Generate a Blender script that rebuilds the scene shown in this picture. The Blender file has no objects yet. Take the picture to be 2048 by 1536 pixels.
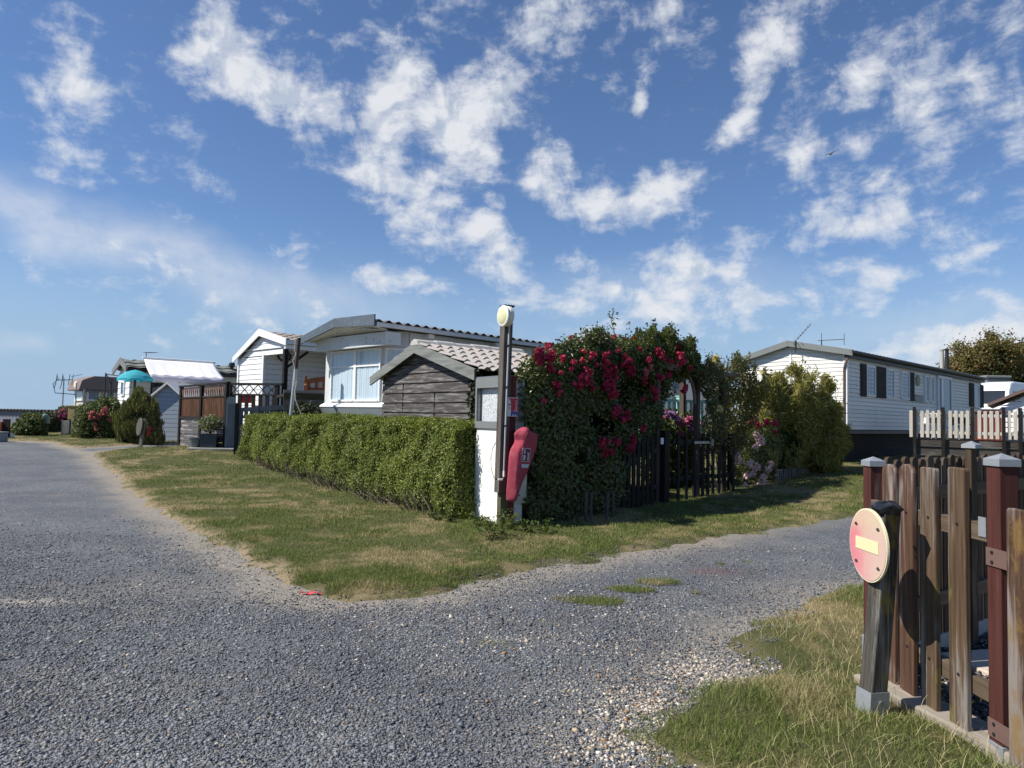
import bpy, bmesh, math, random
import numpy as np
from mathutils import Vector, Matrix

random.seed(7)
RNG = np.random.default_rng(11)
scene = bpy.context.scene
COL = scene.collection
R = math.radians

# ------------------------------------------------------------------ camera
FPX = 1420.0                       # focal length in photo pixels (2048 wide)
CAM = Vector((0, 0, 1.5))
PITCH, ROLL = R(2.78), R(1.2)
_F = Vector((0, math.cos(PITCH), math.sin(PITCH)))
_U0 = Vector((0, -math.sin(PITCH), math.cos(PITCH)))
_R0 = Vector((1, 0, 0))
_Rt = _R0 * math.cos(ROLL) + _U0 * math.sin(ROLL)
_Up = _U0 * math.cos(ROLL) - _R0 * math.sin(ROLL)
cam_data = bpy.data.cameras.new("camera")
cam_data.sensor_width = 36.0
cam_data.lens = FPX / 2048 * 36.0
cam_data.clip_start = 0.05
cam_data.clip_end = 5000
cam = bpy.data.objects.new("camera", cam_data)
m = Matrix((_Rt, _Up, -_F)).transposed().to_4x4()
m.translation = CAM
cam.matrix_world = m
COL.objects.link(cam)
scene.camera = cam

# ------------------------------------------------------------------ light
SUN_AZ = R(-104)         # direction towards the sun, measured from +Y clockwise (so -90 = left)
SUN_EL = R(47)
SUN_DIR = Vector((math.sin(SUN_AZ) * math.cos(SUN_EL), math.cos(SUN_AZ) * math.cos(SUN_EL), math.sin(SUN_EL)))
sun_data = bpy.data.lights.new("sun", 'SUN')
sun_data.energy = 4.6
sun_data.angle = R(0.5)
sun_data.color = (1.0, 0.95, 0.87)
sun = bpy.data.objects.new("sun", sun_data)
sun.rotation_euler = SUN_DIR.to_track_quat('Z', 'Y').to_euler()
sun.location = (0, 0, 50)
COL.objects.link(sun)

scene.view_settings.view_transform = 'Standard'
scene.view_settings.look = 'None'
scene.view_settings.exposure = 0.55
scene.view_settings.gamma = 1.0
scene.view_settings.use_curve_mapping = False
scene.cycles.max_bounces = 6
scene.cycles.transparent_max_bounces = 12
scene.cycles.use_denoising = True


def ray(px, py):
    return _F + _Rt * ((px - 1024) / FPX) - _Up * ((py - 768) / FPX)


# world: Nishita sky with clouds laid on the dome by azimuth / elevation
world = bpy.data.worlds.new("World")
scene.world = world
world.use_nodes = True
wt = world.node_tree
wt.nodes.clear()


def build_sky():
    N, L = wt.nodes, wt.links
    def nd(t, **k):
        n = N.new(t)
        for a, b in k.items():
            setattr(n, a, b)
        return n
    def mth(op, a, b=None, c=None, clamp=False):
        n = nd('ShaderNodeMath', operation=op, use_clamp=clamp)
        for i, v in enumerate((a, b, c)):
            if v is None:
                continue
            if isinstance(v, (int, float)):
                n.inputs[i].default_value = v
            else:
                L.new(v, n.inputs[i])
        return n.outputs[0]
    def sstep(v, a, b):
        n = nd('ShaderNodeMapRange', interpolation_type='SMOOTHSTEP')
        n.inputs['From Min'].default_value = a
        n.inputs['From Max'].default_value = b
        L.new(v, n.inputs['Value'])
        return n.outputs[0]
    out = nd('ShaderNodeOutputWorld')
    bg = nd('ShaderNodeBackground')
    bg.inputs['Strength'].default_value = 0.1
    sky = nd('ShaderNodeTexSky', sky_type='NISHITA')
    sky.sun_disc = False
    sky.sun_elevation = SUN_EL
    sky.sun_rotation = SUN_AZ
    sky.altitude = 0
    sky.air_density = 1.0
    sky.dust_density = 0.15
    sky.ozone_density = 3.0
    tc = nd('ShaderNodeTexCoord')
    sep = nd('ShaderNodeSeparateXYZ')
    L.new(tc.outputs['Generated'], sep.inputs[0])
    az = mth('ARCTAN2', sep.outputs[0], sep.outputs[1])
    el = mth('ARCSINE', sep.outputs[2])
    ae = nd('ShaderNodeCombineXYZ')
    L.new(az, ae.inputs[0]); L.new(el, ae.inputs[1])
    # cloud banks: (photo px, radii in px, turn in degrees anticlockwise, weight, softness)
    blobs = [
        (450, 110, 95, 75, -30, 1.0), (560, 195, 110, 62, -35, 1.0), (660, 225, 80, 45, -10, .9), (790, 205, 80, 120, -10, 1.05), (930, 235, 115, 95, 5, 1.15), (1010, 210, 60, 60, 30, .8),
        (760, 330, 100, 62, -25, 1.0), (880, 385, 75, 90, -20, .9), (800, 425, 75, 50, -40, .85), (960, 480, 130, 52, -42, .95), (980, 400, 20, 50, 35, .7), (1095, 350, 62, 45, -30, 1.0),
        (1190, 395, 95, 48, -8, 1.05), (1310, 385, 95, 40, 18, 1.0), (1370, 535, 125, 58, -10, .95), (1330, 600, 260, 46, -2, .92), (1430, 635, 130, 45, 0, .7), (1100, 605, 120, 30, 0, .7),
        (120, 440, 190, 45, -12, .62), (330, 540, 200, 48, -16, .66), (520, 590, 180, 46, -6, .62), (785, 565, 80, 38, 0, .95), (170, 165, 110, 62, -15, .68), (40, 150, 60, 24, -35, .65),
        (280, 315, 60, 50, -20, .62), (1135, 25, 130, 75, 30, .75), (1330, 25, 55, 60, 50, .65), (1545, 85, 135, 62, 45, .95), (1470, 215, 80, 42, 50, .9), (1705, 180, 62, 48, 45, .95),
        (1810, 190, 95, 75, 45, .68), (1890, 120, 130, 42, 60, .75), (1900, 190, 95, 42, 40, .85), (1850, 260, 80, 50, 45, .65), (1995, 60, 60, 50, 40, .75), (1630, 305, 62, 36, 45, .9),
        (1690, 440, 150, 50, 18, .95), (1800, 385, 60, 30, 50, .7), (1295, 175, 22, 42, -15, .75), (1790, 530, 62, 42, 15, .7), (1985, 480, 55, 22, 30, .65), (1830, 230, 300, 270, 0, .50),
        (160, 210, 260, 170, 0, .40), (1060, 70, 420, 120, 0, .42), (1450, 580, 480, 110, 0, .42), (430, 560, 420, 110, -12, .50), (1800, 520, 260, 110, 0, .42), (620, 60, 300, 90, 0, .36),
        (2030, 605, 55, 30, 10, .8), (1920, 690, 230, 44, 12, 1.0), (1180, 670, 90, 22, 15, .7),
    ]
    soft = [  # thin veils
        (110, 440, 360, 75, -14, .85), (400, 530, 460, 85, -15, .7), (600, 590, 280, 70, -8, .5), (40, 680, 80, 30, 0, .3), (1350, 590, 330, 95, 0, .4),
        (1900, 650, 400, 80, 8, .3)]
    # warp so that the banks do not read as ellipses
    wn = nd('ShaderNodeTexNoise'); wn.inputs['Scale'].default_value = 9; wn.inputs['Detail'].default_value = 3
    L.new(ae.outputs[0], wn.inputs['Vector'])
    wv = nd('ShaderNodeVectorMath', operation='MULTIPLY_ADD')
    L.new(wn.outputs['Color'], wv.inputs[0])
    wv.inputs[1].default_value = (.11, .09, 0); wv.inputs[2].default_value = (-.055, -.045, 0)
    av = nd('ShaderNodeVectorMath', operation='ADD')
    L.new(ae.outputs[0], av.inputs[0]); L.new(wv.outputs[0], av.inputs[1])
    def field(bl, src, inner, outer):
        acc = None
        for (cx, cy, rx, ry, rot, w) in bl:
            d = ray(cx, cy).normalized()
            a0 = math.atan2(d.x, d.y); e0 = math.asin(d.z)
            k = d.dot(_F) ** 1.0
            mp = nd('ShaderNodeMapping', vector_type='TEXTURE')
            mp.inputs['Location'].default_value = (a0, e0, 0)
            mp.inputs['Rotation'].default_value = (0, 0, R(rot) - ROLL)
            mp.inputs['Scale'].default_value = (rx / FPX * k, ry / FPX * k, 1)
            L.new(src, mp.inputs['Vector'])
            ln = nd('ShaderNodeVectorMath', operation='LENGTH')
            L.new(mp.outputs[0], ln.inputs[0])
            mr = nd('ShaderNodeMapRange', interpolation_type='SMOOTHSTEP')
            mr.inputs['From Min'].default_value = outer; mr.inputs['From Max'].default_value = inner
            mr.inputs['To Max'].default_value = w
            L.new(ln.outputs['Value'], mr.inputs['Value'])
            v = mr.outputs[0]
            acc = v if acc is None else mth('MAXIMUM', acc, v)
        return acc
    fb = field(blobs, av.outputs[0], .0, 1.95)
    fs = field(soft, av.outputs[0], .1, 1.15)
    n1 = nd('ShaderNodeTexNoise'); n1.inputs['Scale'].default_value = 15; n1.inputs['Detail'].default_value = 12; n1.inputs['Roughness'].default_value = .65
    n1.inputs['Distortion'].default_value = .35
    L.new(ae.outputs[0], n1.inputs['Vector'])
    n2 = nd('ShaderNodeTexNoise'); n2.inputs['Scale'].default_value = 34; n2.inputs['Detail'].default_value = 8; n2.inputs['Roughness'].default_value = .6
    mp2 = nd('ShaderNodeMapping'); mp2.inputs['Rotation'].default_value = (0, 0, R(-40)); mp2.inputs['Scale'].default_value = (.55, 1.3, 1)
    L.new(ae.outputs[0], mp2.inputs[0]); L.new(mp2.outputs[0], n2.inputs['Vector'])
    nn = mth('ADD', mth('MULTIPLY', mth('SUBTRACT', n1.outputs[0], .5), 3.2), mth('MULTIPLY', mth('SUBTRACT', n2.outputs[0], .5), 1.9))
    dens = mth('ADD', fb, nn)
    dens = mth('ADD', dens, mth('MULTIPLY', mth('SUBTRACT', fb, .5), .45))
    c1 = sstep(dens, .12, 1.5)
    veil = mth('MULTIPLY', fs, mth('ADD', .62, mth('MULTIPLY', nn, .38)), clamp=True)
    wisp = mth('MULTIPLY', sstep(mth('ADD', nn, mth('MULTIPLY', fb, .8)), .25, 1.2), .42)
    cov = mth('MAXIMUM', c1, mth('MAXIMUM', veil, wisp), clamp=True)
    # thickness: brighter tops, faintly grey thick hearts
    thick = sstep(dens, .7, 1.4)
    n3 = nd('ShaderNodeTexNoise'); n3.inputs['Scale'].default_value = 15; n3.inputs['Detail'].default_value = 5; n3.inputs['Roughness'].default_value = .55
    L.new(av.outputs[0], n3.inputs['Vector'])
    n3.inputs['Scale'].default_value = 15; n3.inputs['Distortion'].default_value = .35
    L.new(ae.outputs[0], n3.inputs['Vector'])
    ofs = nd('ShaderNodeVectorMath', operation='ADD'); L.new(ae.outputs[0], ofs.inputs[0]); ofs.inputs[1].default_value = (-.014, .016, 0)
    n4 = nd('ShaderNodeTexNoise'); n4.inputs['Scale'].default_value = 15; n4.inputs['Detail'].default_value = 5; n4.inputs['Roughness'].default_value = .55; n4.inputs['Distortion'].default_value = .35
    L.new(ofs.outputs[0], n4.inputs['Vector'])
    shade = mth('MULTIPLY', thick, sstep(mth('SUBTRACT', n4.outputs[0], n3.outputs[0]), -.02, .15))
    cc = nd('ShaderNodeMix', data_type='RGBA')
    cc.inputs['A'].default_value = (5.5, 5.65, 5.9, 1)
    cc.inputs['B'].default_value = (3.0, 3.55, 4.4, 1)
    L.new(shade, cc.inputs['Factor'])
    # the photograph's sky keeps its blue nearly to the horizon
    tint = nd('ShaderNodeMix', data_type='RGBA', blend_type='MULTIPLY')
    tint.inputs['Factor'].default_value = 1.0
    L.new(sky.outputs[0], tint.inputs['A'])
    tint.inputs['B'].default_value = SKY_TINT
    low = nd('ShaderNodeMix', data_type='RGBA')
    L.new(mth('MULTIPLY', sstep(el, R(15), R(1)), .92), low.inputs['Factor'])
    L.new(tint.outputs['Result'], low.inputs['A']); low.inputs['B'].default_value = (2.45, 3.5, 4.85, 1)
    mix = nd('ShaderNodeMix', data_type='RGBA')
    L.new(mth('MULTIPLY', cov, .95), mix.inputs['Factor'])
    L.new(low.outputs['Result'], mix.inputs['A'])
    L.new(cc.outputs['Result'], mix.inputs['B'])
    L.new(mix.outputs['Result'], bg.inputs['Color'])
    L.new(bg.outputs[0], out.inputs[0])


SKY_TINT = (.60, .68, .81, 1)
build_sky()
world.cycles.sampling_method = 'MANUAL'
world.cycles.sample_map_resolution = 512


# ------------------------------------------------------------------ terrain
def sst(a, b, x):
    t = np.clip((np.asarray(x, float) - a) / (b - a), 0, 1)
    return t * t * (3 - 2 * t)


def g(x, y):
    """height of the ground: nearly flat, rising a little to the back and right, falling to the sea on the far left"""
    x = np.asarray(x, float); y = np.asarray(y, float)
    return (.38 * sst(12, 26, y) + .15 * sst(2, 8, x) * sst(10, 18, y)
            - 1.6 * sst(46, 70, y) * sst(-8, -22, x) + .5 * sst(25, 60, y) * sst(5, 30, x))


def at(px, py, Y):
    d = ray(px, py)
    return CAM + d * (Y / d.y)


def gp(px, py):
    d = ray(px, py)
    t = -CAM.z / d.z if d.z < -.01 else 60.0
    for _ in range(30):
        p = CAM + d * t
        z = float(g(p.x, p.y))
        t2 = (z - CAM.z) / d.z
        t = .5 * t + .5 * t2
    return CAM + d * t


# ------------------------------------------------------------------ materials
def new_mat(name):
    mt = bpy.data.materials.new(name)
    mt.use_nodes = True
    nt = mt.node_tree
    nt.nodes.clear()
    out = nt.nodes.new('ShaderNodeOutputMaterial')
    bs = nt.nodes.new('ShaderNodeBsdfPrincipled')
    nt.links.new(bs.outputs[0], out.inputs[0])
    return mt, nt, bs, out


class NT:
    """small node-building helper"""
    def __init__(s, nt):
        s.nt = nt
    def n(s, t, **k):
        nd = s.nt.nodes.new(t)
        for a, b in k.items():
            setattr(nd, a, b)
        return nd
    def link(s, a, b):
        s.nt.links.new(a, b)
    def put(s, sock, v):
        if hasattr(v, 'is_output'):
            s.nt.links.new(v, sock)
        elif isinstance(v, (tuple, list)) and len(v) == 3 and sock.type == 'RGBA':
            sock.default_value = (*v, 1)
        else:
            sock.default_value = v
    def math(s, op, a, b=0.0, clamp=False):
        nd = s.n('ShaderNodeMath', operation=op, use_clamp=clamp)
        s.put(nd.inputs[0], a); s.put(nd.inputs[1], b)
        return nd.outputs[0]
    def mix(s, f, a, b, mode='MIX'):
        nd = s.n('ShaderNodeMix', data_type='RGBA', blend_type=mode)
        s.put(nd.inputs['Factor'], f); s.put(nd.inputs['A'], a); s.put(nd.inputs['B'], b)
        return nd.outputs['Result']
    def noise(s, vec, scale, detail=4, rough=.55, dist=0):
        nd = s.n('ShaderNodeTexNoise')
        s.link(vec, nd.inputs['Vector'])
        nd.inputs['Scale'].default_value = scale; nd.inputs['Detail'].default_value = detail
        nd.inputs['Roughness'].default_value = rough; nd.inputs['Distortion'].default_value = dist
        return nd.outputs[0]
    def step(s, v, a, b, lo=0.0, hi=1.0):
        nd = s.n('ShaderNodeMapRange', interpolation_type='SMOOTHSTEP')
        s.put(nd.inputs['Value'], v)
        nd.inputs['From Min'].default_value = a; nd.inputs['From Max'].default_value = b
        nd.inputs['To Min'].default_value = lo; nd.inputs['To Max'].default_value = hi
        return nd.outputs[0]
    def coords(s, kind='Object', scale=(1, 1, 1), offset=None):
        if kind == 'World':
            v = s.n('ShaderNodeNewGeometry').outputs['Position']
        else:
            v = s.n('ShaderNodeTexCoord').outputs[kind]
        mp = s.n('ShaderNodeMapping')
        mp.inputs['Scale'].default_value = scale
        s.link(v, mp.inputs[0])
        o = mp.outputs[0]
        if offset is not None:
            ad = s.n('ShaderNodeVectorMath', operation='ADD')
            s.link(o, ad.inputs[0]); s.link(offset, ad.inputs[1])
            o = ad.outputs[0]
        return o
    def island(s):
        return s.n('ShaderNodeNewGeometry').outputs['Random Per Island']
    def bump(s, h, strength, dist, bs):
        nd = s.n('ShaderNodeBump')
        nd.inputs['Strength'].default_value = strength; nd.inputs['Distance'].default_value = dist
        s.put(nd.inputs['Height'], h)
        s.link(nd.outputs[0], bs.inputs['Normal'])


def paint(name, col, rough=.55, var=.12, scale=3.0, dirt=None, dirt_amt=.4, dirt_lo=.52, dirt_hi=.72, bump=.15, spec=.4, metal=0.0, stretch=(1, 1, 1), island=.0):
    """painted / plain surface with soft uneven wear"""
    mt, nt, bs, _ = new_mat(name)
    k = NT(nt)
    v = k.coords(scale=stretch)
    n1 = k.noise(v, scale, 5, .6)
    c = k.mix(n1, tuple(x * (1 - var) for x in col), tuple(min(1, x * (1 + var)) for x in col))
    if dirt is not None:
        n2 = k.noise(v, scale * 2.3, 8, .7)
        c = k.mix(k.step(n2, dirt_lo, dirt_hi, 0, dirt_amt), c, dirt)
    if island:
        c = k.mix(1.0, c, k.n('ShaderNodeCombineColor').outputs[0] if False else k.mix(k.island(), (1 - island,) * 3, (1, 1, 1)), 'MULTIPLY')
    k.put(bs.inputs['Base Color'], c)
    bs.inputs['Roughness'].default_value = rough
    bs.inputs['Specular IOR Level'].default_value = spec
    bs.inputs['Metallic'].default_value = metal
    if bump:
        k.bump(k.noise(v, scale * 9, 5, .6), bump, .004, bs)
    return mt


def wood(name, ca, cb, cc=None, axis=2, scale=1.0, wear=(.5, .66), rough=.75, bump=.5, moss=None, spec=.25, fine=1.0, blot=1.0):
    """weathered timber: grain along `axis`, worn patches of cc, plank to plank change"""
    mt, nt, bs, _ = new_mat(name)
    k = NT(nt)
    isl = k.island()
    off = k.n('ShaderNodeCombineXYZ')
    k.put(off.inputs[0], k.math('MULTIPLY', isl, 37.0)); k.put(off.inputs[1], k.math('MULTIPLY', isl, 91.0)); k.put(off.inputs[2], k.math('MULTIPLY', isl, 53.0))
    st = [30.0 * scale * fine] * 3; st[axis] = 1.6 * scale
    v = k.coords(scale=tuple(st), offset=off.outputs[0])
    grain = k.noise(v, 1.0, 6, .65, .6)
    st2 = [7.0 * scale * blot] * 3; st2[axis] = 1.2 * scale * (1 + (blot - 1) * .35)
    v2 = k.coords(scale=tuple(st2), offset=off.outputs[0])
    big = k.noise(v2, 1.0, 5, .6, .4)
    c = k.mix(k.step(grain, .3, .7), ca, cb)
    if cc is not None:
        w = k.math('ADD', k.math('MULTIPLY', big, .7), k.math('MULTIPLY', grain, .3))
        c = k.mix(k.step(w, wear[0], wear[1]), c, cc)
    c = k.mix(1.0, c, k.mix(isl, (.78, .78, .78), (1.1, 1.1, 1.1)), 'MULTIPLY')
    if moss is not None:
        v3 = k.coords(scale=(5, 5, 2.4), offset=off.outputs[0])
        c = k.mix(k.step(k.noise(v3, 1.0, 6, .7), .56, .68, 0, .75), c, moss)
    k.put(bs.inputs['Base Color'], c)
    bs.inputs['Roughness'].default_value = rough
    bs.inputs['Specular IOR Level'].default_value = spec
    k.bump(grain, bump, .004, bs)
    return mt


def leafmat(name, ca, cb, cc=None, ccut=.85, trans=.35, rough=.5, spec=.3):
    """leaves: every leaf its own shade, some light passes through"""
    mt, nt, bs, out = new_mat(name)
    k = NT(nt)
    isl = k.island()
    v = k.coords('World')
    patch = k.noise(v, 1.3, 4, .6)
    f = k.math('ADD', k.math('MULTIPLY', isl, .65), k.math('MULTIPLY', k.step(patch, .32, .68), .35))
    c = k.mix(f, ca, cb)
    if cc is not None:
        j = k.math('FRACT', k.math('MULTIPLY', isl, 17.3))
        c = k.mix(k.step(j, ccut, ccut + .02), c, cc)
    k.put(bs.inputs['Base Color'], c)
    bs.inputs['Roughness'].default_value = rough
    bs.inputs['Specular IOR Level'].default_value = spec
    tr = k.n('ShaderNodeBsdfTranslucent')
    k.put(tr.inputs[0], k.mix(1.0, c, (1.25, 1.3, .6), 'MULTIPLY'))
    mx = k.n('ShaderNodeMixShader'); mx.inputs[0].default_value = trans
    k.link(bs.outputs[0], mx.inputs[1]); k.link(tr.outputs[0], mx.inputs[2])
    k.link(mx.outputs[0], out.inputs[0])
    return mt


def glassmat(name, tint=(.55, .6, .65), opacity=.02):
    mt, nt, bs, out = new_mat(name)
    k = NT(nt)
    nt.nodes.remove(bs)
    gl = k.n('ShaderNodeBsdfGlossy'); gl.inputs['Roughness'].default_value = .03
    tr = k.n('ShaderNodeBsdfTransparent'); tr.inputs[0].default_value = (*[min(1, t + .35) for t in tint], 1)
    fr = k.n('ShaderNodeFresnel'); fr.inputs[0].default_value = 1.5
    v = k.coords(); nz = k.noise(v, 2.2, 2)
    bmp = k.n('ShaderNodeBump'); bmp.inputs['Strength'].default_value = .05; bmp.inputs['Distance'].default_value = .02
    k.link(nz, bmp.inputs['Height']); k.link(bmp.outputs[0], gl.inputs['Normal'])
    mx = k.n('ShaderNodeMixShader')
    front = k.math('SUBTRACT', 1.0, k.n('ShaderNodeNewGeometry').outputs['Backfacing'])
    k.put(mx.inputs[0], k.math('MULTIPLY', k.math('ADD', fr.outputs[0], opacity, True), front))
    k.link(tr.outputs[0], mx.inputs[1]); k.link(gl.outputs[0], mx.inputs[2]); k.link(mx.outputs[0], out.inputs[0])
    return mt


MT = {}
MT['white_pvc'] = paint('white_pvc', (.78, .79, .78), .5, .05, 2.0, (.42, .42, .36), .32, island=.06, stretch=(2.2, 2.2, .3))
MT['cream_siding'] = paint('cream_siding', (.78, .77, .71), .5, .06, 1.6, (.36, .37, .28), .4, .5, .74, island=.1, stretch=(2.2, 2.2, .3))
MT['white_paint'] = paint('white_paint', (.76, .76, .74), .5, .05, 4, (.35, .33, .28), .3)
MT['flaky_paint'] = paint('flaky_paint', (.55, .57, .56), .7, .1, 3.5, (.11, .10, .09), .85, .6, .66, bump=.4)
MT['soffit_paint'] = paint('soffit_paint', (.62, .60, .54), .8, .1, 3.0, (.14, .11, .09), .85, .54, .66, bump=.5, stretch=(1, 3, 1))
MT['render_white'] = paint('render_white', (.80, .79, .74), .85, .05, 3, (.30, .30, .24), .45, .58, .8, bump=.5)
MT['grey_fascia'] = paint('grey_fascia', (.085, .108, .13), .5, .12, 3, (.30, .32, .33), .4)
MT['grey_trim'] = paint('grey_trim', (.17, .185, .18), .6, .12, 3, (.12, .11, .10), .3)
MT['skirt_grey'] = paint('skirt_grey', (.30, .345, .35), .55, .08, 3, (.2, .2, .18), .3)
MT['gutter_grey'] = paint('gutter_grey', (.60, .63, .65), .45, .1, 3, (.2, .2, .19), .3)
MT['dark_timber'] = wood('dark_timber', (.007, .006, .005), (.018, .015, .013), (.04, .034, .03), axis=2, wear=(.56, .72))
MT['dark_timber_h'] = wood('dark_timber_h', (.012, .010, .009), (.028, .024, .021), (.05, .043, .038), axis=0)
MT['black_metal'] = paint('black_metal', (.02, .02, .022), .45, .2, 5)
MT['grey_metal'] = paint('grey_metal', (.30, .31, .32), .4, .1, 5, metal=.7)
MT['galvanised'] = paint('galvanised', (.36, .385, .40), .5, .16, 14, (.24, .26, .26), .5, metal=.5, bump=.2)
MT['concrete'] = paint('concrete', (.40, .385, .35), .9, .14, 5, (.22, .21, .18), .5, bump=.9, spec=.2)
MT['pale_slab'] = paint('pale_slab', (.52, .44, .36), .9, .1, 7, (.36, .3, .25), .4, bump=.8, spec=.2)
MT['corrugated'] = paint('corrugated', (.13, .122, .115), .85, .2, 3, (.10, .095, .085), .6, .5, .7, bump=.5)
MT['tile_pale'] = paint('tile_pale', (.33, .305, .28), .85, .16, 2.6, (.36, .22, .18), .6, .5, .68, bump=.6)
MT['tile_brown'] = paint('tile_brown', (.27, .235, .205), .85, .15, 4, (.14, .125, .11), .5, bump=.4)
MT['tile_grey'] = paint('tile_grey', (.17, .18, .16), .8, .15, 4, (.28, .27, .22), .4, bump=.4)
MT['glass'] = glassmat('glass')
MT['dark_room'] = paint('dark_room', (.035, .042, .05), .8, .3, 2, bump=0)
MT['net_curtain'] = paint('net_curtain', (.78, .74, .66), .9, .4, 22, bump=.5, stretch=(1, 1, .02))
MT['grey_curtain'] = paint('grey_curtain', (.20, .23, .25), .9, .15, 30, bump=.3)
MT['blue_curtain'] = paint('blue_curtain', (.09, .19, .30), .9, .2, 6)
MT['shutter'] = wood('shutter', (.022, .023, .022), (.04, .04, .038), axis=2)
MT['door_white'] = paint('door_white', (.72, .75, .78), .4, .04, 2)


# ------------------------------------------------------------------ mesh helpers
EACH = {'post', 'rail', 'pole', 'corner_trim', 'baluster', 'upright', 'barge_board', 'rail_post', 'pipe_clip', 'screw', 'bolt', 'bracket', 'side_window', 'brace', 'white_marks', 'crossbar', 'gutter_end', 'label_marks', 'gate_pale', 'cabinet_side', 'beam', 'baluster'}


class MB:
    def __init__(s):
        s.v = []; s.f = []; s.parts = []
    def add(s, verts, faces):
        o = len(s.v)
        verts = [tuple(p) for p in verts]; s.parts.append((verts, list(faces)))
        s.v.extend(verts)
        s.f.extend([tuple(i + o for i in fc) for fc in faces])
        return s
    def box(s, a, b):
        """axis-aligned box between corners a and b"""
        x0, x1 = sorted((a[0], b[0])); y0, y1 = sorted((a[1], b[1])); z0, z1 = sorted((a[2], b[2]))
        return s.add([(x0, y0, z0), (x1, y0, z0), (x1, y1, z0), (x0, y1, z0), (x0, y0, z1), (x1, y0, z1), (x1, y1, z1), (x0, y1, z1)],
                     [(0, 3, 2, 1), (4, 5, 6, 7), (0, 1, 5, 4), (1, 2, 6, 5), (2, 3, 7, 6), (3, 0, 4, 7)])
    def obox(s, c, ux, uy, uz):
        """box from centre and three half vectors"""
        c = Vector(c); ux, uy, uz = Vector(ux), Vector(uy), Vector(uz)
        vs = [c + ux * i + uy * j + uz * l for l in (-1, 1) for (i, j) in ((-1, -1), (1, -1), (1, 1), (-1, 1))]
        return s.add(vs, [(0, 3, 2, 1), (4, 5, 6, 7), (0, 1, 5, 4), (1, 2, 6, 5), (2, 3, 7, 6), (3, 0, 4, 7)])
    def bar(s, a, b, w, h, up=(0, 0, 1)):
        a, b = Vector(a), Vector(b); d = (b - a)
        L = d.length; d.normalize()
        up = Vector(up)
        if abs(d.dot(up)) > .98:
            up = Vector((0, 1, 0))
        sd = d.cross(up).normalized(); u = sd.cross(d)
        return s.obox((a + b) / 2, d * L / 2, sd * w / 2, u * h / 2)
    def tube(s, pts, r, n=10, caps=True):
        pts = [Vector(p) for p in pts]
        rs = r if isinstance(r, (list, tuple)) else [r] * len(pts)
        rings = []
        for i, p in enumerate(pts):
            t = (pts[min(i + 1, len(pts) - 1)] - pts[max(i - 1, 0)]).normalized()
            ref = Vector((0, 0, 1)) if abs(t.z) < .95 else Vector((1, 0, 0))
            a = t.cross(ref).normalized(); b = a.cross(t)
            rings.append([p + (a * math.cos(2 * math.pi * j / n) + b * math.sin(2 * math.pi * j / n)) * rs[i] for j in range(n)])
        vs = [q for rg in rings for q in rg]
        fs = [(i * n + j, i * n + (j + 1) % n, (i + 1) * n + (j + 1) % n, (i + 1) * n + j) for i in range(len(pts) - 1) for j in range(n)]
        if caps:
            fs += [tuple(reversed(range(n))), tuple(range((len(pts) - 1) * n, len(pts) * n))]
        return s.add(vs, fs)
    def prism(s, poly, ext):
        """closed planar polygon (3-D points) pushed along ext"""
        n = len(poly); ext = Vector(ext)
        vs = [Vector(p) for p in poly] + [Vector(p) + ext for p in poly]
        fs = [tuple(reversed(range(n))), tuple(range(n, 2 * n))] + [(i, (i + 1) % n, n + (i + 1) % n, n + i) for i in range(n)]
        return s.add(vs, fs)
    def lathe(s, prof, c=(0, 0, 0), n=24, axis='Z', sx=1, sy=1):
        c = Vector(c); vs = []
        for (r, z) in prof:
            for j in range(n):
                a = 2 * math.pi * j / n
                p = Vector((r * math.cos(a) * sx, r * math.sin(a) * sy, z))
                if axis == 'X':
                    p = Vector((p.z, p.x, p.y))
                elif axis == 'Y':
                    p = Vector((p.x, -p.z, p.y))
                vs.append(c + p)
        m_ = len(prof)
        fs = [(i * n + j, i * n + (j + 1) % n, (i + 1) * n + (j + 1) % n, (i + 1) * n + j) for i in range(m_ - 1) for j in range(n)]
        if prof[0][0] > 1e-6: fs.append(tuple(reversed(range(n))))
        if prof[-1][0] > 1e-6: fs.append(tuple(range((m_ - 1) * n, m_ * n)))
        return s.add(vs, fs)
    def build(s, name, mat, parent=None, smooth=False, bevel=0.0, loc=None, label=None):
        if name in EACH and len(s.parts) > 1 and parent is not None:
            first = None
            for vs_, fs_ in s.parts:
                q = MB().add(vs_, fs_).build(name, mat, parent, smooth, bevel, loc, label)
                first = first or q
            return first
        me = bpy.data.meshes.new(name)
        me.from_pydata(s.v, [], s.f)
        bm = bmesh.new(); bm.from_mesh(me)
        bmesh.ops.recalc_face_normals(bm, faces=bm.faces)
        bm.to_mesh(me); bm.free()
        if mat is not None:
            me.materials.append(MT[mat] if isinstance(mat, str) else mat)
        if smooth:
            me.shade_smooth()
            try:
                me.set_sharp_from_angle(angle=R(40))
            except Exception:
                pass
        o = bpy.data.objects.new(name, me)
        COL.objects.link(o)
        if parent is not None:
            o.parent = parent
        if loc is not None:
            o.location = loc
        if bevel:
            md = o.modifiers.new('bevel', 'BEVEL'); md.width = bevel; md.segments = 2; md.limit_method = 'ANGLE'; md.angle_limit = R(40)
        if label:
            o['label'] = label
        return o



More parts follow.
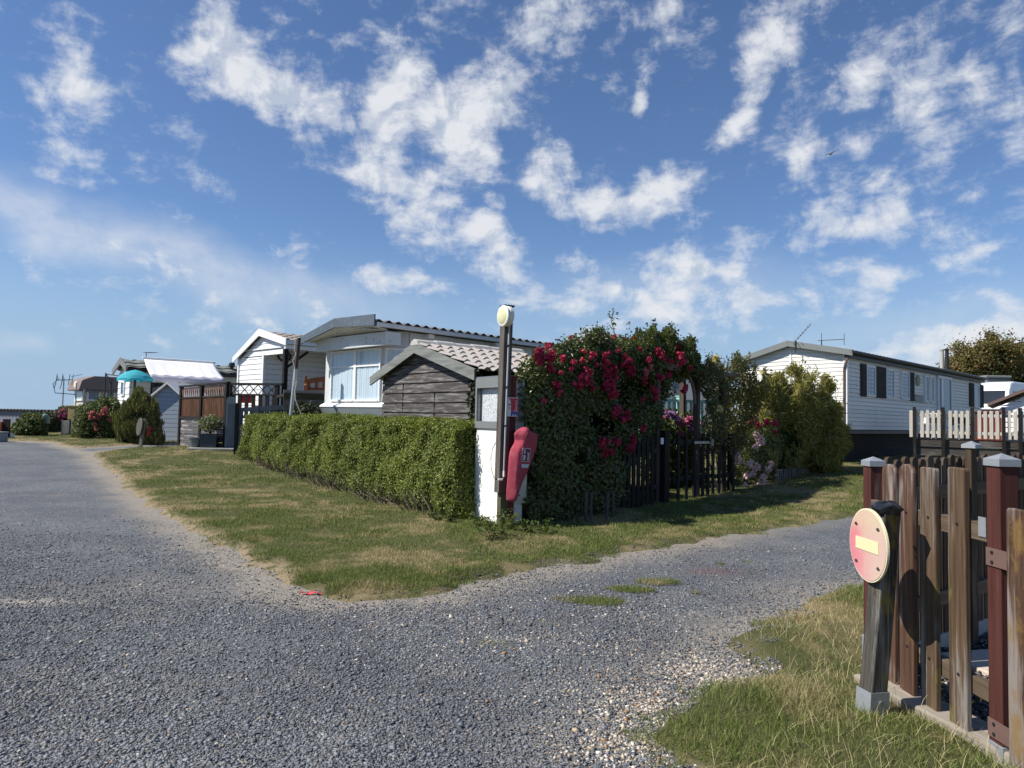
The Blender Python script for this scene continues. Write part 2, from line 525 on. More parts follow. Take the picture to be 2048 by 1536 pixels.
def np_obj(name, V, F, mat, parent=None, smooth=False, attr=None):
    """fast mesh from numpy arrays; F is (n, k)"""
    me = bpy.data.meshes.new(name)
    V = np.ascontiguousarray(V, dtype=np.float32); F = np.ascontiguousarray(F, dtype=np.int32)
    k = F.shape[1]
    me.vertices.add(len(V)); me.vertices.foreach_set('co', V.ravel())
    me.loops.add(F.size); me.loops.foreach_set('vertex_index', F.ravel())
    me.polygons.add(len(F))
    me.polygons.foreach_set('loop_start', np.arange(0, F.size, k, dtype=np.int32))
    me.polygons.foreach_set('loop_total', np.full(len(F), k, dtype=np.int32))
    if attr:
        for nm, arr in attr.items():
            a = me.attributes.new(nm, 'FLOAT', 'POINT')
            a.data.foreach_set('value', np.ascontiguousarray(arr, dtype=np.float32))
    me.update(calc_edges=True)
    if smooth:
        me.polygons.foreach_set('use_smooth', np.ones(len(F), dtype=bool))
    if mat is not None:
        me.materials.append(MT[mat] if isinstance(mat, str) else mat)
    o = bpy.data.objects.new(name, me)
    COL.objects.link(o)
    if parent is not None:
        o.parent = parent
    return o


def tag(o, label, cat, group=None, kind=None):
    o['label'] = label; o['category'] = cat
    if group: o['group'] = group
    if kind: o['kind'] = kind
    return o


def empty(name, label, cat, loc=(0, 0, 0), rz=0.0, group=None):
    o = bpy.data.objects.new(name, None)
    o.empty_display_size = .2
    COL.objects.link(o)
    o.location = loc; o.rotation_euler = (0, 0, rz)
    return tag(o, label, cat, group)


class Frame:
    """local frame: origin o, ex along, ey to the left/away, z up"""
    def __init__(s, o, ex):
        s.o = Vector(o); e = Vector((ex[0], ex[1], 0)).normalized()
        s.ex = e; s.ey = Vector((-e.y, e.x, 0)); s.rz = math.atan2(e.y, e.x)
    def w(s, x, y, z):
        return s.o + s.ex * x + s.ey * y + Vector((0, 0, z))
    def loc(s, p):
        d = Vector(p) - s.o
        return Vector((d.dot(s.ex), d.dot(s.ey), d.z))
    def on_y(s, px, py, y=0.0):
        """where the sight line of a photo point meets the plane local y = const: (x, z)"""
        d = ray(px, py); n = s.ey
        t = ((s.o + n * y) - CAM).dot(n) / d.dot(n)
        l = s.loc(CAM + d * t)
        return l.x, l.z
    def on_x(s, px, py, x=0.0):
        d = ray(px, py); n = s.ex
        t = ((s.o + n * x) - CAM).dot(n) / d.dot(n)
        l = s.loc(CAM + d * t)
        return l.y, l.z


def lap(mb, o, u, n, z0, z1, bh, lim, lip=.022, groove=.13):
    """lapped boards on a wall through o, running along u, facing n, between heights z0..z1; lim(z)->(umin,umax)"""
    o, u, n = Vector(o), Vector(u), Vector(n); Z = Vector((0, 0, 1))
    z = z0
    while z < z1 - 1e-4:
        zb = min(z + bh, z1)
        a0, a1 = lim(z); b0, b1 = lim(zb)
        if a1 - a0 > .01:
            if b1 - b0 < .005:
                b0 = b1 = (b0 + b1) / 2; b1 += .004
            zt = zb - min(groove * bh, .022)
            q = [o + u * a0 + Z * z + n * lip, o + u * a1 + Z * z + n * lip, o + u * b1 + Z * zt + n * .002, o + u * b0 + Z * zt + n * .002,
                 o + u * a0 + Z * z - n * .03, o + u * a1 + Z * z - n * .03, o + u * b1 + Z * zt - n * .03, o + u * b0 + Z * zt - n * .03]
            mb.add(q, [(0, 1, 2, 3), (4, 7, 6, 5), (0, 4, 5, 1), (0, 3, 7, 4), (1, 5, 6, 2), (2, 6, 7, 3)])
        z = zb
    return mb


def sheet(mb, p0, u, ulen, v, vlen, wave=.18, amp=.03, step=0.0, row=.35, nrm=None, thick=.012):
    """profiled roof sheet: waves across u, optional tile steps down v (v points down the slope)"""
    p0, u, v = Vector(p0), Vector(u).normalized(), Vector(v).normalized()
    n = nrm or u.cross(v)
    if n.z < 0: n = -n
    nu = max(4, int(ulen / wave * 8)); rows = [0.0]
    if step:
        y = 0.0
        while y < vlen - 1e-3:
            y2 = min(y + row, vlen)
            rows += [y2 - .002, y2]; y = y2
        rows = rows[:-1]
    else:
        rows = [vlen * i / 6 for i in range(7)]
    vs = []
    for j, y in enumerate(rows):
        st = (y % row) / row * step if step else 0.0
        if step and j > 0 and j % 2 == 1: st = step
        if step and j > 0 and j % 2 == 0: st = 0
        for i in range(nu + 1):
            x = ulen * i / nu
            vs.append(p0 + u * x + v * y + n * (amp * math.sin(2 * math.pi * x / wave) + st))
    top = len(vs)
    vs += [q - n * thick for q in vs]
    W = nu + 1; fs = []
    for j in range(len(rows) - 1):
        for i in range(nu):
            a = j * W + i
            fs.append((a, a + 1, a + W + 1, a + W)); fs.append((top + a, top + a + W, top + a + W + 1, top + a + 1))
    for i in range(nu):
        a = i; b = (len(rows) - 1) * W + i
        fs.append((a, top + a, top + a + 1, a + 1)); fs.append((b, b + 1, top + b + 1, top + b))
    for j in range(len(rows) - 1):
        a = j * W; b = j * W + nu
        fs.append((a, a + W, top + a + W, top + a)); fs.append((b, top + b, top + b + W, b + W))
    return mb.add(vs, fs)


def text_mesh(name, body, size, mat, parent, M4, depth=.001):
    cu = bpy.data.curves.new(name, 'FONT'); cu.body = body; cu.size = size; cu.extrude = depth; cu.align_x = 'CENTER'; cu.align_y = 'CENTER'
    to = bpy.data.objects.new(name, cu); COL.objects.link(to)
    dg = bpy.context.evaluated_depsgraph_get()
    me = bpy.data.meshes.new_from_object(to.evaluated_get(dg))
    bpy.data.objects.remove(to); bpy.data.curves.remove(cu)
    me.materials.clear(); me.materials.append(MT[mat] if isinstance(mat, str) else mat)
    o = bpy.data.objects.new(name, me); COL.objects.link(o)
    o.parent = parent; o.matrix_local = M4
    return o


# ------------------------------------------------------------------ foliage helpers
def rand_unit(n, rng):
    a = rng.normal(size=(n, 3)); return a / np.linalg.norm(a, axis=1, keepdims=True)


def leaves(P, N, size, aspect, rng, droop=0.0, fold=.25, jitter=.8, sizevar=.4):
    """leaf-shaped faces (two triangles with a fold) at points P with rough normals N"""
    n = len(P)
    nr = N + rand_unit(n, rng) * jitter
    nr /= np.linalg.norm(nr, axis=1, keepdims=True) + 1e-9
    t = np.cross(nr, rand_unit(n, rng)); t /= np.linalg.norm(t, axis=1, keepdims=True) + 1e-9
    if droop:
        t = t * (1 - abs(droop)) + np.array([0, 0, -droop]); t /= np.linalg.norm(t, axis=1, keepdims=True) + 1e-9
    b = np.cross(nr, t); b /= np.linalg.norm(b, axis=1, keepdims=True) + 1e-9
    nr2 = np.cross(t, b)
    L = (size * (1 + sizevar * rng.uniform(-1, 1, n)))[:, None]; Wd = L * aspect
    base = P - t * L * .5
    tip = P + t * L * .5 - nr2 * L * .08
    l = P + b * Wd * .5 + nr2 * Wd * fold - t * L * .06
    r = P - b * Wd * .5 + nr2 * Wd * fold - t * L * .06
    V = np.stack([base, l, tip, r], 1).reshape(-1, 3)
    i = np.arange(n) * 4
    F = np.stack([np.stack([i, i + 2, i + 1], 1), np.stack([i, i + 3, i + 2], 1)], 1).reshape(-1, 3)
    return V, F


def poly_dist(P, poly):
    """signed distance (positive inside) of 2-D points to a polygon"""
    P = np.asarray(P, float); poly = np.asarray(poly, float)
    a = poly; b = np.roll(poly, -1, 0)
    dmin = np.full(len(P), 1e9); inside = np.zeros(len(P), bool)
    for (ax, ay), (bx, by) in zip(a, b):
        ex, ey = bx - ax, by - ay
        wx, wy = P[:, 0] - ax, P[:, 1] - ay
        t = np.clip((wx * ex + wy * ey) / (ex * ex + ey * ey + 1e-12), 0, 1)
        d = np.hypot(wx - t * ex, wy - t * ey)
        dmin = np.minimum(dmin, d)
        cond = ((ay > P[:, 1]) != (by > P[:, 1]))
        with np.errstate(divide='ignore', invalid='ignore'):
            xx = (bx - ax) * (P[:, 1] - ay) / (by - ay + 1e-12) + ax
        inside ^= cond & (P[:, 0] < xx)
    return np.where(inside, dmin, -dmin)


class VNoise:
    """cheap smooth value noise"""
    def __init__(s, seed):
        s.t = np.random.default_rng(seed).uniform(0, 1, (32, 32, 32))
    def __call__(s, P, sc):
        Q = np.asarray(P, float) * sc
        i = np.floor(Q).astype(int); f = Q - i; f = f * f * (3 - 2 * f)
        o = 0
        for dx in (0, 1):
            for dy in (0, 1):
                for dz in (0, 1):
                    w = (f[:, 0] if dx else 1 - f[:, 0]) * (f[:, 1] if dy else 1 - f[:, 1]) * (f[:, 2] if dz else 1 - f[:, 2])
                    o = o + w * s.t[(i[:, 0] + dx) % 32, (i[:, 1] + dy) % 32, (i[:, 2] + dz) % 32]
        return o


VN = VNoise(3)


def bush(fr, poly_px, T, n, size, aspect, seed, ymid=0.0, edge=.45, clump=2.2, thresh=.38, droop=0.0, jitter=.8, rag=.12, swell=None, spread=.045):
    """points and normals for a shrub whose front outline, standing in the plane local y=ymid of frame fr,
    follows poly_px; its depth T swells from the rim; clumps and gaps from noise"""
    rng = np.random.default_rng(seed)
    poly = np.array([fr.on_y(px, py, ymid) for px, py in poly_px])
    lo, hi = poly.min(0) - rag, poly.max(0) + rag
    out_p = []; out_n = []; got = 0
    for _ in range(60):
        q = rng.uniform(lo, hi, (n, 2))
        d = poly_dist(q, poly)
        q3 = np.c_[q, np.zeros(len(q))]
        d = d + (VN(q3 + seed, 3.1) - .5) * 2 * rag + (VN(q3 + seed, 9.0) - .5) * rag
        k = d > -.01
        q, d = q[k], np.maximum(d[k], 0)
        h = T * .5 * np.sqrt(np.clip(1 - (1 - np.minimum(d / edge, 1)) ** 2, 0, 1)) + .03
        # most leaves near the surface of the volume
        s = np.sign(rng.uniform(-1, 1, len(q))) * np.power(rng.uniform(0, 1, len(q)), .45)
        y = s * h
        p = np.c_[q[:, 0], ymid + y, q[:, 1]]
        keep = VN(p + seed * 1.7, clump) + .5 * (VN(p + seed, clump * 3) - .5) > thresh
        p, s, d = p[keep], s[keep], d[keep]
        nn = np.c_[np.zeros(len(p)), s, np.full(len(p), .55)]
        nn[:, 0] = (p[:, 0] - poly[:, 0].mean()) / (np.ptp(poly[:, 0]) + 1e-6)
        out_p.append(p); out_n.append(nn); got += len(p)
        if got >= n: break
    P = np.concatenate(out_p)[:n]; P = P + rng.normal(0, spread, P.shape); Nn = np.concatenate(out_n)[:n]
    if swell is None:
        cpt = fr.w(float(poly[:, 0].mean()), ymid, 0); swell = Vector((cpt.x, cpt.y, 0)).normalized()
    Wp = np.array(fr.o)[None] + P[:, :1] * np.array(fr.ex)[None] + ymid * np.array(fr.ey)[None] + (P[:, 1:2] - ymid) * np.array(swell)[None] + P[:, 2:3] * np.array([0, 0, 1.0])[None]
    Wn = Nn[:, :1] * np.array(fr.ex)[None] + Nn[:, 1:2] * np.array(fr.ey)[None] + Nn[:, 2:3] * np.array([0, 0, 1.0])[None]
    Wn /= np.linalg.norm(Wn, axis=1, keepdims=True) + 1e-9
    return Wp, Wn, rng


def leaf_obj(name, P, N, size, aspect, rng, mat, parent, **kw):
    o = Vector(parent.location) if parent is not None else Vector((0, 0, 0))
    V, F = leaves(P, N, size, aspect, rng, **kw)
    if parent is not None:
        rz = parent.rotation_euler.z
        V = V - np.array(o)
        c, s = math.cos(-rz), math.sin(-rz)
        V = np.c_[V[:, 0] * c - V[:, 1] * s, V[:, 0] * s + V[:, 1] * c, V[:, 2]]
    return np_obj(name, V, F, mat, parent)


# ------------------------------------------------------------------ ground, gravel road, grass
def W2(px, py):
    p = gp(px, py); return (p.x, p.y)


ROAD = [(-70, 26.5), (-30, 25.2), W2(0, 881), W2(100, 885), W2(148, 897), W2(184, 908), W2(240, 962), W2(300, 1010), W2(380, 1056), W2(480, 1112),
        W2(560, 1157), W2(615, 1189), W2(650, 1197), W2(740, 1199), W2(820, 1196), W2(900, 1181), W2(1000, 1160), W2(1150, 1130), W2(1300, 1100), W2(1500, 1066),
        W2(1710, 1031), (7.4, 12.2), (12, 15.6), (22, 23), (24, 20), (12, 11.4), (6.4, 8.2), W2(1710, 1176), W2(1600, 1212), W2(1500, 1266), W2(1452, 1292), W2(1490, 1330), W2(1480, 1372),
        W2(1400, 1405), W2(1345, 1455), W2(1318, 1536), (.40, 2.0), (.5, .5), (.8, -6), (-70, -6)]
PATH = [W2(120, 897), W2(185, 896), W2(250, 892), W2(362, 887), W2(362, 893), W2(250, 899), W2(184, 909), W2(150, 905)]
YARD = [(2.14, 4.36), (4.1, 5.74), (9.5, 3.2), (6, -3), (2.35, -3), (2.21, 3.2)]


def road_sd(x, y):
    P = np.c_[np.ravel(x), np.ravel(y)]
    d = np.maximum(poly_dist(P, ROAD), poly_dist(P, PATH))
    P3 = np.c_[P, np.zeros(len(P))]
    d = d + (VN(P3, 2.3) - .5) * .24 + (VN(P3 + 7, 7.0) - .5) * .16
    return d.reshape(np.shape(x))


def ground_z(x, y, sd):
    P3 = np.c_[np.ravel(x), np.ravel(y), np.zeros(np.size(x))]
    yard = poly_dist(P3[:, :2], YARD).reshape(np.shape(x))
    b = ((VN(P3 + 3, 1.1) - .5) * .05 + (VN(P3 + 9, 4.0) - .5) * .025).reshape(np.shape(x))
    lift = np.where(yard > 0, -.03, sst(.12, -.22, sd) * (.055 + b) - sst(-.05, .2, sd) * .04)
    return g(x, y) + lift


def axis_coords(lo, hi, st, far, grow=1.16):
    a = list(np.arange(lo, hi, st)); d = st; v = hi
    while v < far:
        a.append(v); d *= grow; v += d
    d = st; v = lo; left = []
    while v > -far:
        d *= grow; v -= d; left.append(v)
    return np.array(left[::-1] + a)


def grid_faces(nx, ny):
    i = np.arange(nx - 1); j = np.arange(ny - 1)
    I, J = np.meshgrid(i, j); a = (J * nx + I).ravel()
    return np.stack([a, a + 1, a + nx + 1, a + nx], 1)


def grass_tone(k, v):
    """dry and green patches shared by the soil and the blades: 0 green .. 1 straw"""
    n1 = k.noise(v, .55, 3, .6, .5)
    n2 = k.noise(v, 2.6, 4, .65)
    n3 = k.noise(v, 1.35, 3, .6, .4)
    s = k.math('ADD', k.math('ADD', k.math('MULTIPLY', n1, .36), k.math('MULTIPLY', n3, .32)), k.math('MULTIPLY', n2, .32))
    return k.step(s, .47, .60)


def make_ground():
    xs = axis_coords(-16, 10, .11, 1500); ys = axis_coords(-4, 24, .11, 1500)
    X, Y = np.meshgrid(xs, ys)
    near = (X > -45) & (X < 30) & (Y < 45) & (Y > -10)
    sd = np.full(X.shape, -9.0); sd[near] = road_sd(X[near], Y[near])
    far_road = (~near) & (Y < 26) & (X < 0)
    sd[far_road] = 3
    Z = ground_z(X, Y, sd)
    V = np.c_[X.ravel(), Y.ravel(), Z.ravel()]
    mt, nt, bs, _ = new_mat('turf_soil'); k = NT(nt)
    v = k.coords('World')
    tone = grass_tone(k, v)
    f = k.noise(v, 26, 6, .7)
    green = k.mix(f, (.050, .052, .022), (.115, .115, .05)); straw = k.mix(f, (.17, .135, .07), (.30, .24, .13))
    c = k.mix(tone, green, straw)
    at_ = k.n('ShaderNodeAttribute', attribute_name='edge').outputs['Fac']
    bare = k.math('MULTIPLY', at_, k.step(k.noise(v, 7, 4, .6), .30, .55))
    c = k.mix(bare, c, k.mix(k.noise(v, 45, 4, .7), (.20, .15, .095), (.36, .285, .19)))
    k.put(bs.inputs['Base Color'], c); bs.inputs['Roughness'].default_value = .95; bs.inputs['Specular IOR Level'].default_value = .1
    k.bump(k.noise(v, 60, 6, .7), .8, .02, bs)
    edge = sst(-.22, -.02, sd) * np.where(X < -1.9, 1.0, .15)
    o = np_obj('ground', V, grid_faces(len(xs), len(ys)), mt, smooth=True, attr={'edge': edge.ravel()})
    tag(o, 'rough lawn and soil running out to the horizon', 'ground', kind='structure')


def gravel_material():
    mt, nt, bs, _ = new_mat('gravel'); k = NT(nt)
    v = k.coords('World')
    wv = k.n('ShaderNodeVectorMath', operation='MULTIPLY_ADD')
    nz = k.n('ShaderNodeTexNoise'); nz.inputs['Scale'].default_value = 24; k.link(v, nz.inputs['Vector'])
    k.link(nz.outputs['Color'], wv.inputs[0]); wv.inputs[1].default_value = (.012, .012, .0); k.link(v, wv.inputs[2])
    v2 = wv.outputs[0]
    def vor(scale, feat='F1'):
        n = k.n('ShaderNodeTexVoronoi', feature=feat); n.inputs['Scale'].default_value = scale; k.link(v2, n.inputs['Vector']); return n
    a = vor(62); b = vor(120)
    sa = k.n('ShaderNodeSeparateColor'); k.link(a.outputs['Color'], sa.inputs[0])
    sb = k.n('ShaderNodeSeparateColor'); k.link(b.outputs['Color'], sb.inputs[0])
    flint = k.n('ShaderNodeAttribute', attribute_name='flint').outputs['Fac']
    dust = k.n('ShaderNodeAttribute', attribute_name='dust').outputs['Fac']
    pale = k.n('ShaderNodeAttribute', attribute_name='pale').outputs['Fac']
    red = k.n('ShaderNodeAttribute', attribute_name='red').outputs['Fac']
    cell = k.math('ADD', k.math('MULTIPLY', sa.outputs[0], .6), k.math('MULTIPLY', sb.outputs[0], .4))
    c = k.mix(cell, (.05, .055, .062), (.19, .20, .214))
    big = k.noise(v, .7, 4, .6)
    c = k.mix(1.0, c, k.mix(k.step(big, .35, .65), (.84, .84, .86), (1.12, 1.12, 1.1)), 'MULTIPLY')
    # dust and clay between the stones
    dn = k.math('ADD', dust, k.math('MULTIPLY', k.step(k.noise(v, 1.6, 6, .65), .52, .78), .38), True)
    dmask = k.math('MULTIPLY', dn, k.step(k.noise(v, 75, 4, .7), .25, .62))
    c = k.mix(dmask, c, k.mix(sb.outputs[1], (.22, .19, .15), (.42, .36, .28)))
    c = k.mix(k.math('MULTIPLY', pale, k.step(k.noise(v, 20, 5, .7), .25, .6)), c, (.42, .38, .32))
    c = k.mix(k.math('MULTIPLY', red, k.step(k.noise(v, 40, 5, .7), .3, .6)), c, (.15, .07, .06))
    # flints
    lim = k.math('SUBTRACT', 1.0, k.math('ADD', .012, k.math('MULTIPLY', flint, .42)))
    isf = k.math('MULTIPLY', k.math('GREATER_THAN', sa.outputs[1], lim), k.math('LESS_THAN', a.outputs['Distance'], .55))
    c = k.mix(isf, c, k.mix(sa.outputs[2], (.46, .36, .24), (.72, .68, .62)))
    k.put(bs.inputs['Base Color'], c); bs.inputs['Roughness'].default_value = .8; bs.inputs['Specular IOR Level'].default_value = .3
    h = k.math('ADD', k.math('MULTIPLY', k.math('SUBTRACT', 1.0, a.outputs['Distance']), .7), k.math('MULTIPLY', k.math('SUBTRACT', 1.0, b.outputs['Distance']), .4))
    h = k.math('ADD', h, k.math('MULTIPLY', cell, .5))
    k.bump(h, .85, .012, bs)
    return mt


def spots(x, y, lst):
    o = np.zeros_like(x)
    for (px, py, rx, ry, w) in lst:
        cx, cy = W2(px, py)
        o = np.maximum(o, w * np.exp(-(((x - cx) / rx) ** 2 + ((y - cy) / ry) ** 2)))
    return o


FLINT = [(1400, 1345, .32, .30, 1.0), (1300, 1420, .30, .32, .95), (1250, 1500, .28, .22, .8), (1180, 1290, .5, .3, .3), (1250, 1215, .7, .45, .24), (880, 1240, .8, .35, .22), (1020, 1290, .7, .4, .2), (1200, 1380, .4, .4, .35)]
PALE = [(60, 1206, .32, .09, 1.0), (1010, 1245, .15, .06, .3), (1395, 1228, .08, .06, .5), (185, 1470, .06, .03, .8)]
RED = [(1430, 1143, .30, .16, .9)]


def road_wob(x, y):
    P3 = np.c_[np.ravel(x), np.ravel(y), np.zeros(np.size(x))]
    w = ((VN(P3 + 21, .8) - .5) * .03 + (VN(P3 + 5, 3) - .5) * .014).reshape(np.shape(x))
    return np.minimum(w, .012)


def make_road():
    xs = np.arange(-34, 14, .1); ys = np.arange(-3, 27.5, .1)
    X, Y = np.meshgrid(xs, ys)
    sd = road_sd(X, Y)
    Z = g(X, Y) + .006 + road_wob(X, Y) * sst(0, .5, sd)
    dust = sst(.75, .0, sd) * sst(-4, -1, -X + .8) * .95 + sst(.5, 0, sd) * .25
    dust = np.clip(dust + spots(X, Y, [(110, 1400, .5, .3, .7), (330, 1180, .9, .5, .35), (60, 1206, .6, .25, .5), (1250, 1500, .4, .4, .7), (1400, 1345, .4, .35, .8), (1300, 1430, .35, .35, .9)]), 0, 1)
    F = grid_faces(len(xs), len(ys))
    keep = (sd.ravel()[F] > -.55).any(1)
    F = F[keep]
    used = np.unique(F); remap = np.zeros(X.size, int); remap[used] = np.arange(len(used))
    V = np.c_[X.ravel(), Y.ravel(), Z.ravel()][used]
    at_ = {'dust': dust, 'flint': spots(X, Y, FLINT), 'pale': spots(X, Y, PALE), 'red': spots(X, Y, RED)}
    MT['gravel'] = gravel_material()
    o = np_obj('gravel_road', V, remap[F], MT['gravel'], smooth=True, attr={a: b.ravel()[used] for a, b in at_.items()})
    tag(o, 'dark grey slate gravel track and the side path forking off it', 'road', kind='structure')


def stone_mesh(P, size, rng, flat=.45):
    """angular chips: jittered octahedra"""
    n = len(P)
    base = np.array([[1, 0, 0], [0, 1, 0], [-1, 0, 0], [0, -1, 0], [0, 0, 1], [0, 0, -1]], float)
    tri = np.array([[0, 1, 4], [1, 2, 4], [2, 3, 4], [3, 0, 4], [1, 0, 5], [2, 1, 5], [3, 2, 5], [0, 3, 5]])
    B = base[None] + rng.normal(0, .22, (n, 6, 3))
    B[:, 4, :2] += rng.normal(0, .35, (n, 2))
    B *= np.stack([size, size * rng.uniform(.55, .9, n), size * flat * rng.uniform(.6, 1.2, n)], 1)[:, None]
    a = rng.uniform(0, 2 * np.pi, n); t = rng.normal(0, .35, n)
    c, s = np.cos(a)[:, None], np.sin(a)[:, None]; ct, st = np.cos(t)[:, None], np.sin(t)[:, None]
    x, y, z = B[..., 0], B[..., 1], B[..., 2]
    y, z = y * ct - z * st, y * st + z * ct
    x, y = x * c - y * s, x * s + y * c
    V = np.stack([x, y, z], -1) + P[:, None]
    F = (np.arange(n) * 6)[:, None, None] + tri[None]
    return V.reshape(-1, 3), F.reshape(-1, 3)


def stone_material(name, ca, cb, cc, cut):
    mt, nt, bs, _ = new_mat(name); k = NT(nt)
    isl = k.island()
    j = k.math('FRACT', k.math('MULTIPLY', isl, 23.7))
    c = k.mix(isl, ca, cb)
    if cc:
        c = k.mix(k.math('GREATER_THAN', j, cut), c, cc)
    v = k.coords('World')
    c = k.mix(k.noise(v, 120, 4, .6), k.mix(1.0, c, (.8, .8, .8), 'MULTIPLY'), k.mix(1.0, c, (1.15, 1.15, 1.15), 'MULTIPLY'))
    c = k.mix(1.0, c, k.mix(k.step(k.noise(v, .8, 4, .6), .35, .65), (.82, .82, .84), (1.14, 1.14, 1.12)), 'MULTIPLY')
    c = k.mix(k.step(k.noise(v, 1.6, 6, .65), .55, .75, 0, .35), c, (.26, .23, .185))
    k.put(bs.inputs['Base Color'], c); bs.inputs['Roughness'].default_value = .62; bs.inputs['Specular IOR Level'].default_value = .4
    return mt


def make_stones():
    rng = np.random.default_rng(5)
    n = 960000
    # evenly over the near ground as seen from standing height: density falls off with distance
    u = rng.uniform(0, 1, n)
    lo, hi = 1 / 10.8, 1 / 1.6
    Y = 1 / (lo + u * (hi - lo)); X = Y * rng.uniform(-1.2, 1.0, n)
    sd = road_sd(X, Y)
    rimn = VN(np.c_[X, Y, X * 0 + 60], 5)
    k = sd > .02 - .26 * rimn ** 1.5
    X, Y, sd = X[k], Y[k], sd[k]
    P3 = np.c_[X, Y, X * 0]
    dn = VN(P3 + 40, 1.3)
    fl = spots(X, Y, FLINT); pale = spots(X, Y, PALE)
    dst = sst(.6, .0, sd) * sst(-1, 1, -X)
    k = (rng.uniform(0, 1, len(X)) < sst(10.8, 6.0, Y) * np.clip(.55 + 1.1 * (dn - .25), .35, 1) * (1 - .7 * np.clip(pale + dst, 0, 1)))
    X, Y, fl, sd = X[k], Y[k], fl[k], sd[k]
    size = np.clip(rng.lognormal(math.log(.0066), .42, len(X)), .003, .02) * np.clip(1 + (Y - 4) * .05, 1, 1.3)
    P = np.c_[X, Y, np.maximum(g(X, Y) + .006 + road_wob(X, Y) * sst(0, .5, sd), ground_z(X, Y, sd)) + size * .15]
    white = rng.uniform(0, 1, len(X)) < (.004 + .5 * fl ** 1.4)
    MT['slate_chip'] = stone_material('slate_chip', (.052, .056, .062), (.225, .235, .25), (.23, .195, .155), .95)
    MT['flint_chip'] = stone_material('flint_chip', (.36, .28, .18), (.64, .58, .50), (.30, .18, .09), .86)
    V, F = stone_mesh(P[~white], size[~white], rng)
    o = np_obj('gravel_stones', V, F, 'slate_chip'); tag(o, 'loose dark slate chippings spread over the track', 'gravel', kind='stuff')
    V, F = stone_mesh(P[white], size[white] * 1.1, rng, .6)
    o = np_obj('flint_stones', V, F, 'flint_chip'); tag(o, 'pale flint pebbles scattered among the slate chippings', 'pebbles', kind='stuff')


def blade_mesh(P, h, w, rng, lean=.5):
    n = len(P)
    a = rng.uniform(0, 2 * np.pi, n); b = np.stack([np.cos(a), np.sin(a), np.zeros(n)], 1)
    l = rng.uniform(0, 2 * np.pi, n); ln = rng.uniform(.1, 1, n) * lean
    d = np.stack([np.cos(l) * ln, np.sin(l) * ln, np.ones(n)], 1); d /= np.linalg.norm(d, axis=1, keepdims=True)
    mid = P + d * (h * .55)[:, None]
    d2 = d * [1.9, 1.9, .75]; d2 /= np.linalg.norm(d2, axis=1, keepdims=True)
    tip = mid + d2 * (h * .5)[:, None]
    W = (w * .5)[:, None]
    V = np.stack([P - b * W, P + b * W, mid + b * W * .75, mid - b * W * .75, tip], 1).reshape(-1, 3)
    i = np.arange(n) * 5
    F = np.stack([np.stack([i, i + 1, i + 2], 1), np.stack([i, i + 2, i + 3], 1), np.stack([i + 3, i + 2, i + 4], 1)], 1).reshape(-1, 3)
    return V, F


def grass_material():
    mt, nt, bs, out = new_mat('grass_blades'); k = NT(nt)
    v = k.coords('World'); isl = k.island()
    tone = k.math('ADD', grass_tone(k, v), k.math('MULTIPLY', k.math('SUBTRACT', isl, .5), .55), True)
    j = k.math('FRACT', k.math('MULTIPLY', isl, 13.1))
    green = k.mix(j, (.085, .130, .022), (.205, .250, .060)); straw = k.mix(j, (.27, .22, .10), (.50, .42, .23))
    c = k.mix(tone, green, straw)
    k.put(bs.inputs['Base Color'], c); bs.inputs['Roughness'].default_value = .6; bs.inputs['Specular IOR Level'].default_value = .25
    tr = k.n('ShaderNodeBsdfTranslucent'); k.put(tr.inputs[0], c)
    mx = k.n('ShaderNodeMixShader'); mx.inputs[0].default_value = .3
    k.link(bs.outputs[0], mx.inputs[1]); k.link(tr.outputs[0], mx.inputs[2]); k.link(mx.outputs[0], out.inputs[0])
    return mt


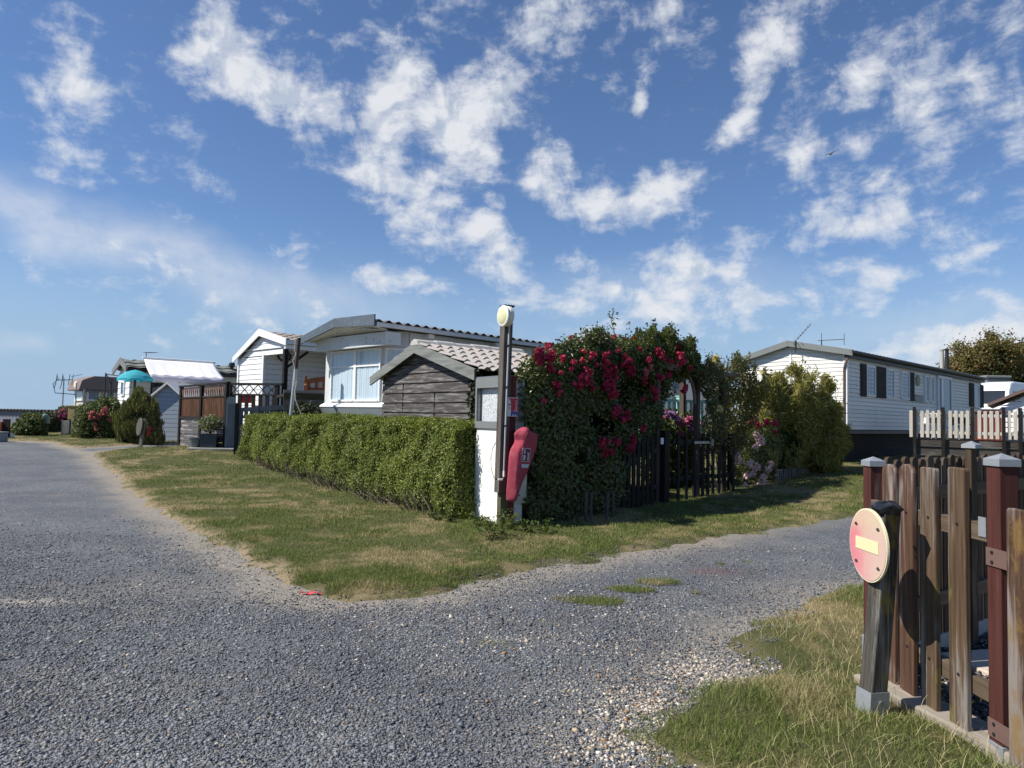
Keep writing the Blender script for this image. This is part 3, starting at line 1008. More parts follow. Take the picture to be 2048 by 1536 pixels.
def make_grass():
    rng = np.random.default_rng(8)
    MT['grass_blades'] = grass_material()
    n = 1150000
    u = rng.uniform(0, 1, n); lo, hi = 1 / 34.0, 1 / 2.0
    # more samples at middle distance where the verge lies
    Y = np.where(rng.uniform(0, 1, n) < .72, 1 / (1 / 34.0 + u * (1 / 5.3 - 1 / 34.0)), 1 / (lo + u * (hi - lo)))
    X = Y * rng.uniform(-.86, .86, n)
    sd = road_sd(X, Y)
    yd = poly_dist(np.c_[X, Y], YARD)
    P3 = np.c_[X, Y, X * 0]
    fringe = VN(P3 + 50, 6)
    k = (sd < -.01 + (fringe - .5) * .30) & (yd < -.03)
    # sparser at the worn rim and on bare patches
    bare = VN(P3 + 77, 1.7)
    dens = np.clip(np.where(X < -1.9, .28, .85) + sst(.02, -.35, sd), 0, 1) * np.clip(.45 + 1.4 * (bare - .22), .42, 1) * np.where((Y < 6.3) & (X > .2), np.clip(.25 + 2.6 * (VN(P3 + 91, 2.4) - .28), .5, 1), 1)
    k &= rng.uniform(0, 1, n) < dens
    # tufts growing in the track
    tufts = [(1175, 1205, .30, .15, 1.3), (1265, 1182, .26, .13, 1.2), (1315, 1166, .26, .12, 1.2), (1090, 1252, .14, .10, 1.2), (985, 1292, .18, .09, 1), (1420, 1402, .18, .06, .9), (1290, 1448, .11, .06, .9),
             (1180, 1270, .06, .04, .7), (1030, 1225, .12, .05, .6), (900, 1255, .06, .05, .6), (990, 1325, .04, .04, .8), (1440, 1130, .1, .06, .7), (1390, 1188, .08, .05, .6), (1455, 1248, .07, .04, .5), (1495, 1128, .1, .08, .6)]
    tf = spots(X, Y, tufts)
    k |= (sd > -.1) & (yd < 0) & (tf > .35 + .4 * fringe) & (rng.uniform(0, 1, n) < .9)
    X, Y, sd, tf = X[k], Y[k], sd[k], tf[k]
    P3 = P3[k]
    hn = VN(P3 + 13, 2.2)
    h = (.018 + .068 * hn ** 1.6) * rng.uniform(.55, 1.25, len(X))
    nearf = sst(6.3, 5.0, Y)
    h = h * (1 + nearf * (.05 + .7 * hn))
    h = np.where((sd > 0) & (tf > .3), .035 + .04 * rng.uniform(0, 1, len(X)), h) * np.where(sd > -.15, .75, 1)
    w = np.maximum(.0032, Y * .00062)
    z = ground_z(X, Y, sd) - .004
    z = np.where(sd > 0, np.maximum(z, g(X, Y) + .002), z)
    V, F = blade_mesh(np.c_[X, Y, z], h, w, rng, lean=.9)
    o = np_obj('grass', V, F, 'grass_blades')
    tag(o, 'short mown lawn grass with dry straw coloured patches', 'grass', kind='stuff')
    # long seed stalks and straw in the near verge and round the posts
    n = 5200
    X = rng.uniform(.35, 3.2, n); Y = rng.uniform(2.2, 6.4, n)
    sd = road_sd(X, Y); yd = poly_dist(np.c_[X, Y], YARD)
    k = (sd < -.05) & (yd < -.02) & (VN(np.c_[X, Y, X * 0] + 31, 2.5) > .45)
    X, Y, sd = X[k], Y[k], sd[k]
    V, F = blade_mesh(np.c_[X, Y, ground_z(X, Y, sd)], rng.uniform(.07, .17, len(X)), np.full(len(X), .0022), rng, lean=1.6)
    mt = paint('straw_stalk', (.42, .35, .19), .8, .2, 6, bump=0)
    o = np_obj('straw_stalks', V, F, mt)
    tag(o, 'pale dry stalks lying in the grass beside the wooden fence', 'dry grass', kind='stuff')


make_ground()
make_road()
make_stones()
make_grass()


# ------------------------------------------------------------------ windows shared by the buildings
def window_y(par, x0, x1, z0, z1, y=0.0, out=.05, fw=.05, frame='white_pvc', curtain='grey_curtain', bars=(), transom=None, name='window'):
    """window on a wall facing local -y at plane y; frame part with pane and curtain sub-parts"""
    f = MB()
    f.box((x0, y - out, z0), (x0 + fw, y - .002, z1)); f.box((x1 - fw, y - out, z0), (x1, y - .002, z1))
    f.box((x0 + fw, y - out, z1 - fw), (x1 - fw, y - .002, z1)); f.box((x0 + fw, y - out - .015, z0), (x1 - fw, y - .002, z0 + fw))
    for b in bars:
        f.box((b - fw * .4, y - out + .004, z0 + fw), (b + fw * .4, y - .002, z1 - fw))
    if transom:
        f.box((x0 + fw, y - out + .003, transom - fw * .4), (x1 - fw, y - .002, transom + fw * .4))
    fo = f.build(name, frame, par)
    MB().box((x0 + fw * .8, y - .03, z0 + fw * .8), (x1 - fw * .8, y - .026, z1 - fw * .8)).build('pane', 'glass', fo)
    wavy_curtain(x0 + fw * .7, x1 - fw * .7, z0 + fw * .7, z1 - fw * .7, y - .014, curtain, fo)
    return fo


def wavy_curtain(x0, x1, z0, z1, y, mat, par, axis='y', gap=None):
    vs, fs = [], []
    n = max(6, int((x1 - x0) / .018))
    for i in range(n + 1):
        x = x0 + (x1 - x0) * i / n
        d = .007 * math.sin(i * 1.35) + .004 * math.sin(i * .53)
        for z in (z0, z1):
            vs.append((x, y + d, z) if axis == 'y' else (y + d, x, z))
    for i in range(n):
        a = i * 2; fs.append((a, a + 2, a + 3, a + 1))
    return MB().add(vs, fs).build('curtain', mat, par, smooth=True)


def window_x(par, y0, y1, z0, z1, x=0.0, out=.05, fw=.05, frame='white_pvc', curtain='net_curtain', bars=(), transom=None, name='window'):
    f = MB()
    f.box((x - out, y0, z0), (x - .002, y0 + fw, z1)); f.box((x - out, y1 - fw, z0), (x - .002, y1, z1))
    f.box((x - out, y0 + fw, z1 - fw), (x - .002, y1 - fw, z1)); f.box((x - out - .015, y0 + fw, z0), (x - .002, y1 - fw, z0 + fw))
    for b in bars:
        f.box((x - out + .004, b - fw * .4, z0 + fw), (x - .002, b + fw * .4, z1 - fw))
    if transom:
        f.box((x - out + .003, y0 + fw, transom - fw * .4), (x - .002, y1 - fw, transom + fw * .4))
    fo = f.build(name, frame, par)
    MB().box((x - .03, y0 + fw * .8, z0 + fw * .8), (x - .026, y1 - fw * .8, z1 - fw * .8)).build('pane', 'glass', fo)
    wavy_curtain(y0 + fw * .7, y1 - fw * .7, z0 + fw * .7, z1 - fw * .7, x - .014, curtain, fo, 'x')
    return fo


X_, Y_, Z_ = Vector((1, 0, 0)), Vector((0, 1, 0)), Vector((0, 0, 1))


def ground_at(fr_o):
    return float(g(fr_o.x, fr_o.y))


def house_frame(px, py, Y, ex):
    p = at(px, py, Y)
    z = float(g(p.x, p.y))
    return Frame((p.x, p.y, z), ex), p.z - z


def gable_lim(y0, y1, ze0, ze1, yr, zr):
    """limits of a gable wall running along y: eaves at (y0,ze0),(y1,ze1), ridge at (yr,zr)"""
    def lim(z):
        a = y0 if z <= ze0 else y0 + (yr - y0) * (z - ze0) / (zr - ze0)
        b = y1 if z <= ze1 else y1 - (y1 - yr) * (z - ze1) / (zr - ze1)
        return (a, b)
    return lim


# ------------------------------------------------------------------ the grey and white caravan behind the shed
def make_front_caravan():
    fr, ze = house_frame(757, 650, 15.5, (.98, 1))
    t = empty('static_caravan', 'old white static caravan with corrugated roof and net curtained bay window behind the plank shed', 'caravan', fr.o, fr.rz)
    L, Wd = 16.5, 2.98
    zr = fr.on_x(680, 636, -.2)[1] - .09; zl = ze - .10; yr = 1.49
    fx = .45                                   # plane of the front end
    yl = fr.on_x(664, 750, fx)[0]; yrw = fr.on_x(763, 750, fx)[0]
    ztop = fr.on_x(712, 700, fx)[1]; zbot = fr.on_x(712, 803, fx)[1]; ztr = fr.on_x(712, 733, fx)[1]
    w = MB()                                   # body
    body = [(fx, yl + .1, 0), (fx, yrw - .06, 0), (fx + .5, .17, 0), (L, .17, 0), (L, Wd - .1, 0), (fx, Wd - .1, 0)]
    w.prism([(p[0], p[1], zbot - .02) for p in body], (0, 0, ze - .02 - zbot))
    w.build('wall', 'flaky_paint', t)
    # long side panels, white with thin joints
    p = MB()
    for i in range(9):
        x0 = fx + .55 + i * 1.7
        p.box((x0, .15, .55), (min(x0 + 1.692, L), .168, ze - .33))
    p.build('side_panel', 'white_paint', t)
    MB().box((fx + .52, .125, ze - .31), (L, .168, ze - .06)).build('cornice', 'flaky_paint', t)
    # front windows: two tall lights with top lights
    ym = fr.on_x(712, 750, fx)[0]
    window_x(t, ym, yl, zbot, ztop, fx, .05, .045, 'white_paint', 'net_curtain', transom=ztr)
    window_x(t, yrw, ym - .004, zbot, ztop, fx, .05, .045, 'white_paint', 'net_curtain', transom=ztr)
    # angled corner light
    a = Vector((fx, yrw - .06, 0)); b = Vector((fx + .5, .17, 0)); d = (b - a).normalized(); n = Vector((d.y, -d.x, 0))
    if n.dot(Vector((-1, -1, 0))) < 0: n = -n
    f = MB(); ln = (b - a).length
    for s0, s1, z0, z1 in ((.03, .08, zbot, ztop), (ln - .08, ln - .03, zbot, ztop), (.08, ln - .08, ztop - .05, ztop), (.08, ln - .08, zbot, zbot + .05), (.08, ln - .08, ztr - .02, ztr + .02)):
        f.obox(a + d * (s0 + s1) / 2 + n * .025 + Z_ * (z0 + z1) / 2, d * (s1 - s0) / 2, n * .025, Z_ * (z1 - z0) / 2)
    fo = f.build('window', 'white_paint', t)
    MB().obox(a + d * ln / 2 + n * .028 + Z_ * (zbot + ztop) / 2, d * (ln / 2 - .07), n * .002, Z_ * ((ztop - zbot) / 2 - .04)).build('pane', 'glass', fo)
    MB().obox(a + d * ln / 2 + n * .012 + Z_ * (zbot + ztop) / 2, d * (ln / 2 - .07), n * .003, Z_ * ((ztop - zbot) / 2 - .04)).build('curtain', 'net_curtain', fo)
    # skirt below the window: sloping sill, grey band, white foot
    yl2 = yl + .12; y0s = -.05
    s = MB()
    s.prism([(fx, y0s, zbot - .02), (fx - .16, y0s, zbot - .10), (fx - .16, y0s, zbot - .135), (fx, y0s, zbot - .135)], (0, yl2 + .15 - y0s, 0))
    s.build('sill', 'white_paint', t)
    s = MB()
    s.prism([(fx - .15, y0s, zbot - .137), (fx - .04, y0s, zbot - .38), (fx + .2, y0s, zbot - .38), (fx + .2, y0s, zbot - .137)], (0, yl2 + .15 - y0s, 0))
    s.build('skirt', 'skirt_grey', t)
    s = MB()
    for i in range(4):
        s.box((fx - .05 + (.008 if i % 2 else 0), y0s, zbot - .382 - .11 * (i + 1)), (fx + .2, yl2, zbot - .388 - .11 * i))
    s.build('base_board', 'white_paint', t)
    # header over the window
    hx = fx - .3
    y1 = fr.on_x(632, 700, hx)[0]; y0 = fr.on_x(772, 680, hx)[0]
    zt = fr.on_x(760, 664, hx)[1]; zb = fr.on_x(760, 689, hx)[1]
    h = MB(); h.box((hx, y0, zb), (fx + .1, y1, zt)); h.box((hx - .03, y0 - .01, zb - .02), (hx + .06, y1 + .01, zb + .012))
    h.build('header_board', 'flaky_paint', t)
    # gable end above it and boarded soffit
    gb = MB(); gb.prism([(fx - .12, .12, zt + .004), (fx - .12, .12, ze - .12), (fx - .12, yr, zr - .12), (fx - .12, Wd - .06, zl - .12), (fx - .12, Wd - .06, zt + .004)], (.1, 0, 0))
    gb.build('gable', 'white_paint', t)
    sf = MB()
    for (ya, za, yb, zb2) in ((.05, ze - .11, yr, zr - .10), (Wd - .02, zl - .11, yr, zr - .10)):
        for i in range(6):
            q0, q1 = i / 6, (i + .94) / 6
            pa = Vector((0, ya + (yb - ya) * q0, za + (zb2 - za) * q0)); pb = Vector((0, ya + (yb - ya) * q1, za + (zb2 - za) * q1))
            sf.add([pa + X_ * -.1, pb + X_ * -.1, pb + X_ * (fx - .03), pa + X_ * (fx - .03), pa + X_ * -.1 + Z_ * .02, pb + X_ * -.1 + Z_ * .02, pb + X_ * (fx - .03) + Z_ * .02, pa + X_ * (fx - .03) + Z_ * .02],
                   [(0, 1, 2, 3), (4, 7, 6, 5), (0, 4, 5, 1), (1, 5, 6, 2), (2, 6, 7, 3), (3, 7, 4, 0)])
    sf.build('rafter_lining', 'soffit_paint', t)
    # sloping soffit between the barge boards and the header
    zp_ = fr.on_x(680, 635, -.2)[1]; zl_ = fr.on_x(618, 673, -.2)[1]
    def zf(y): return (ze - .04) + (zp_ - .21 - ze + .04) * (y + .12) / (yr + .12) if y < yr else (zp_ - .21) + (zl_ - .17 - zp_ + .21) * (y - yr) / (Wd + .12 - yr)
    s2 = MB(); nb = 20
    for i in range(nb):
        ya = y0 + (y1 - y0) * i / nb; yb = y0 + (y1 - y0) * (i + .96) / nb
        q = []
        for y in (ya, yb):
            za = zf(y) - .01; zb_ = max(zt + .004, min(za - .02, zt + .03)) if za > zt else zt + .004
            q += [(-.16, y, max(za, zt + .01)), (hx + .03, y, zb_)]
        s2.add([q[0], q[1], q[3], q[2]] + [(a, b, c + .015) for a, b, c in (q[0], q[1], q[3], q[2])], [(0, 1, 2, 3), (7, 6, 5, 4), (0, 4, 5, 1), (1, 5, 6, 2), (2, 6, 7, 3), (3, 7, 4, 0)])
    s2.build('soffit', 'soffit_paint', t)
    # corrugated roof
    r = MB()
    sheet(r, (-.16, yr, zr + .02), X_, L + .3, Vector((0, -yr - .16, ze + .06 - zr)), math.hypot(yr + .16, zr - ze), .26, .028)
    sheet(r, (-.16, yr, zr + .02), X_, L + .3, Vector((0, Wd + .1 - yr, zl - zr)), math.hypot(Wd + .1 - yr, zr - zl), .26, .028)
    ro = r.build('roof', 'corrugated', t, smooth=True)
    MB().tube([(-.14, yr, zr + .03), (L + .15, yr, zr + .03)], .04, 8).build('ridge_cap', 'corrugated', ro)
    # barge boards
    bb = MB()
    zp_ = fr.on_x(680, 635, -.2)[1]; zl_ = fr.on_x(618, 673, -.2)[1]
    bb.prism([(-.2, Wd + .12, zl_), (-.2, yr, zp_), (-.2, yr, zp_ - .21), (-.2, Wd + .12, zl_ - .17)], (.035, 0, 0))
    bb.prism([(-.2, -.12, ze + .21), (-.2, yr - .004, zp_), (-.2, yr - .004, zp_ - .21), (-.2, -.12, ze - .04)], (.035, 0, 0))
    bb.build('barge_board', 'grey_fascia', t)
    gt = MB()
    gt.box((-.1, -.16, ze - .05), (L, -.04, ze + .03)); gt.box((-.1, -.175, ze + .024), (L, -.15, ze + .042)); gt.box((-.13, -.17, ze - .06), (-.1, -.03, ze + .05))
    go = gt.build('gutter', 'gutter_grey', t, bevel=.012)
    br = MB()
    for i in range(7):
        br.box((1.4 + i * 2.2, -.03, ze - .16), (1.55 + i * 2.2, .12, ze - .06))
    br.build('bracket', 'white_paint', go)
    # long side window seen through the rose arch
    xa = fr.on_y(1340, 800, .15)[0]; xb = fr.on_y(1372, 800, .15)[0]
    zt2 = fr.on_y(1355, 766, .15)[1]
    window_y(t, xa, xb, .95, min(zt2 + .1, ze - .4), .15, .05, .06, 'white_paint', 'grey_curtain')
    window_y(t, 2.2, 4.6, 1.45, 2.5, .15, .05, .06, 'white_paint', 'net_curtain', bars=(3.4,))
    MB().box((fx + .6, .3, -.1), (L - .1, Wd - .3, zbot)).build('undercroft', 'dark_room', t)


# ------------------------------------------------------------------ cream mobile home on the right
def make_right_home():
    fr, ze = house_frame(1697, 702, 19.8, (1.05, 1))
    t = empty('mobile_home', 'cream clapboard mobile home with black shutters raised on dark timber skirting', 'mobile home', fr.o, fr.rz)
    L, Wd = 14.3, 3.4
    zb = fr.on_y(1700, 859, .12)[1]
    yr, zr = fr.on_x(1580, 684, .06)
    yl, zl = fr.on_x(1474, 723, .06)
    Wd = yl
    zec = ze - .05
    w = MB(); lap(w, (.1, 0, 0), Y_, -X_, zb, zr - .05, .117, gable_lim(.1, Wd - .1, zec, zl - .05, yr, zr - .06), .016, .08)
    w.prism([(.12, .14, zb + .02), (.12, .14, zec), (.12, yr, zr - .08), (.12, Wd - .14, zl - .08), (.12, Wd - .14, zb + .02)], (L - .2, 0, 0))
    w.build('gable_wall', 'cream_siding', t)
    s = MB(); lap(s, (0, .1, 0), X_, -Y_, zb, zec - .02, .117, lambda z: (.12, L), .016, .08); s.build('side_wall', 'cream_siding', t)
    tr = MB(); tr.box((.06, .06, zb - .02), (.17, .17, zec + .03)); tr.box((.07, Wd - .16, zb), (.17, Wd - .06, zl - .1)); tr.box((.07, yr - .03, zb), (.098, yr + .03, zr - .12)); tr.build('corner_trim', 'white_pvc', t)
    # roof and its edges
    r = MB()
    sheet(r, (-.08, yr, zr), X_, L + .2, Vector((0, -yr - .12, ze - zr)), math.hypot(yr + .12, zr - ze), .3, .012, .018, .33)
    sheet(r, (-.08, yr, zr), X_, L + .2, Vector((0, Wd - yr + .12, zl - zr)), math.hypot(Wd - yr + .12, zr - zl), .3, .012, .018, .33)
    r.build('roof', 'tile_grey', t, smooth=True)
    b = MB()
    b.prism([(-.1, -.14, ze + .03), (-.1, yr, zr + .03), (-.1, yr, zr - .14), (-.1, -.14, ze - .14)], (.05, 0, 0))
    b.prism([(-.1, Wd + .14, zl + .03), (-.1, yr + .003, zr + .03), (-.1, yr + .003, zr - .14), (-.1, Wd + .14, zl - .14)], (.05, 0, 0))
    b.build('barge_board', 'grey_trim', t)
    f = MB(); f.box((-.04, -.02, ze - .18), (L + .06, .095, ze - .02)); f.build('fascia', 'black_metal', t)
    gt = MB(); gt.tube([(-.1, -.1, ze - .03), (L + .1, -.1, ze - .03)], .055, 8); gt.build('gutter', 'black_metal', t, smooth=True)
    dp = MB(); dp.tube([(-.03, -.08, ze - .06), (-.0, .02, ze - .2), (.02, .1, ze - .34), (.03, .14, ze - .5), (.03, .14, zb - .1)], .03, 8); dp.build('drainpipe', paint('brown_pipe', (.20, .13, .11), .6, .15, 5), t, smooth=True)
    MB().box((-.03, .06, zb - .55), (.1, .22, zb + .1)).build('pipe_box', 'dark_timber', t)
    # skirting: dark boards
    sk = MB()
    n = int((zb + .1) / .16)
    for i in range(n + 1):
        z0 = zb - .02 - .16 * (i + 1)
        sk.box((.3, .32, z0 + .012), (L, .35, z0 + .16)); sk.box((.3, .36, z0 + .012), (.33, Wd - .3, z0 + .16))
    sk.build('skirting', 'dark_timber_h', t)
    MB().box((.36, .4, -.5), (L - .1, Wd - .4, zb - .03)).build('undercroft', 'black_metal', t)  # solid black backing in place of the shaded void, hides lit ground behind
    MB().box((.06, .08, zb - .12), (L, .3, zb - .022)).build('floor_beam', 'black_metal', t)
    # windows, measured off the wall
    yw = .1
    z1 = fr.on_y(1739, 731.5, yw)[1]; z0 = fr.on_y(1739, 793, yw)[1]
    def X(px): return fr.on_y(px, 760, yw)[0]
    window_y(t, X(1730.8), X(1748.8), z0, z1, yw, .05, .05)
    window_y(t, X(1769.8), X(1786.4), z0, z1, yw, .05, .05)
    window_y(t, X(1800.2), X(1816.8), z0, z1, yw, .05, .05)
    window_y(t, X(1846.8), X(1855.2), z0, z1, yw, .05, .05)
    window_y(t, X(1857.2), X(1865.4), z0, z1, yw, .05, .05)
    window_y(t, X(1946), X(1957), z0 - .05, z1, yw, .05, .06)
    for a, c in ((1719.5, 1730.4), (1749.2, 1769.4), (1817.2, 1826.2), (1937, 1945.6), (1957.4, 1965)):
        m_ = MB(); xa, xc = X(a), X(c)
        m_.box((xa, yw - .045, z0 - .02), (xc, yw - .02, z1 + .02))
        nn = 12
        for i in range(nn):
            zz = z0 + .04 + (z1 - z0 - .08) * i / nn
            m_.box((xa + .04, yw - .055, zz), (xc - .04, yw - .044, zz + (z1 - z0) / nn * .6))
        m_.build('shutter', 'shutter', t)
    # door
    xa, xc = X(1873), X(1900.5); dz0 = zb + .02; dz1 = z1 + .08
    d = MB(); d.box((xa, yw - .06, dz0), (xa + .08, yw - .016, dz1)); d.box((xc - .08, yw - .06, dz0), (xc, yw - .016, dz1)); d.box((xa + .08, yw - .06, dz1 - .09), (xc - .08, yw - .016, dz1)); d.box((xa + .4, yw - .056, dz0), (xa + .62, yw - .016, dz1 - .09))
    do = d.build('door', 'door_white', t)
    MB().box((xa + .62, yw - .03, dz0 + .05), (xc - .08, yw - .02, dz1 - .09)).build('pane', 'glass', do)
    MB().box((xa + .08, yw - .03, dz0 + .05), (xa + .4, yw - .02, dz1 - .09)).build('pane', 'glass', do)
    MB().box((xa + .08, yw - .019, dz0 + .05), (xc - .08, yw - .0155, dz1 - .09)).build('curtain', 'grey_curtain', do)
    # round wall ornament, vent, number plate
    cx, cz = fr.on_y(1836, 761, yw - .03)
    MB().lathe([(0, 0), (.17, .005), (.19, .03), (.12, .05), (0, .055)], (cx, yw - .02, cz), 18, 'Y').build('wall_ornament', paint('ornament', (.35, .36, .22), .8, .25, 12), t, smooth=True)
    v = MB(); xa, xc = X(1829), X(1845); zc = fr.on_y(1837, 797, yw)[1]
    for i in range(6): v.box((xa, yw - .035, zc - .13 + i * .045), (xc, yw - .016, zc - .10 + i * .045))
    v.build('vent', 'skirt_grey', t)
    xa, xc = X(1773), X(1780); zc = fr.on_y(1776, 731, yw)[1]
    MB().box((xa, yw - .03, zc - .05), (xc, yw - .016, zc + .05)).build('wall_lamp', 'galvanised', t)
    # flues on the roof
    for px, r_, mat, top in ((1884, .075, 'concrete', 702), (1894, .07, 'black_metal', 701)):
        fx, fz = fr.on_y(px, 735, yr * .55)
        zt = fr.on_y(px, top, yr * .55)[1]
        fl = MB(); fl.lathe([(r_, 0), (r_, zt - fz + .25), (r_ * 1.25, zt - fz + .26), (r_ * 1.25, zt - fz + .32), (0, zt - fz + .34)], (fx, yr * .55, fz - .25), 14)
        fl.build('flue', mat, t, smooth=True)
    return fr, zr, yr


def aerial(name, label, fr, base, boom_dir, n, span, mast=.5, elem='v', tilt=0.0):
    t = empty(name, label, 'aerial', fr.w(*base), fr.rz)
    m_ = MB(); m_.tube([(0, 0, -.25), (0, 0, mast)], .016, 6); m_.build('mast', 'black_metal', t)
    b = MB(); d = Vector(boom_dir).normalized(); c = Vector((0, 0, mast))
    b.tube([c - d * .1, c + d * span], .011, 6)
    e = Vector((0, 0, 1)) if elem == 'v' else d.cross(Z_).normalized()
    for i in range(n):
        p = c + d * (span * i / max(1, n - 1)); l = .16 * (1.35 - .6 * i / n)
        b.tube([p - e * l, p + e * l], .008, 5)
    b.build('yagi_array', 'black_metal', t)
    return t


# ------------------------------------------------------------------ white home with the porch
def make_porch_home():
    fr, ze = house_frame(574, 681, 22.6, (.98, 1))
    t = empty('porch_chalet', 'white weatherboard chalet with an open corner porch beside the old caravan', 'chalet', fr.o, fr.rz)
    yl, zl = fr.on_x(475, 716, 0); yr, zr = fr.on_x(524, 662, 0)
    L = 8.0; zf = 1.0
    yp = fr.on_x(527, 740, .05)[0]             # porch edge on the gable plane
    zh = fr.on_x(526, 704, .05)[1]             # underside of the gable
    w = MB()
    lap(w, (.05, 0, 0), Y_, -X_, zf - .6, zl - .02, .175, lambda z: (yp, yl - .06), .018, .06)
    lap(w, (.05, 0, 0), Y_, -X_, max(zl, ze) - .42 + .02, zr - .1, .2, gable_lim(.06, yl - .06, ze - .12, zl - .1, yr, zr - .1), .018, .05)
    w.build('gable_wall', 'white_pvc', t)
    w = MB()
    lap(w, (0, yp, 0), X_, -Y_, zf - .6, ze - .2, .175, lambda z: (.06, 2.4), .018, .06); w.build('porch_side_wall', 'white_pvc', t)
    w = MB()
    lap(w, (2.4, 0, 0), Y_, -X_, zf - .6, ze - .2, .175, lambda z: (0, yp), .018, .06); w.box((2.5, .1, zf - .6), (L, yl - .1, min(ze, zl) - .15)); w.box((.1, yp + .05, zf - .6), (2.5, yl - .12, min(ze, zl) - .15))
    w.build('back_wall', 'white_pvc', t)
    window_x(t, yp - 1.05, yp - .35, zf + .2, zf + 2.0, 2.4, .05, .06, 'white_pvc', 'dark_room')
    MB().box((0, 0, ze - .2), (2.45, yl - .08, ze - .16)).build('porch_ceiling', 'white_pvc', t)
    tr = MB(); tr.box((.01, yp - .05, zf - .6), (.1, yp + .05, zl + .05)); tr.box((.0, yl - .1, zf - .6), (.1, yl - .02, zl)); tr.build('corner_trim', 'white_pvc', t)
    r = MB()
    sheet(r, (-.1, yr, zr), X_, L, Vector((0, -yr - .12, ze - zr)), math.hypot(yr + .12, zr - ze), .33, .02, .022, .36)
    sheet(r, (-.1, yr, zr), X_, L, Vector((0, yl + .12 - yr, zl - zr)), math.hypot(yl + .12 - yr, zr - zl), .33, .02, .022, .36)
    r.build('roof', 'tile_brown', t, smooth=True)
    b = MB()
    b.prism([(-.12, -.14, ze + .05), (-.12, yr, zr + .07), (-.12, yr, zr - .17), (-.12, -.14, ze - .17)], (.04, 0, 0))
    b.prism([(-.12, yl + .14, zl + .02), (-.12, yr + .003, zr + .07), (-.12, yr + .003, zr - .17), (-.12, yl + .14, zl - .17)], (.04, 0, 0))
    b.build('barge_board', 'white_pvc', t)
    MB().box((-.08, -.16, ze - .12), (L, -.06, ze)).build('gutter', 'gutter_grey', t)
    MB().box((-.06, -.04, ze - .26), (2.5, .06, ze - .13)).build('porch_beam', 'white_pvc', t)
    p = MB(); p.box((-.05, .02, zf - .7), (.08, .15, ze - .27)); p.bar((.01, .1, ze - .9), (.8, .1, ze - .3), .07, .07); p.build('porch_post', 'dark_timber', t)
    MB().box((-.05, -.1, zf - .75), (2.4, yp, zf - .6)).build('porch_floor', 'dark_timber_h', t)
    # wreath hanging on the porch wall
    wx, wz = fr.on_y(569, 713, yp - .05)
    wr = empty('door_wreath', 'round twig wreath hung on the shaded porch wall of the white chalet', 'wreath', fr.w(wx, yp - .06, wz), fr.rz)
    m_ = MB()
    ring = [(.17 * math.cos(a) * 1.35, 0, .15 * math.sin(a)) for a in np.linspace(0, 2 * math.pi, 22)]
    m_.tube(ring, [.035 + .012 * math.sin(i * 2.3) for i in range(22)], 7); m_.build('twigs', paint('twigs', (.06, .055, .05), .9, .4, 20, bump=.6), wr, smooth=True)
    return fr


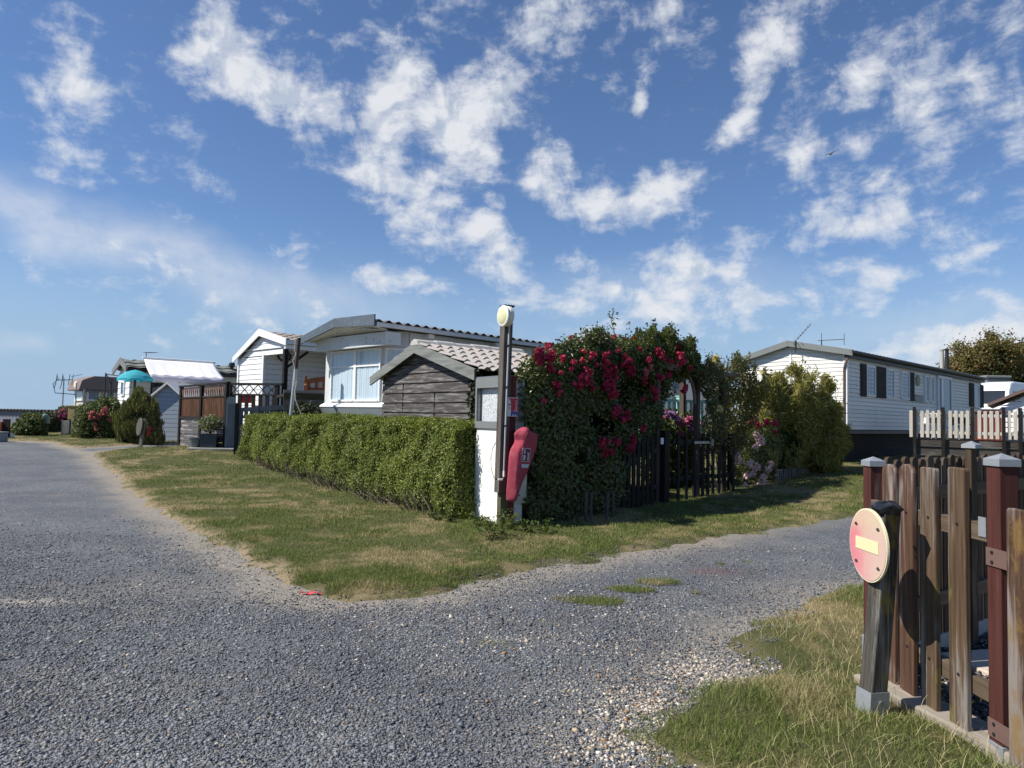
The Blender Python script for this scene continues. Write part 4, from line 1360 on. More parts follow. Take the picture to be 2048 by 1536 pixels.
# ------------------------------------------------------------------ green tiled chalet with the awning, further left
def make_left_chalet():
    fr, ze = house_frame(259, 736, 30, (1.0, .95))
    t = empty('tiled_chalet', 'white clapboard chalet with fish scale grey tiles behind the turquoise parasol', 'chalet', fr.o, fr.rz)
    yl, zl = fr.on_x(235, 742, 0); yr, zr = fr.on_x(249, 719, 0)
    L = fr.on_y(478, 748, 0)[0] + 1.0
    w = MB(); lap(w, (.05, 0, 0), Y_, -X_, .2, zr - .1, .27, gable_lim(.05, yl - .05, ze - .1, zl - .1, yr, zr - .1)); w.build('gable_wall', 'white_pvc', t)
    w = MB(); lap(w, (0, .05, 0), X_, -Y_, .2, ze - .12, .27, lambda z: (.05, L)); w.box((.1, .1, .2), (L, yl - .1, min(zl, ze) - .12)); w.build('side_wall', 'cream_siding', t)
    r = MB()
    sheet(r, (-.15, yr, zr), X_, L + .3, Vector((0, -yr - .15, ze - zr)), math.hypot(yr + .15, zr - ze), .62, .02, .04, .42)
    sheet(r, (-.15, yr, zr), X_, L + .3, Vector((0, yl + .15 - yr, zl - zr)), math.hypot(yl + .15 - yr, zr - zl), .45, .035, .05, .42)
    r.build('roof', 'tile_grey', t, smooth=True)
    b = MB()
    b.prism([(-.18, -.17, ze + .06), (-.18, yr, zr + .08), (-.18, yr, zr - .2), (-.18, -.17, ze - .2)], (.05, 0, 0))
    b.prism([(-.18, yl + .17, zl + .06), (-.18, yr + .003, zr + .08), (-.18, yr + .003, zr - .2), (-.18, yl + .17, zl - .2)], (.05, 0, 0))
    b.build('barge_board', 'grey_trim', t)
    MB().box((-.1, -.2, ze - .16), (L, -.08, ze - .02)).build('gutter', 'black_metal', t)
    y0 = fr.on_x(251, 770, .05)[0]; y1 = fr.on_x(244, 770, .05)[0]
    window_x(t, min(y0, y1), max(y0, y1), fr.on_x(247, 792, .05)[1], fr.on_x(247, 762, .05)[1], .04, .05, .07, 'white_pvc', 'blue_curtain')
    xs = [fr.on_y(p, 780, .05)[0] for p in (300, 330, 342, 352)]
    zt, zb = fr.on_y(320, 762, .05)[1], fr.on_y(320, 800, .05)[1]
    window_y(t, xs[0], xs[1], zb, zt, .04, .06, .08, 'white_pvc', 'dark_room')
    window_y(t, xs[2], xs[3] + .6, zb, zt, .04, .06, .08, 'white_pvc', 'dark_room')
    fx, fz = fr.on_y(463, 748, yr * .5)
    zt = fr.on_y(463, 725, yr * .5)[1]
    fl = MB(); fl.lathe([(.08, -.6), (.08, zt - fz - .22), (.14, zt - fz - .2), (.14, zt - fz - .05), (.09, zt - fz), (0, zt - fz)], (fx, yr * .5, fz), 14); fl.build('flue', 'black_metal', t, smooth=True)
    # aerial on the ridge
    ax, az_ = fr.on_y(292, 720, yr)
    top = fr.on_y(292, 705, yr)[1]
    aerial('tv_aerial', 'thin aerial standing on the ridge of the grey tiled chalet', fr, (ax, yr, zr), (.4, -.6, 0), 5, .5, mast=max(.2, top - zr), elem='h')
    # white awning reaching out of the front
    x0 = fr.on_y(288, 717, -.3)[0]; x1 = fr.on_y(428, 728, -.3)[0]
    a = empty('awning', 'large white fabric awning stretched out from the tiled chalet', 'awning', fr.w(x0, -.3, 0), fr.rz)
    zt = fr.on_y(288, 717, -.3)[1]; out = 2.9
    zlow = fr.on_y(345, 752, -.3 - out)[1]
    xa, xb = fr.on_y(300, 755, -.3 - out)[0] - x0, fr.on_y(448, 766, -.3 - out)[0] - x0
    Lw = x1 - x0
    vs, fs = [], []; n1, n2 = 24, 12
    for j in range(n2 + 1):
        v = j / n2
        for i in range(n1 + 1):
            u = i / n1
            x = (u * Lw) * (1 - v) + (xa + (xb - xa) * u) * v
            sag = -.09 * math.sin(math.pi * v) * (.7 + .3 * math.sin(u * 6)) + .02 * math.sin(u * 38) * v
            vs.append((x, -out * v, zt + (zlow - zt) * v + sag))
    for j in range(n2):
        for i in range(n1):
            q = j * (n1 + 1) + i; fs.append((q, q + 1, q + n1 + 2, q + n1 + 1))
    c = MB().add(vs, fs).build('canopy', paint('awning_cloth', (.70, .69, .72), .85, .05, 1.5, (.45, .45, .46), .25, bump=.1), a, smooth=True)
    md = c.modifiers.new('thickness', 'SOLIDIFY'); md.thickness = .012
    val = MB(); vs = []; fs = []
    for i in range(n1 + 1):
        x = xa + (xb - xa) * i / n1; vs += [(x, -out - .014, zlow), (x, -out - .05 + .03 * math.sin(i * 1.1), zlow - .26 - .03 * math.sin(i * 1.9))]
    for i in range(n1): fs.append((2 * i, 2 * i + 2, 2 * i + 3, 2 * i + 1))
    vo = val.add(vs, fs).build('valance', paint('valance_cloth', (.52, .50, .56), .85, .15, 6, bump=.2), a, smooth=True)
    md = vo.modifiers.new('thickness', 'SOLIDIFY'); md.thickness = .01
    MB().tube([(-.05, 0, zt + .03), (Lw + .05, 0, zt + .03)], .05, 8).build('cassette', 'white_pvc', a)
    p = MB(); p.tube([(xa + .1, -out + .1, 0), (xa + .1, -out + .1, zlow - .02)], .04, 8); p.tube([(xb - .1, -out + .1, 0), (xb - .1, -out + .1, zlow - .02)], .04, 8); p.build('pole', 'dark_timber', a)
    return fr


def make_far_left():
    # beige caravan furthest left
    fr, ze = house_frame(172, 752, 37, (1.0, .95))
    t = empty('beige_caravan', 'beige caravan with a brown roof band and blue curtained windows, furthest left', 'caravan', fr.o, fr.rz)
    L = fr.on_y(262, 757, 0)[0] + 1; yl = fr.on_x(150, 765, 0)[0]
    b = MB(); b.prism([(0, 0, .4), (0, 0, ze - .75), (.12, 0, ze - .75), (L, 0, ze - .75), (L, 0, .4)], (0, yl, 0)); b.build('wall', paint('beige_panel', (.55, .51, .44), .5, .06, 2, (.3, .27, .22), .3), t)
    r = MB(); r.prism([(-.35, -.15, ze - .75), (-.2, -.15, ze - .2), (.35, -.15, ze + .02), (L, -.15, ze + .02), (L, -.15, ze - .75)], (0, yl + .3, 0)); r.build('roof', paint('brown_band', (.20, .155, .135), .6, .12, 3, (.1, .09, .08), .4), t, bevel=.06)
    MB().box((-.42, -.2, ze - .82), (L, -.1, ze - .752)).build('roof_trim', 'grey_trim', t)
    def X(px): return fr.on_y(px, 780, 0)[0]
    zt, zb = fr.on_y(187, 769, 0)[1], fr.on_y(187, 802, 0)[1]
    window_y(t, X(174), X(201), zb, zt, 0, .06, .08, 'white_paint', 'blue_curtain')
    window_y(t, X(210), X(231), zb, zt, 0, .06, .08, 'white_paint', 'blue_curtain')
    window_x(t, .3, yl - .3, zb, zt, 0, .06, .08, 'white_paint', 'net_curtain')
    p = MB(); p.tube([(-.1, -.3, 0), (-.1, -.3, ze - .7)], .05, 8); p.build('corner_post', 'grey_metal', t)
    cx, cz = fr.on_x(158, 771, -.1)
    MB().lathe([(0, 0), (.2, .02), (.23, .12), (0, .2)], (-.32, cx, cz), 16, 'X').build('wall_lamp', paint('lamp_cream', (.72, .68, .55), .4, .05, 5), t, smooth=True)
    # aerial masts
    for (px, top, Y, lab, el) in ((128, 757, 36, 'tall thin aerial mast with a small antenna, furthest left against the sky', 'v'), (153.5, 765, 35.4, 'aerial mast with a bent bracket beside the end of the beige caravan', 'h')):
        p = at(px, top, Y); zg = float(g(p.x, p.y))
        a = empty('aerial_mast', lab, 'aerial', (p.x, p.y, zg), .4, 'aerial masts by the beige caravan')
        h = p.z - zg
        m_ = MB(); m_.tube([(0, 0, -.1), (0, 0, h)], .03, 6); m_.build('mast', 'grey_metal', a)
        m_ = MB()
        if el == 'v':
            m_.tube([(-.35, 0, h - .1), (.35, 0, h - .05)], .02, 5)
            for x in (-.35, -.1, .2, .35): m_.tube([(x, 0, h - .32), (x + .05, 0, h + .22)], .015, 5)
            m_.tube([(.3, 0, h + .1), (.8, 0, h + .25)], .012, 5)
        else:
            m_.tube([(0, 0, h - .6), (-.9, 0, h - .55), (-1.0, 0, h - .1), (-.75, 0, h + .2)], .02, 5)
            for x in (-.95, -.7): m_.tube([(x, 0, h - .35), (x + .12, 0, h + .3)], .015, 5)
        m_.build('antenna', 'black_metal', a)
    # washing line frame
    p = at(209, 803, 33.5); q = at(234, 803, 33.5); zt = at(209, 746, 33.5).z
    t = empty('drying_frame', 'thin black metal drying frame left of the tiled chalet', 'frame', (p.x, p.y, float(g(p.x, p.y))), 0)
    h = zt - t.location.z; dx = q.x - p.x
    m_ = MB(); m_.tube([(0, 0, -.1), (0, 0, h)], .035, 6); m_.tube([(dx * .5, 0, -.1), (dx * .5, 0, h - .25)], .03, 6); m_.build('upright', 'black_metal', t)
    m_ = MB(); m_.tube([(0, 0, h - .05), (dx * 1.4, 0, h - .14)], .03, 6); m_.tube([(.05, 0, h - .1), (dx * .3, 0, h - .25), (dx * .48, 0, h - .6)], .02, 6); m_.build('crossbar', 'black_metal', t)
    # parasol
    p = at(271, 742, 27); zg = float(g(p.x, p.y)); h = p.z - zg
    t = empty('parasol', 'open turquoise parasol on a brown pole in front of the white chalet', 'parasol', (p.x, p.y, zg), .2)
    m_ = MB(); m_.tube([(0, 0, -.1), (0, 0, h)], .045, 8); m_.build('pole', paint('brown_pole', (.05, .025, .02), .6, .2, 4), t)
    vs = [(0, 0, h + .05)]; fs = []; n = 48
    rings = [(.2, .0), (.5, -.1), (.62, -.28), (.64, -.40)]
    for (rr, dz) in [(.16, .01), (.35, -.07), (.54, -.20), (.64, -.33), (.645, -.40)]:
        for j in range(n):
            a = 2 * math.pi * j / n
            sc = abs(math.sin(a * 4))
            k_ = 1 - .06 * sc * (rr / .62)
            vs.append((rr * k_ * math.cos(a), rr * k_ * math.sin(a), h + dz + .035 * sc * (rr / .62) ** 2))
    for j in range(n): fs.append((0, 1 + j, 1 + (j + 1) % n))
    for i in range(4):
        for j in range(n): fs.append((1 + i * n + j, 1 + (i + 1) * n + j, 1 + (i + 1) * n + (j + 1) % n, 1 + i * n + (j + 1) % n))
    mt, nt, bs, out = new_mat('parasol_cloth'); k = NT(nt)
    bs.inputs['Base Color'].default_value = (.06, .50, .60, 1); bs.inputs['Roughness'].default_value = .8
    tr = k.n('ShaderNodeBsdfTranslucent'); tr.inputs[0].default_value = (.06, .55, .66, 1); mx = k.n('ShaderNodeMixShader'); mx.inputs[0].default_value = .4
    k.link(bs.outputs[0], mx.inputs[1]); k.link(tr.outputs[0], mx.inputs[2]); k.link(mx.outputs[0], out.inputs[0])
    MB().add(vs, fs).build('canopy', mt, t)
    rb = MB()
    for j in range(8):
        a = 2 * math.pi * j / 8
        rb.bar((0, 0, h - .02), (.6 * math.cos(a), .6 * math.sin(a), h - .34), .012, .012)
    rb.build('rib', 'grey_metal', t)
    # grey garden shed under the awning
    fr, ze = house_frame(318, 783, 26.5, (.25, 1.0))
    yl, zl = fr.on_x(308, 800, 0)
    px0 = at(312, 800, 26.5); px1 = at(362, 790, 26.0)
    c = (px0 + px1) / 2; Wd = (px1 - px0).length
    zg = float(g(c.x, c.y))
    t = empty('garden_shed', 'small grey blue garden shed with white edged roof under the awning', 'shed', (c.x, c.y, zg), R(-3))
    ze = at(312, 798, 26.5).z - zg; zr = at(340, 768, 26.2).z - zg
    w = MB(); lap(w, (0, 0, 0), X_, -Y_, .05, zr - .08, .16, groove=.05, lip=.006, lim=lambda z: (-Wd / 2 + max(0, (z - ze)) / (zr - ze) * Wd / 2, Wd / 2 - max(0, (z - ze)) / (zr - ze) * Wd / 2)); w.box((-Wd / 2, .02, .05), (Wd / 2, 1.8, ze - .02))
    w.build('wall', paint('shed_blue', (.28, .33, .40), .6, .08, 3), t)
    r = MB()
    for s in (-1, 1): r.prism([(0, -.15, zr), (s * (Wd / 2 + .18), -.15, ze - .12), (s * (Wd / 2 + .18), -.15, ze - .04), (0, -.15, zr + .08)], (0, 2.1, 0))
    r.build('roof', paint('shed_roof', (.62, .62, .62), .6, .1, 3), t)
    # long grey building at the far left with its corrugated roof edge
    p0 = at(-260, 811, 52); p1 = at(150, 822, 44)
    z0 = -2.0
    ex = (p1 - p0); Lb = math.hypot(ex.x, ex.y)
    fr = Frame((p0.x, p0.y, z0), ex)
    t = empty('low_building', 'long low grey building with a corrugated roof edge at the far left', 'building', fr.o, fr.rz)
    h0 = p0.z - z0
    MB().box((0, 0, 0), (Lb, 6, h0 - .85)).build('back_wall', 'skirt_grey', t)
    MB().box((0, -.01, 0), (Lb, .2, h0 - .16)).build('wall', paint('slate_wall', (.16, .18, .215), .8, .15, 1.2, (.25, .26, .27), .3), t)
    r = MB(); sheet(r, (-.2, -.25, h0 - .06), X_, Lb + .4, Vector((0, 6.5, -.7)), 6.5, .32, .05)
    r.build('roof', 'corrugated', t, smooth=True)


make_front_caravan()
FR_S, ZR_S, YR_S = make_right_home()
FR_C = make_porch_home()
FR_B = make_left_chalet()
make_far_left()


# ------------------------------------------------------------------ aerials on the right home, chimney side of the scene
apx = FR_S.w(.0, YR_S, ZR_S)
aerial('roof_aerial', 'leaning grid aerial fixed at the gable peak of the cream mobile home', FR_S, (-.12, YR_S - .25, ZR_S - .1), (.2, -.62, .75), 7, .62, mast=.10, elem='h')
aerial('roof_aerial', 'small dark aerial with two upright elements on the roof of the cream mobile home', FR_S, (.5, YR_S - .75, ZR_S - .12), (.15, -1, 0), 2, .62, mast=.16, elem='v')


# ------------------------------------------------------------------ plank shed
def make_shed():
    fr, ze = house_frame(949, 744, 11.7, (1, .80))
    t = empty('plank_shed', 'weathered brown plank shed with pale mossy tiles behind the clipped hedge', 'shed', fr.o, fr.rz)
    yr, zr = fr.on_x(830, 691, 0); yl, zl = fr.on_x(742, 762, 0)
    L = 2.5; a = .16
    yw0, yw1 = .22, yl - .22
    lim = gable_lim(yw0, yw1, ze - .0, zl + .10, yr, zr - .05)
    MT['shed_wood'] = wood('shed_wood', (.050, .041, .038), (.10, .088, .083), (.27, .265, .262), axis=1, scale=1.1, wear=(.46, .68), bump=.9, fine=1.5, blot=3.0)
    w = MB()
    o = Vector((a, 0, 0))
    lap(w, o, Y_, -X_, .1, zr - .1, .185, lim, .02)
    # butt joints in the boards
    w.prism([(a + .03, yw0, .1), (a + .03, yw1, .1), (a + .03, yw1, zl), (a + .03, yr, zr - .16), (a + .03, yw0, ze - .06)], (L - .4, 0, 0))
    w.build('plank_wall', 'shed_wood', t)
    j = MB()
    for k_, (px, zt, zb) in enumerate(((807, 1.0, .1), (870, .6, -.2))):
        yy = fr.on_x(px, 800, a)[0]
        for i in range(6):
            zz = 1.03 + .185 * i
            if (i < 6 - k_ and not (k_ == 0 and i == 2)):
                j.box((a - .0225, yy - .004, zz), (a - .004, yy + .004, zz + .16))
    j.build('joint', 'dark_timber', t)
    b = MB()
    hb = .19
    b.prism([(-.02, -.02, ze + .05), (-.02, yr, zr + .05), (-.02, yr, zr + .05 - hb), (-.02, -.02, ze + .05 - hb)], (.04, 0, 0))
    b.prism([(-.02, yl + .02, zl + .08), (-.02, yr + .003, zr + .05), (-.02, yr + .003, zr + .05 - hb), (-.02, yl + .02, zl - .09)], (.04, 0, 0))
    b.build('barge_board', wood('mossy_board', (.15, .16, .15), (.24, .25, .235), (.10, .115, .10), axis=1, scale=1.0, wear=(.5, .64), bump=.6), t)
    r = MB()
    vl = Vector((0, -yr - .16, ze - zr)); vr = Vector((0, yl + .08 - yr, zl - zr))
    sheet(r, (.0, yr, zr + .05), X_, L, vl, vl.length + .12, .235, .03, .03, .42)
    sheet(r, (.0, yr, zr + .05), X_, L, vr, vr.length + .1, .235, .03, .03, .42)
    ro = r.build('roof', 'tile_pale', t, smooth=True)
    c = MB()
    for i in range(6):
        x0 = -.03 + i * .43
        pr = [(x0, yr - .17, zr - .01), (x0, yr - .1, zr + .085), (x0, yr, zr + .125), (x0, yr + .1, zr + .085), (x0, yr + .17, zr - .01)]
        c.prism([Vector(p) + Z_ * (.012 * (i % 2)) for p in pr], (.45, 0, 0))
    c.build('ridge_tile', paint('ridge_clay', (.40, .39, .36), .9, .12, 5, (.25, .25, .21), .5, bump=.6), ro, bevel=.02)
    MB().box((.1, yw0 + .02, ze - .25), (L - .1, yw0 + .1, ze - .12)).build('wall_plate', 'dark_timber', t)
    return fr


FR_E = make_shed()


# ------------------------------------------------------------------ clipped hedge
MT['hedge_leaf'] = leafmat('hedge_leaf', (.050, .080, .014), (.215, .255, .048), (.30, .31, .085), .84, trans=.3)
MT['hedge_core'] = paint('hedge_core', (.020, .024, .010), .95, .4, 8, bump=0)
MT['twig'] = paint('twig', (.15, .12, .09), .9, .3, 30, bump=.5)


def make_hedge():
    a = gp(918, 1045); b = gp(488, 920)
    ex = b - a; L = math.hypot(ex.x, ex.y)
    fr = Frame((a.x, a.y, 0), ex)
    t = empty('clipped_hedge', 'long box clipped green privet hedge in front of the caravan and plank shed', 'hedge', fr.o, fr.rz)
    rng = np.random.default_rng(21)
    H, D = 1.375, 1.0
    def top(u): return H + (VN(np.c_[u * 0, u, u * 0 + 4], .9) - .5) * .09
    def surf(n, kind):
        if kind == 'front':
            u = rng.uniform(0, L, n); z = H * rng.uniform(0, 1, n) ** .9; zz = z * top(u) / H
            y = .10 * sst(.9, .25, z) - .14 * sst(.22, .0, z) + (VN(np.c_[u, z, z * 0], 1.7) - .5) * .22 + (VN(np.c_[u, z, z * 0 + 9], 5) - .5) * .17
            y -= .09 * sst(H - .16, H, z) ** 2
            nn = np.c_[u * 0, u * 0 + 1, u * 0 + .25]
            keep = rng.uniform(0, 1, n) < np.clip(sst(-.02, .34, z) * 1.05 + .12, 0, 1) * np.clip(.45 + 1.6 * (VN(np.c_[u, z, z * 0 + 19], 4.2) - .3), .3, 1)
            return np.c_[u, y, zz][keep], nn[keep]
        if kind == 'top':
            u = rng.uniform(0, L, n); y = -rng.uniform(-.0, D, n)
            z = top(u) + (VN(np.c_[u, y, u * 0], 4) - .5) * .09 + .05 * rng.uniform(0, 1, n) ** 5 - .06 * sst(-.10, .04, y)
            return np.c_[u, y, z], np.c_[u * 0, u * 0, u * 0 + 1]
        u0 = 0.0 if kind == 'near' else L
        y = -rng.uniform(0, D, n); z = H * rng.uniform(.02, 1, n)
        u = u0 + (VN(np.c_[y, z, z * 0 + u0], 2) - .5) * .15 + (.12 if kind == 'near' else -.12) * sst(H - .25, H, z)
        s = -1 if kind == 'near' else 1
        return np.c_[u, y, z], np.c_[u * 0 + s, u * 0, u * 0 + .25]
    Ps, Ns = [], []
    for kind, n in (('front', 165000), ('top', 66000), ('near', 9000), ('far', 8000)):
        p, nn = surf(n, kind); p = p + rng.normal(0, .028, p.shape); Ps.append(p); Ns.append(nn)
    # taller soft shoots standing out of the top and front
    P = np.concatenate(Ps); N = np.concatenate(Ns)
    gz = g(fr.o.x + fr.ex.x * P[:, 0], fr.o.y + fr.ex.y * P[:, 0])
    P[:, 2] = P[:, 2] + gz * np.clip(1 - P[:, 2] / H, 0, 1) + .02
    V, F = leaves(P, N, .034, .6, rng, jitter=.85, sizevar=.5)
    np_obj('foliage', V, F, 'hedge_leaf', t)
    c = MB(); c.box((.12, -D + .1, .18), (L - .12, -.15, H - .07)); c.build('dark_core', 'hedge_core', t)  # opaque dark box; its colour stands in for shade between the leaves
    s = MB()
    for i in range(330):
        u = rng.uniform(.1, L * .85); y = rng.uniform(-.05, .36)
        zg = float(g(fr.o.x + fr.ex.x * u, fr.o.y + fr.ex.y * u))
        p0 = Vector((u, y - .1, zg)); p1 = p0 + Vector((rng.normal(0, .12), rng.uniform(.0, .24), rng.uniform(.16, .42)))
        s.tube([p0, (p0 + p1) / 2 + Vector((rng.normal(0, .02), 0, .02)), p1], [.011, .008, .004], 5)
    s.build('stem', 'twig', t)


make_hedge()


# ------------------------------------------------------------------ flowers and shrubs
MT['rose_leaf'] = leafmat('rose_leaf', (.038, .062, .018), (.165, .195, .055), (.17, .10, .05), .90, trans=.3, spec=.5, rough=.38)
MT['bamboo_leaf'] = leafmat('bamboo_leaf', (.14, .14, .036), (.40, .37, .11), (.42, .34, .16), .86, trans=.4)
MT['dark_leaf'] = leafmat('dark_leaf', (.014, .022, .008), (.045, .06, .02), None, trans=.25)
MT['mid_leaf'] = leafmat('mid_leaf', (.04, .065, .014), (.11, .14, .035), (.16, .16, .06), .9, trans=.3)
MT['honey_leaf'] = leafmat('honey_leaf', (.055, .066, .02), (.165, .17, .055), (.20, .14, .07), .85, trans=.3)
MT['russet_leaf'] = leafmat('russet_leaf', (.12, .085, .03), (.25, .165, .065), (.13, .15, .045), .6, trans=.3)
MT['conifer_leaf'] = leafmat('conifer_leaf', (.065, .078, .022), (.20, .20, .07), None, trans=.25)


def petalmat(name, ca, cb, trans=.3):
    return leafmat(name, ca, cb, None, trans=trans, rough=.6, spec=.2)


MT['rose_red'] = petalmat('rose_red', (.30, .010, .045), (.62, .085, .17))
MT['rose_pink'] = petalmat('rose_pink', (.76, .46, .56), (.92, .78, .82))
MT['hydrangea_pink'] = petalmat('hydrangea_pink', (.45, .08, .25), (.66, .24, .44))
MT['hydrangea_mauve'] = petalmat('hydrangea_mauve', (.28, .13, .38), (.50, .28, .58))
MT['geranium'] = petalmat('geranium', (.42, .02, .10), (.62, .07, .19))
MT['yellow_petal'] = petalmat('yellow_petal', (.60, .52, .20), (.78, .72, .42))
MT['coral_petal'] = petalmat('coral_petal', (.42, .10, .12), (.66, .28, .28))
MT['bark'] = paint('bark', (.07, .055, .042), .95, .3, 14, bump=.9)


def petals(centres, radius, per, rng, psize, cup=.6):
    """open double flowers: rings of petals round each centre"""
    n = len(centres)
    C = np.repeat(centres, per, 0); rad = np.repeat(radius, per)
    d = rand_unit(n * per, rng)
    P = C + d * (rad * rng.uniform(.35, 1, n * per))[:, None]
    return leaves(P, d, psize, .95, rng, jitter=cup, fold=.2)


def bloom(parent, fr, px, py, y, r_px, Y, mat, rng, name='bloom', flower=.042, squash=1.0):
    """one flower cluster part at a photo point on plane local y of fr"""
    x, z = fr.on_y(px, py, y)
    r = r_px / FPX * Y
    k = max(1, int((r / flower) ** 2 * 1.5))
    off = rand_unit(k, rng) * (r * rng.uniform(.1, .9, k))[:, None] * np.array([1, .6, squash])
    C = np.array([[x, y, z]]) + off
    V, F = petals(C, np.full(k, flower) * rng.uniform(.75, 1.15, k), 26, rng, flower * .95)
    W = np.array(fr.o)[None] + V[:, :1] * np.array(fr.ex) + V[:, 1:2] * np.array(fr.ey) + V[:, 2:3] * np.array([0, 0, 1.0])
    return np_obj(name, to_local(W, parent), F, mat, parent)


def to_local(W, parent):
    V = np.asarray(W, float) - np.array(parent.location)
    c, s = math.cos(-parent.rotation_euler.z), math.sin(-parent.rotation_euler.z)
    return np.c_[V[:, 0] * c - V[:, 1] * s, V[:, 0] * s + V[:, 1] * c, V[:, 2]]


def stems(parent, fr, base_px, tips_px, y, r, mat='bark', rng=None, spread=.12, depth=.3):
    """branches rising from a base point to a number of tips, all in real depth about plane y"""
    m_ = MB(); bx, bz = fr.on_y(*base_px, y)
    for (px, py) in tips_px:
        x, z = fr.on_y(px, py, y)
        yy = rng.normal(0, depth)
        p0 = Vector((bx + rng.normal(0, spread), y + rng.normal(0, depth * .3), bz)); p2 = Vector((x, y + yy, z))
        mid = (p0 + p2) / 2 + Vector((rng.normal(0, .1), rng.normal(0, .08), .12))
        q = [fr.w(*v) for v in (p0, mid, p2)]
        q = [Vector(to_local([tuple(v)], parent)[0]) for v in q]
        m_.tube(q, [r, r * .7, r * .3], 6)
    return m_.build('stem', mat, parent)


def sprig(parent, fr, pts_px, y, n, size, mat, rng, name='shoot'):
    """a single leafy shoot following photo points"""
    pts = [Vector((fr.on_y(a, b, y)[0], y + rng.normal(0, .04), fr.on_y(a, b, y)[1])) for a, b in pts_px]
    m_ = MB(); W = [fr.w(*p) for p in pts]
    L = [Vector(to_local([tuple(w)], parent)[0]) for w in W]
    m_.tube(L, [.007] * len(L), 5)
    o = m_.build(name, 'bark', parent)
    P = []
    for i in range(n):
        s = rng.uniform(.1, 1) * (len(L) - 1); k = min(int(s), len(L) - 2); p = L[k].lerp(L[k + 1], s - k)
        P.append(p + Vector(rng.normal(0, size * .8, 3)))
    P = np.array([tuple(p) for p in P])
    V, F = leaves(P, np.tile([0, 0, 1.0], (n, 1)), size, .55, rng, jitter=1.0)
    np_obj('shoot_leaves', V, F, mat, o)
    return o


def shrub(name, label, cat, fr, poly, T, n, size, aspect, mat, seed, group=None, **kw):
    """an Empty at the foot of the shrub with its foliage as a part"""
    cx = sum(p[0] for p in poly) / len(poly); by = max(p[1] for p in poly)
    x, z = fr.on_y(cx, by, 0)
    w = fr.w(x, 0, 0); w.z = float(g(w.x, w.y))
    t = empty(name, label, cat, w, fr.rz, group)
    lk = {a: kw.pop(a) for a in ('droop', 'jitter', 'fold') if a in kw}
    P, N, rng = bush(fr, poly, T, n, size, aspect, seed, **kw)
    leaf_obj('foliage', P, N, size, aspect, rng, mat, t, **lk)
    return t, rng


# --- the red climbing rose and the dark picket fence under it
ra, rb = gp(1060, 1053), gp(1470, 985)
FR_R = Frame((ra.x, ra.y, 0), rb - ra)
rose_poly = [(1068, 1052), (1066, 900), (1058, 770), (1054, 735), (1074, 702), (1110, 690), (1150, 670), (1200, 672), (1245, 668), (1300, 676), (1345, 678), (1376, 690), (1400, 714),
             (1392, 742), (1362, 754), (1338, 768), (1322, 800), (1310, 850), (1298, 900), (1262, 925), (1252, 965), (1240, 1010), (1236, 1046)]
rose, rrng = shrub('climbing_rose', 'big red flowering climbing rose over the dark picket fence beside the extinguisher post', 'rose bush', FR_R, rose_poly, 1.25, 74000, .062, .62, 'rose_leaf', 31,
                   edge=.45, clump=1.7, thresh=.30, rag=.21, ymid=.22)
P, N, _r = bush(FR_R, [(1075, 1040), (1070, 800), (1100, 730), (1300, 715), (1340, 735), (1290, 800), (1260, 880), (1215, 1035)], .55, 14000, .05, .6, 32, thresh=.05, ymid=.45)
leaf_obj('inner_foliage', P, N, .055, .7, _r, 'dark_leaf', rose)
stems(rose, FR_R, (1140, 1046), [(1090, 800), (1130, 760), (1200, 740), (1260, 720), (1330, 720), (1180, 860), (1240, 830), (1110, 900)], .3, .014, rng=rrng, depth=.12)
blooms = [(1082, 713, 20), (1099, 711, 18), (1100, 690, 10), (1153, 692, 21), (1200, 677, 13), (1190, 662, 8), (1228, 684, 19), (1246, 692, 18), (1272, 681, 12), (1318, 692, 20), (1324, 709, 17), (1355, 695, 17),
          (1362, 714, 17), (1302, 679, 8), (1285, 688, 11), (1213, 725, 13), (1255, 722, 17), (1260, 737, 18), (1228, 738, 13), (1213, 748, 13), (1172, 754, 18), (1163, 772, 14), (1218, 770, 15), (1224, 787, 18), (1207, 773, 10),
          (1322, 755, 15), (1371, 780, 13), (1306, 776, 12), (1312, 791, 12), (1232, 826, 17), (1250, 834, 17), (1266, 880, 16), (1262, 893, 13), (1205, 883, 14), (1233, 884, 14), (1208, 906, 14), (1225, 903, 10), (1287, 853, 9),
          (1298, 719, 10), (1184, 712, 8), (1105, 745, 7), (1114, 772, 9), (1340, 722, 8), (1265, 676, 7)]
for (px, py, r_) in blooms:
    edge = py < 700
    bloom(rose, FR_R, px, py, .22 if edge else -.2 + .05 * math.sin(px), r_, 10.5, 'rose_red', rrng, 'rose_bloom', .05)
_q = np.random.default_rng(123); _n = 0
while _n < 44:
    _px, _py = _q.uniform(1075, 1390), _q.uniform(668, 800)
    if poly_dist([[_px, _py]], rose_poly)[0] > -3 and _q.uniform() < (1.15 - (_py - 668) / 150):
        bloom(rose, FR_R, _px, _py, .2 if _py < 690 else -.22, _q.uniform(4, 9), 10.5, 'rose_red', rrng, 'rose_bloom', .042); _n += 1
for (px, py, r_) in ((1293, 745, 15), (1300, 735, 10)):
    bloom(rose, FR_R, px, py, -.2, r_, 10.5, 'coral_petal', rrng, 'faded_bloom', .035)
sprig(rose, FR_R, [(1232, 690), (1229, 660), (1226, 640), (1224, 622)], .05, 46, .06, 'rose_leaf', rrng)
sprig(rose, FR_R, [(1168, 700), (1171, 675), (1172, 655)], .0, 40, .055, 'rose_leaf', rrng)
sprig(rose, FR_R, [(1200, 690), (1192, 672), (1187, 662)], .0, 10, .04, 'rose_leaf', rrng)
sprig(rose, FR_R, [(1355, 705), (1358, 685), (1362, 674)], .0, 22, .045, 'rose_leaf', rrng)
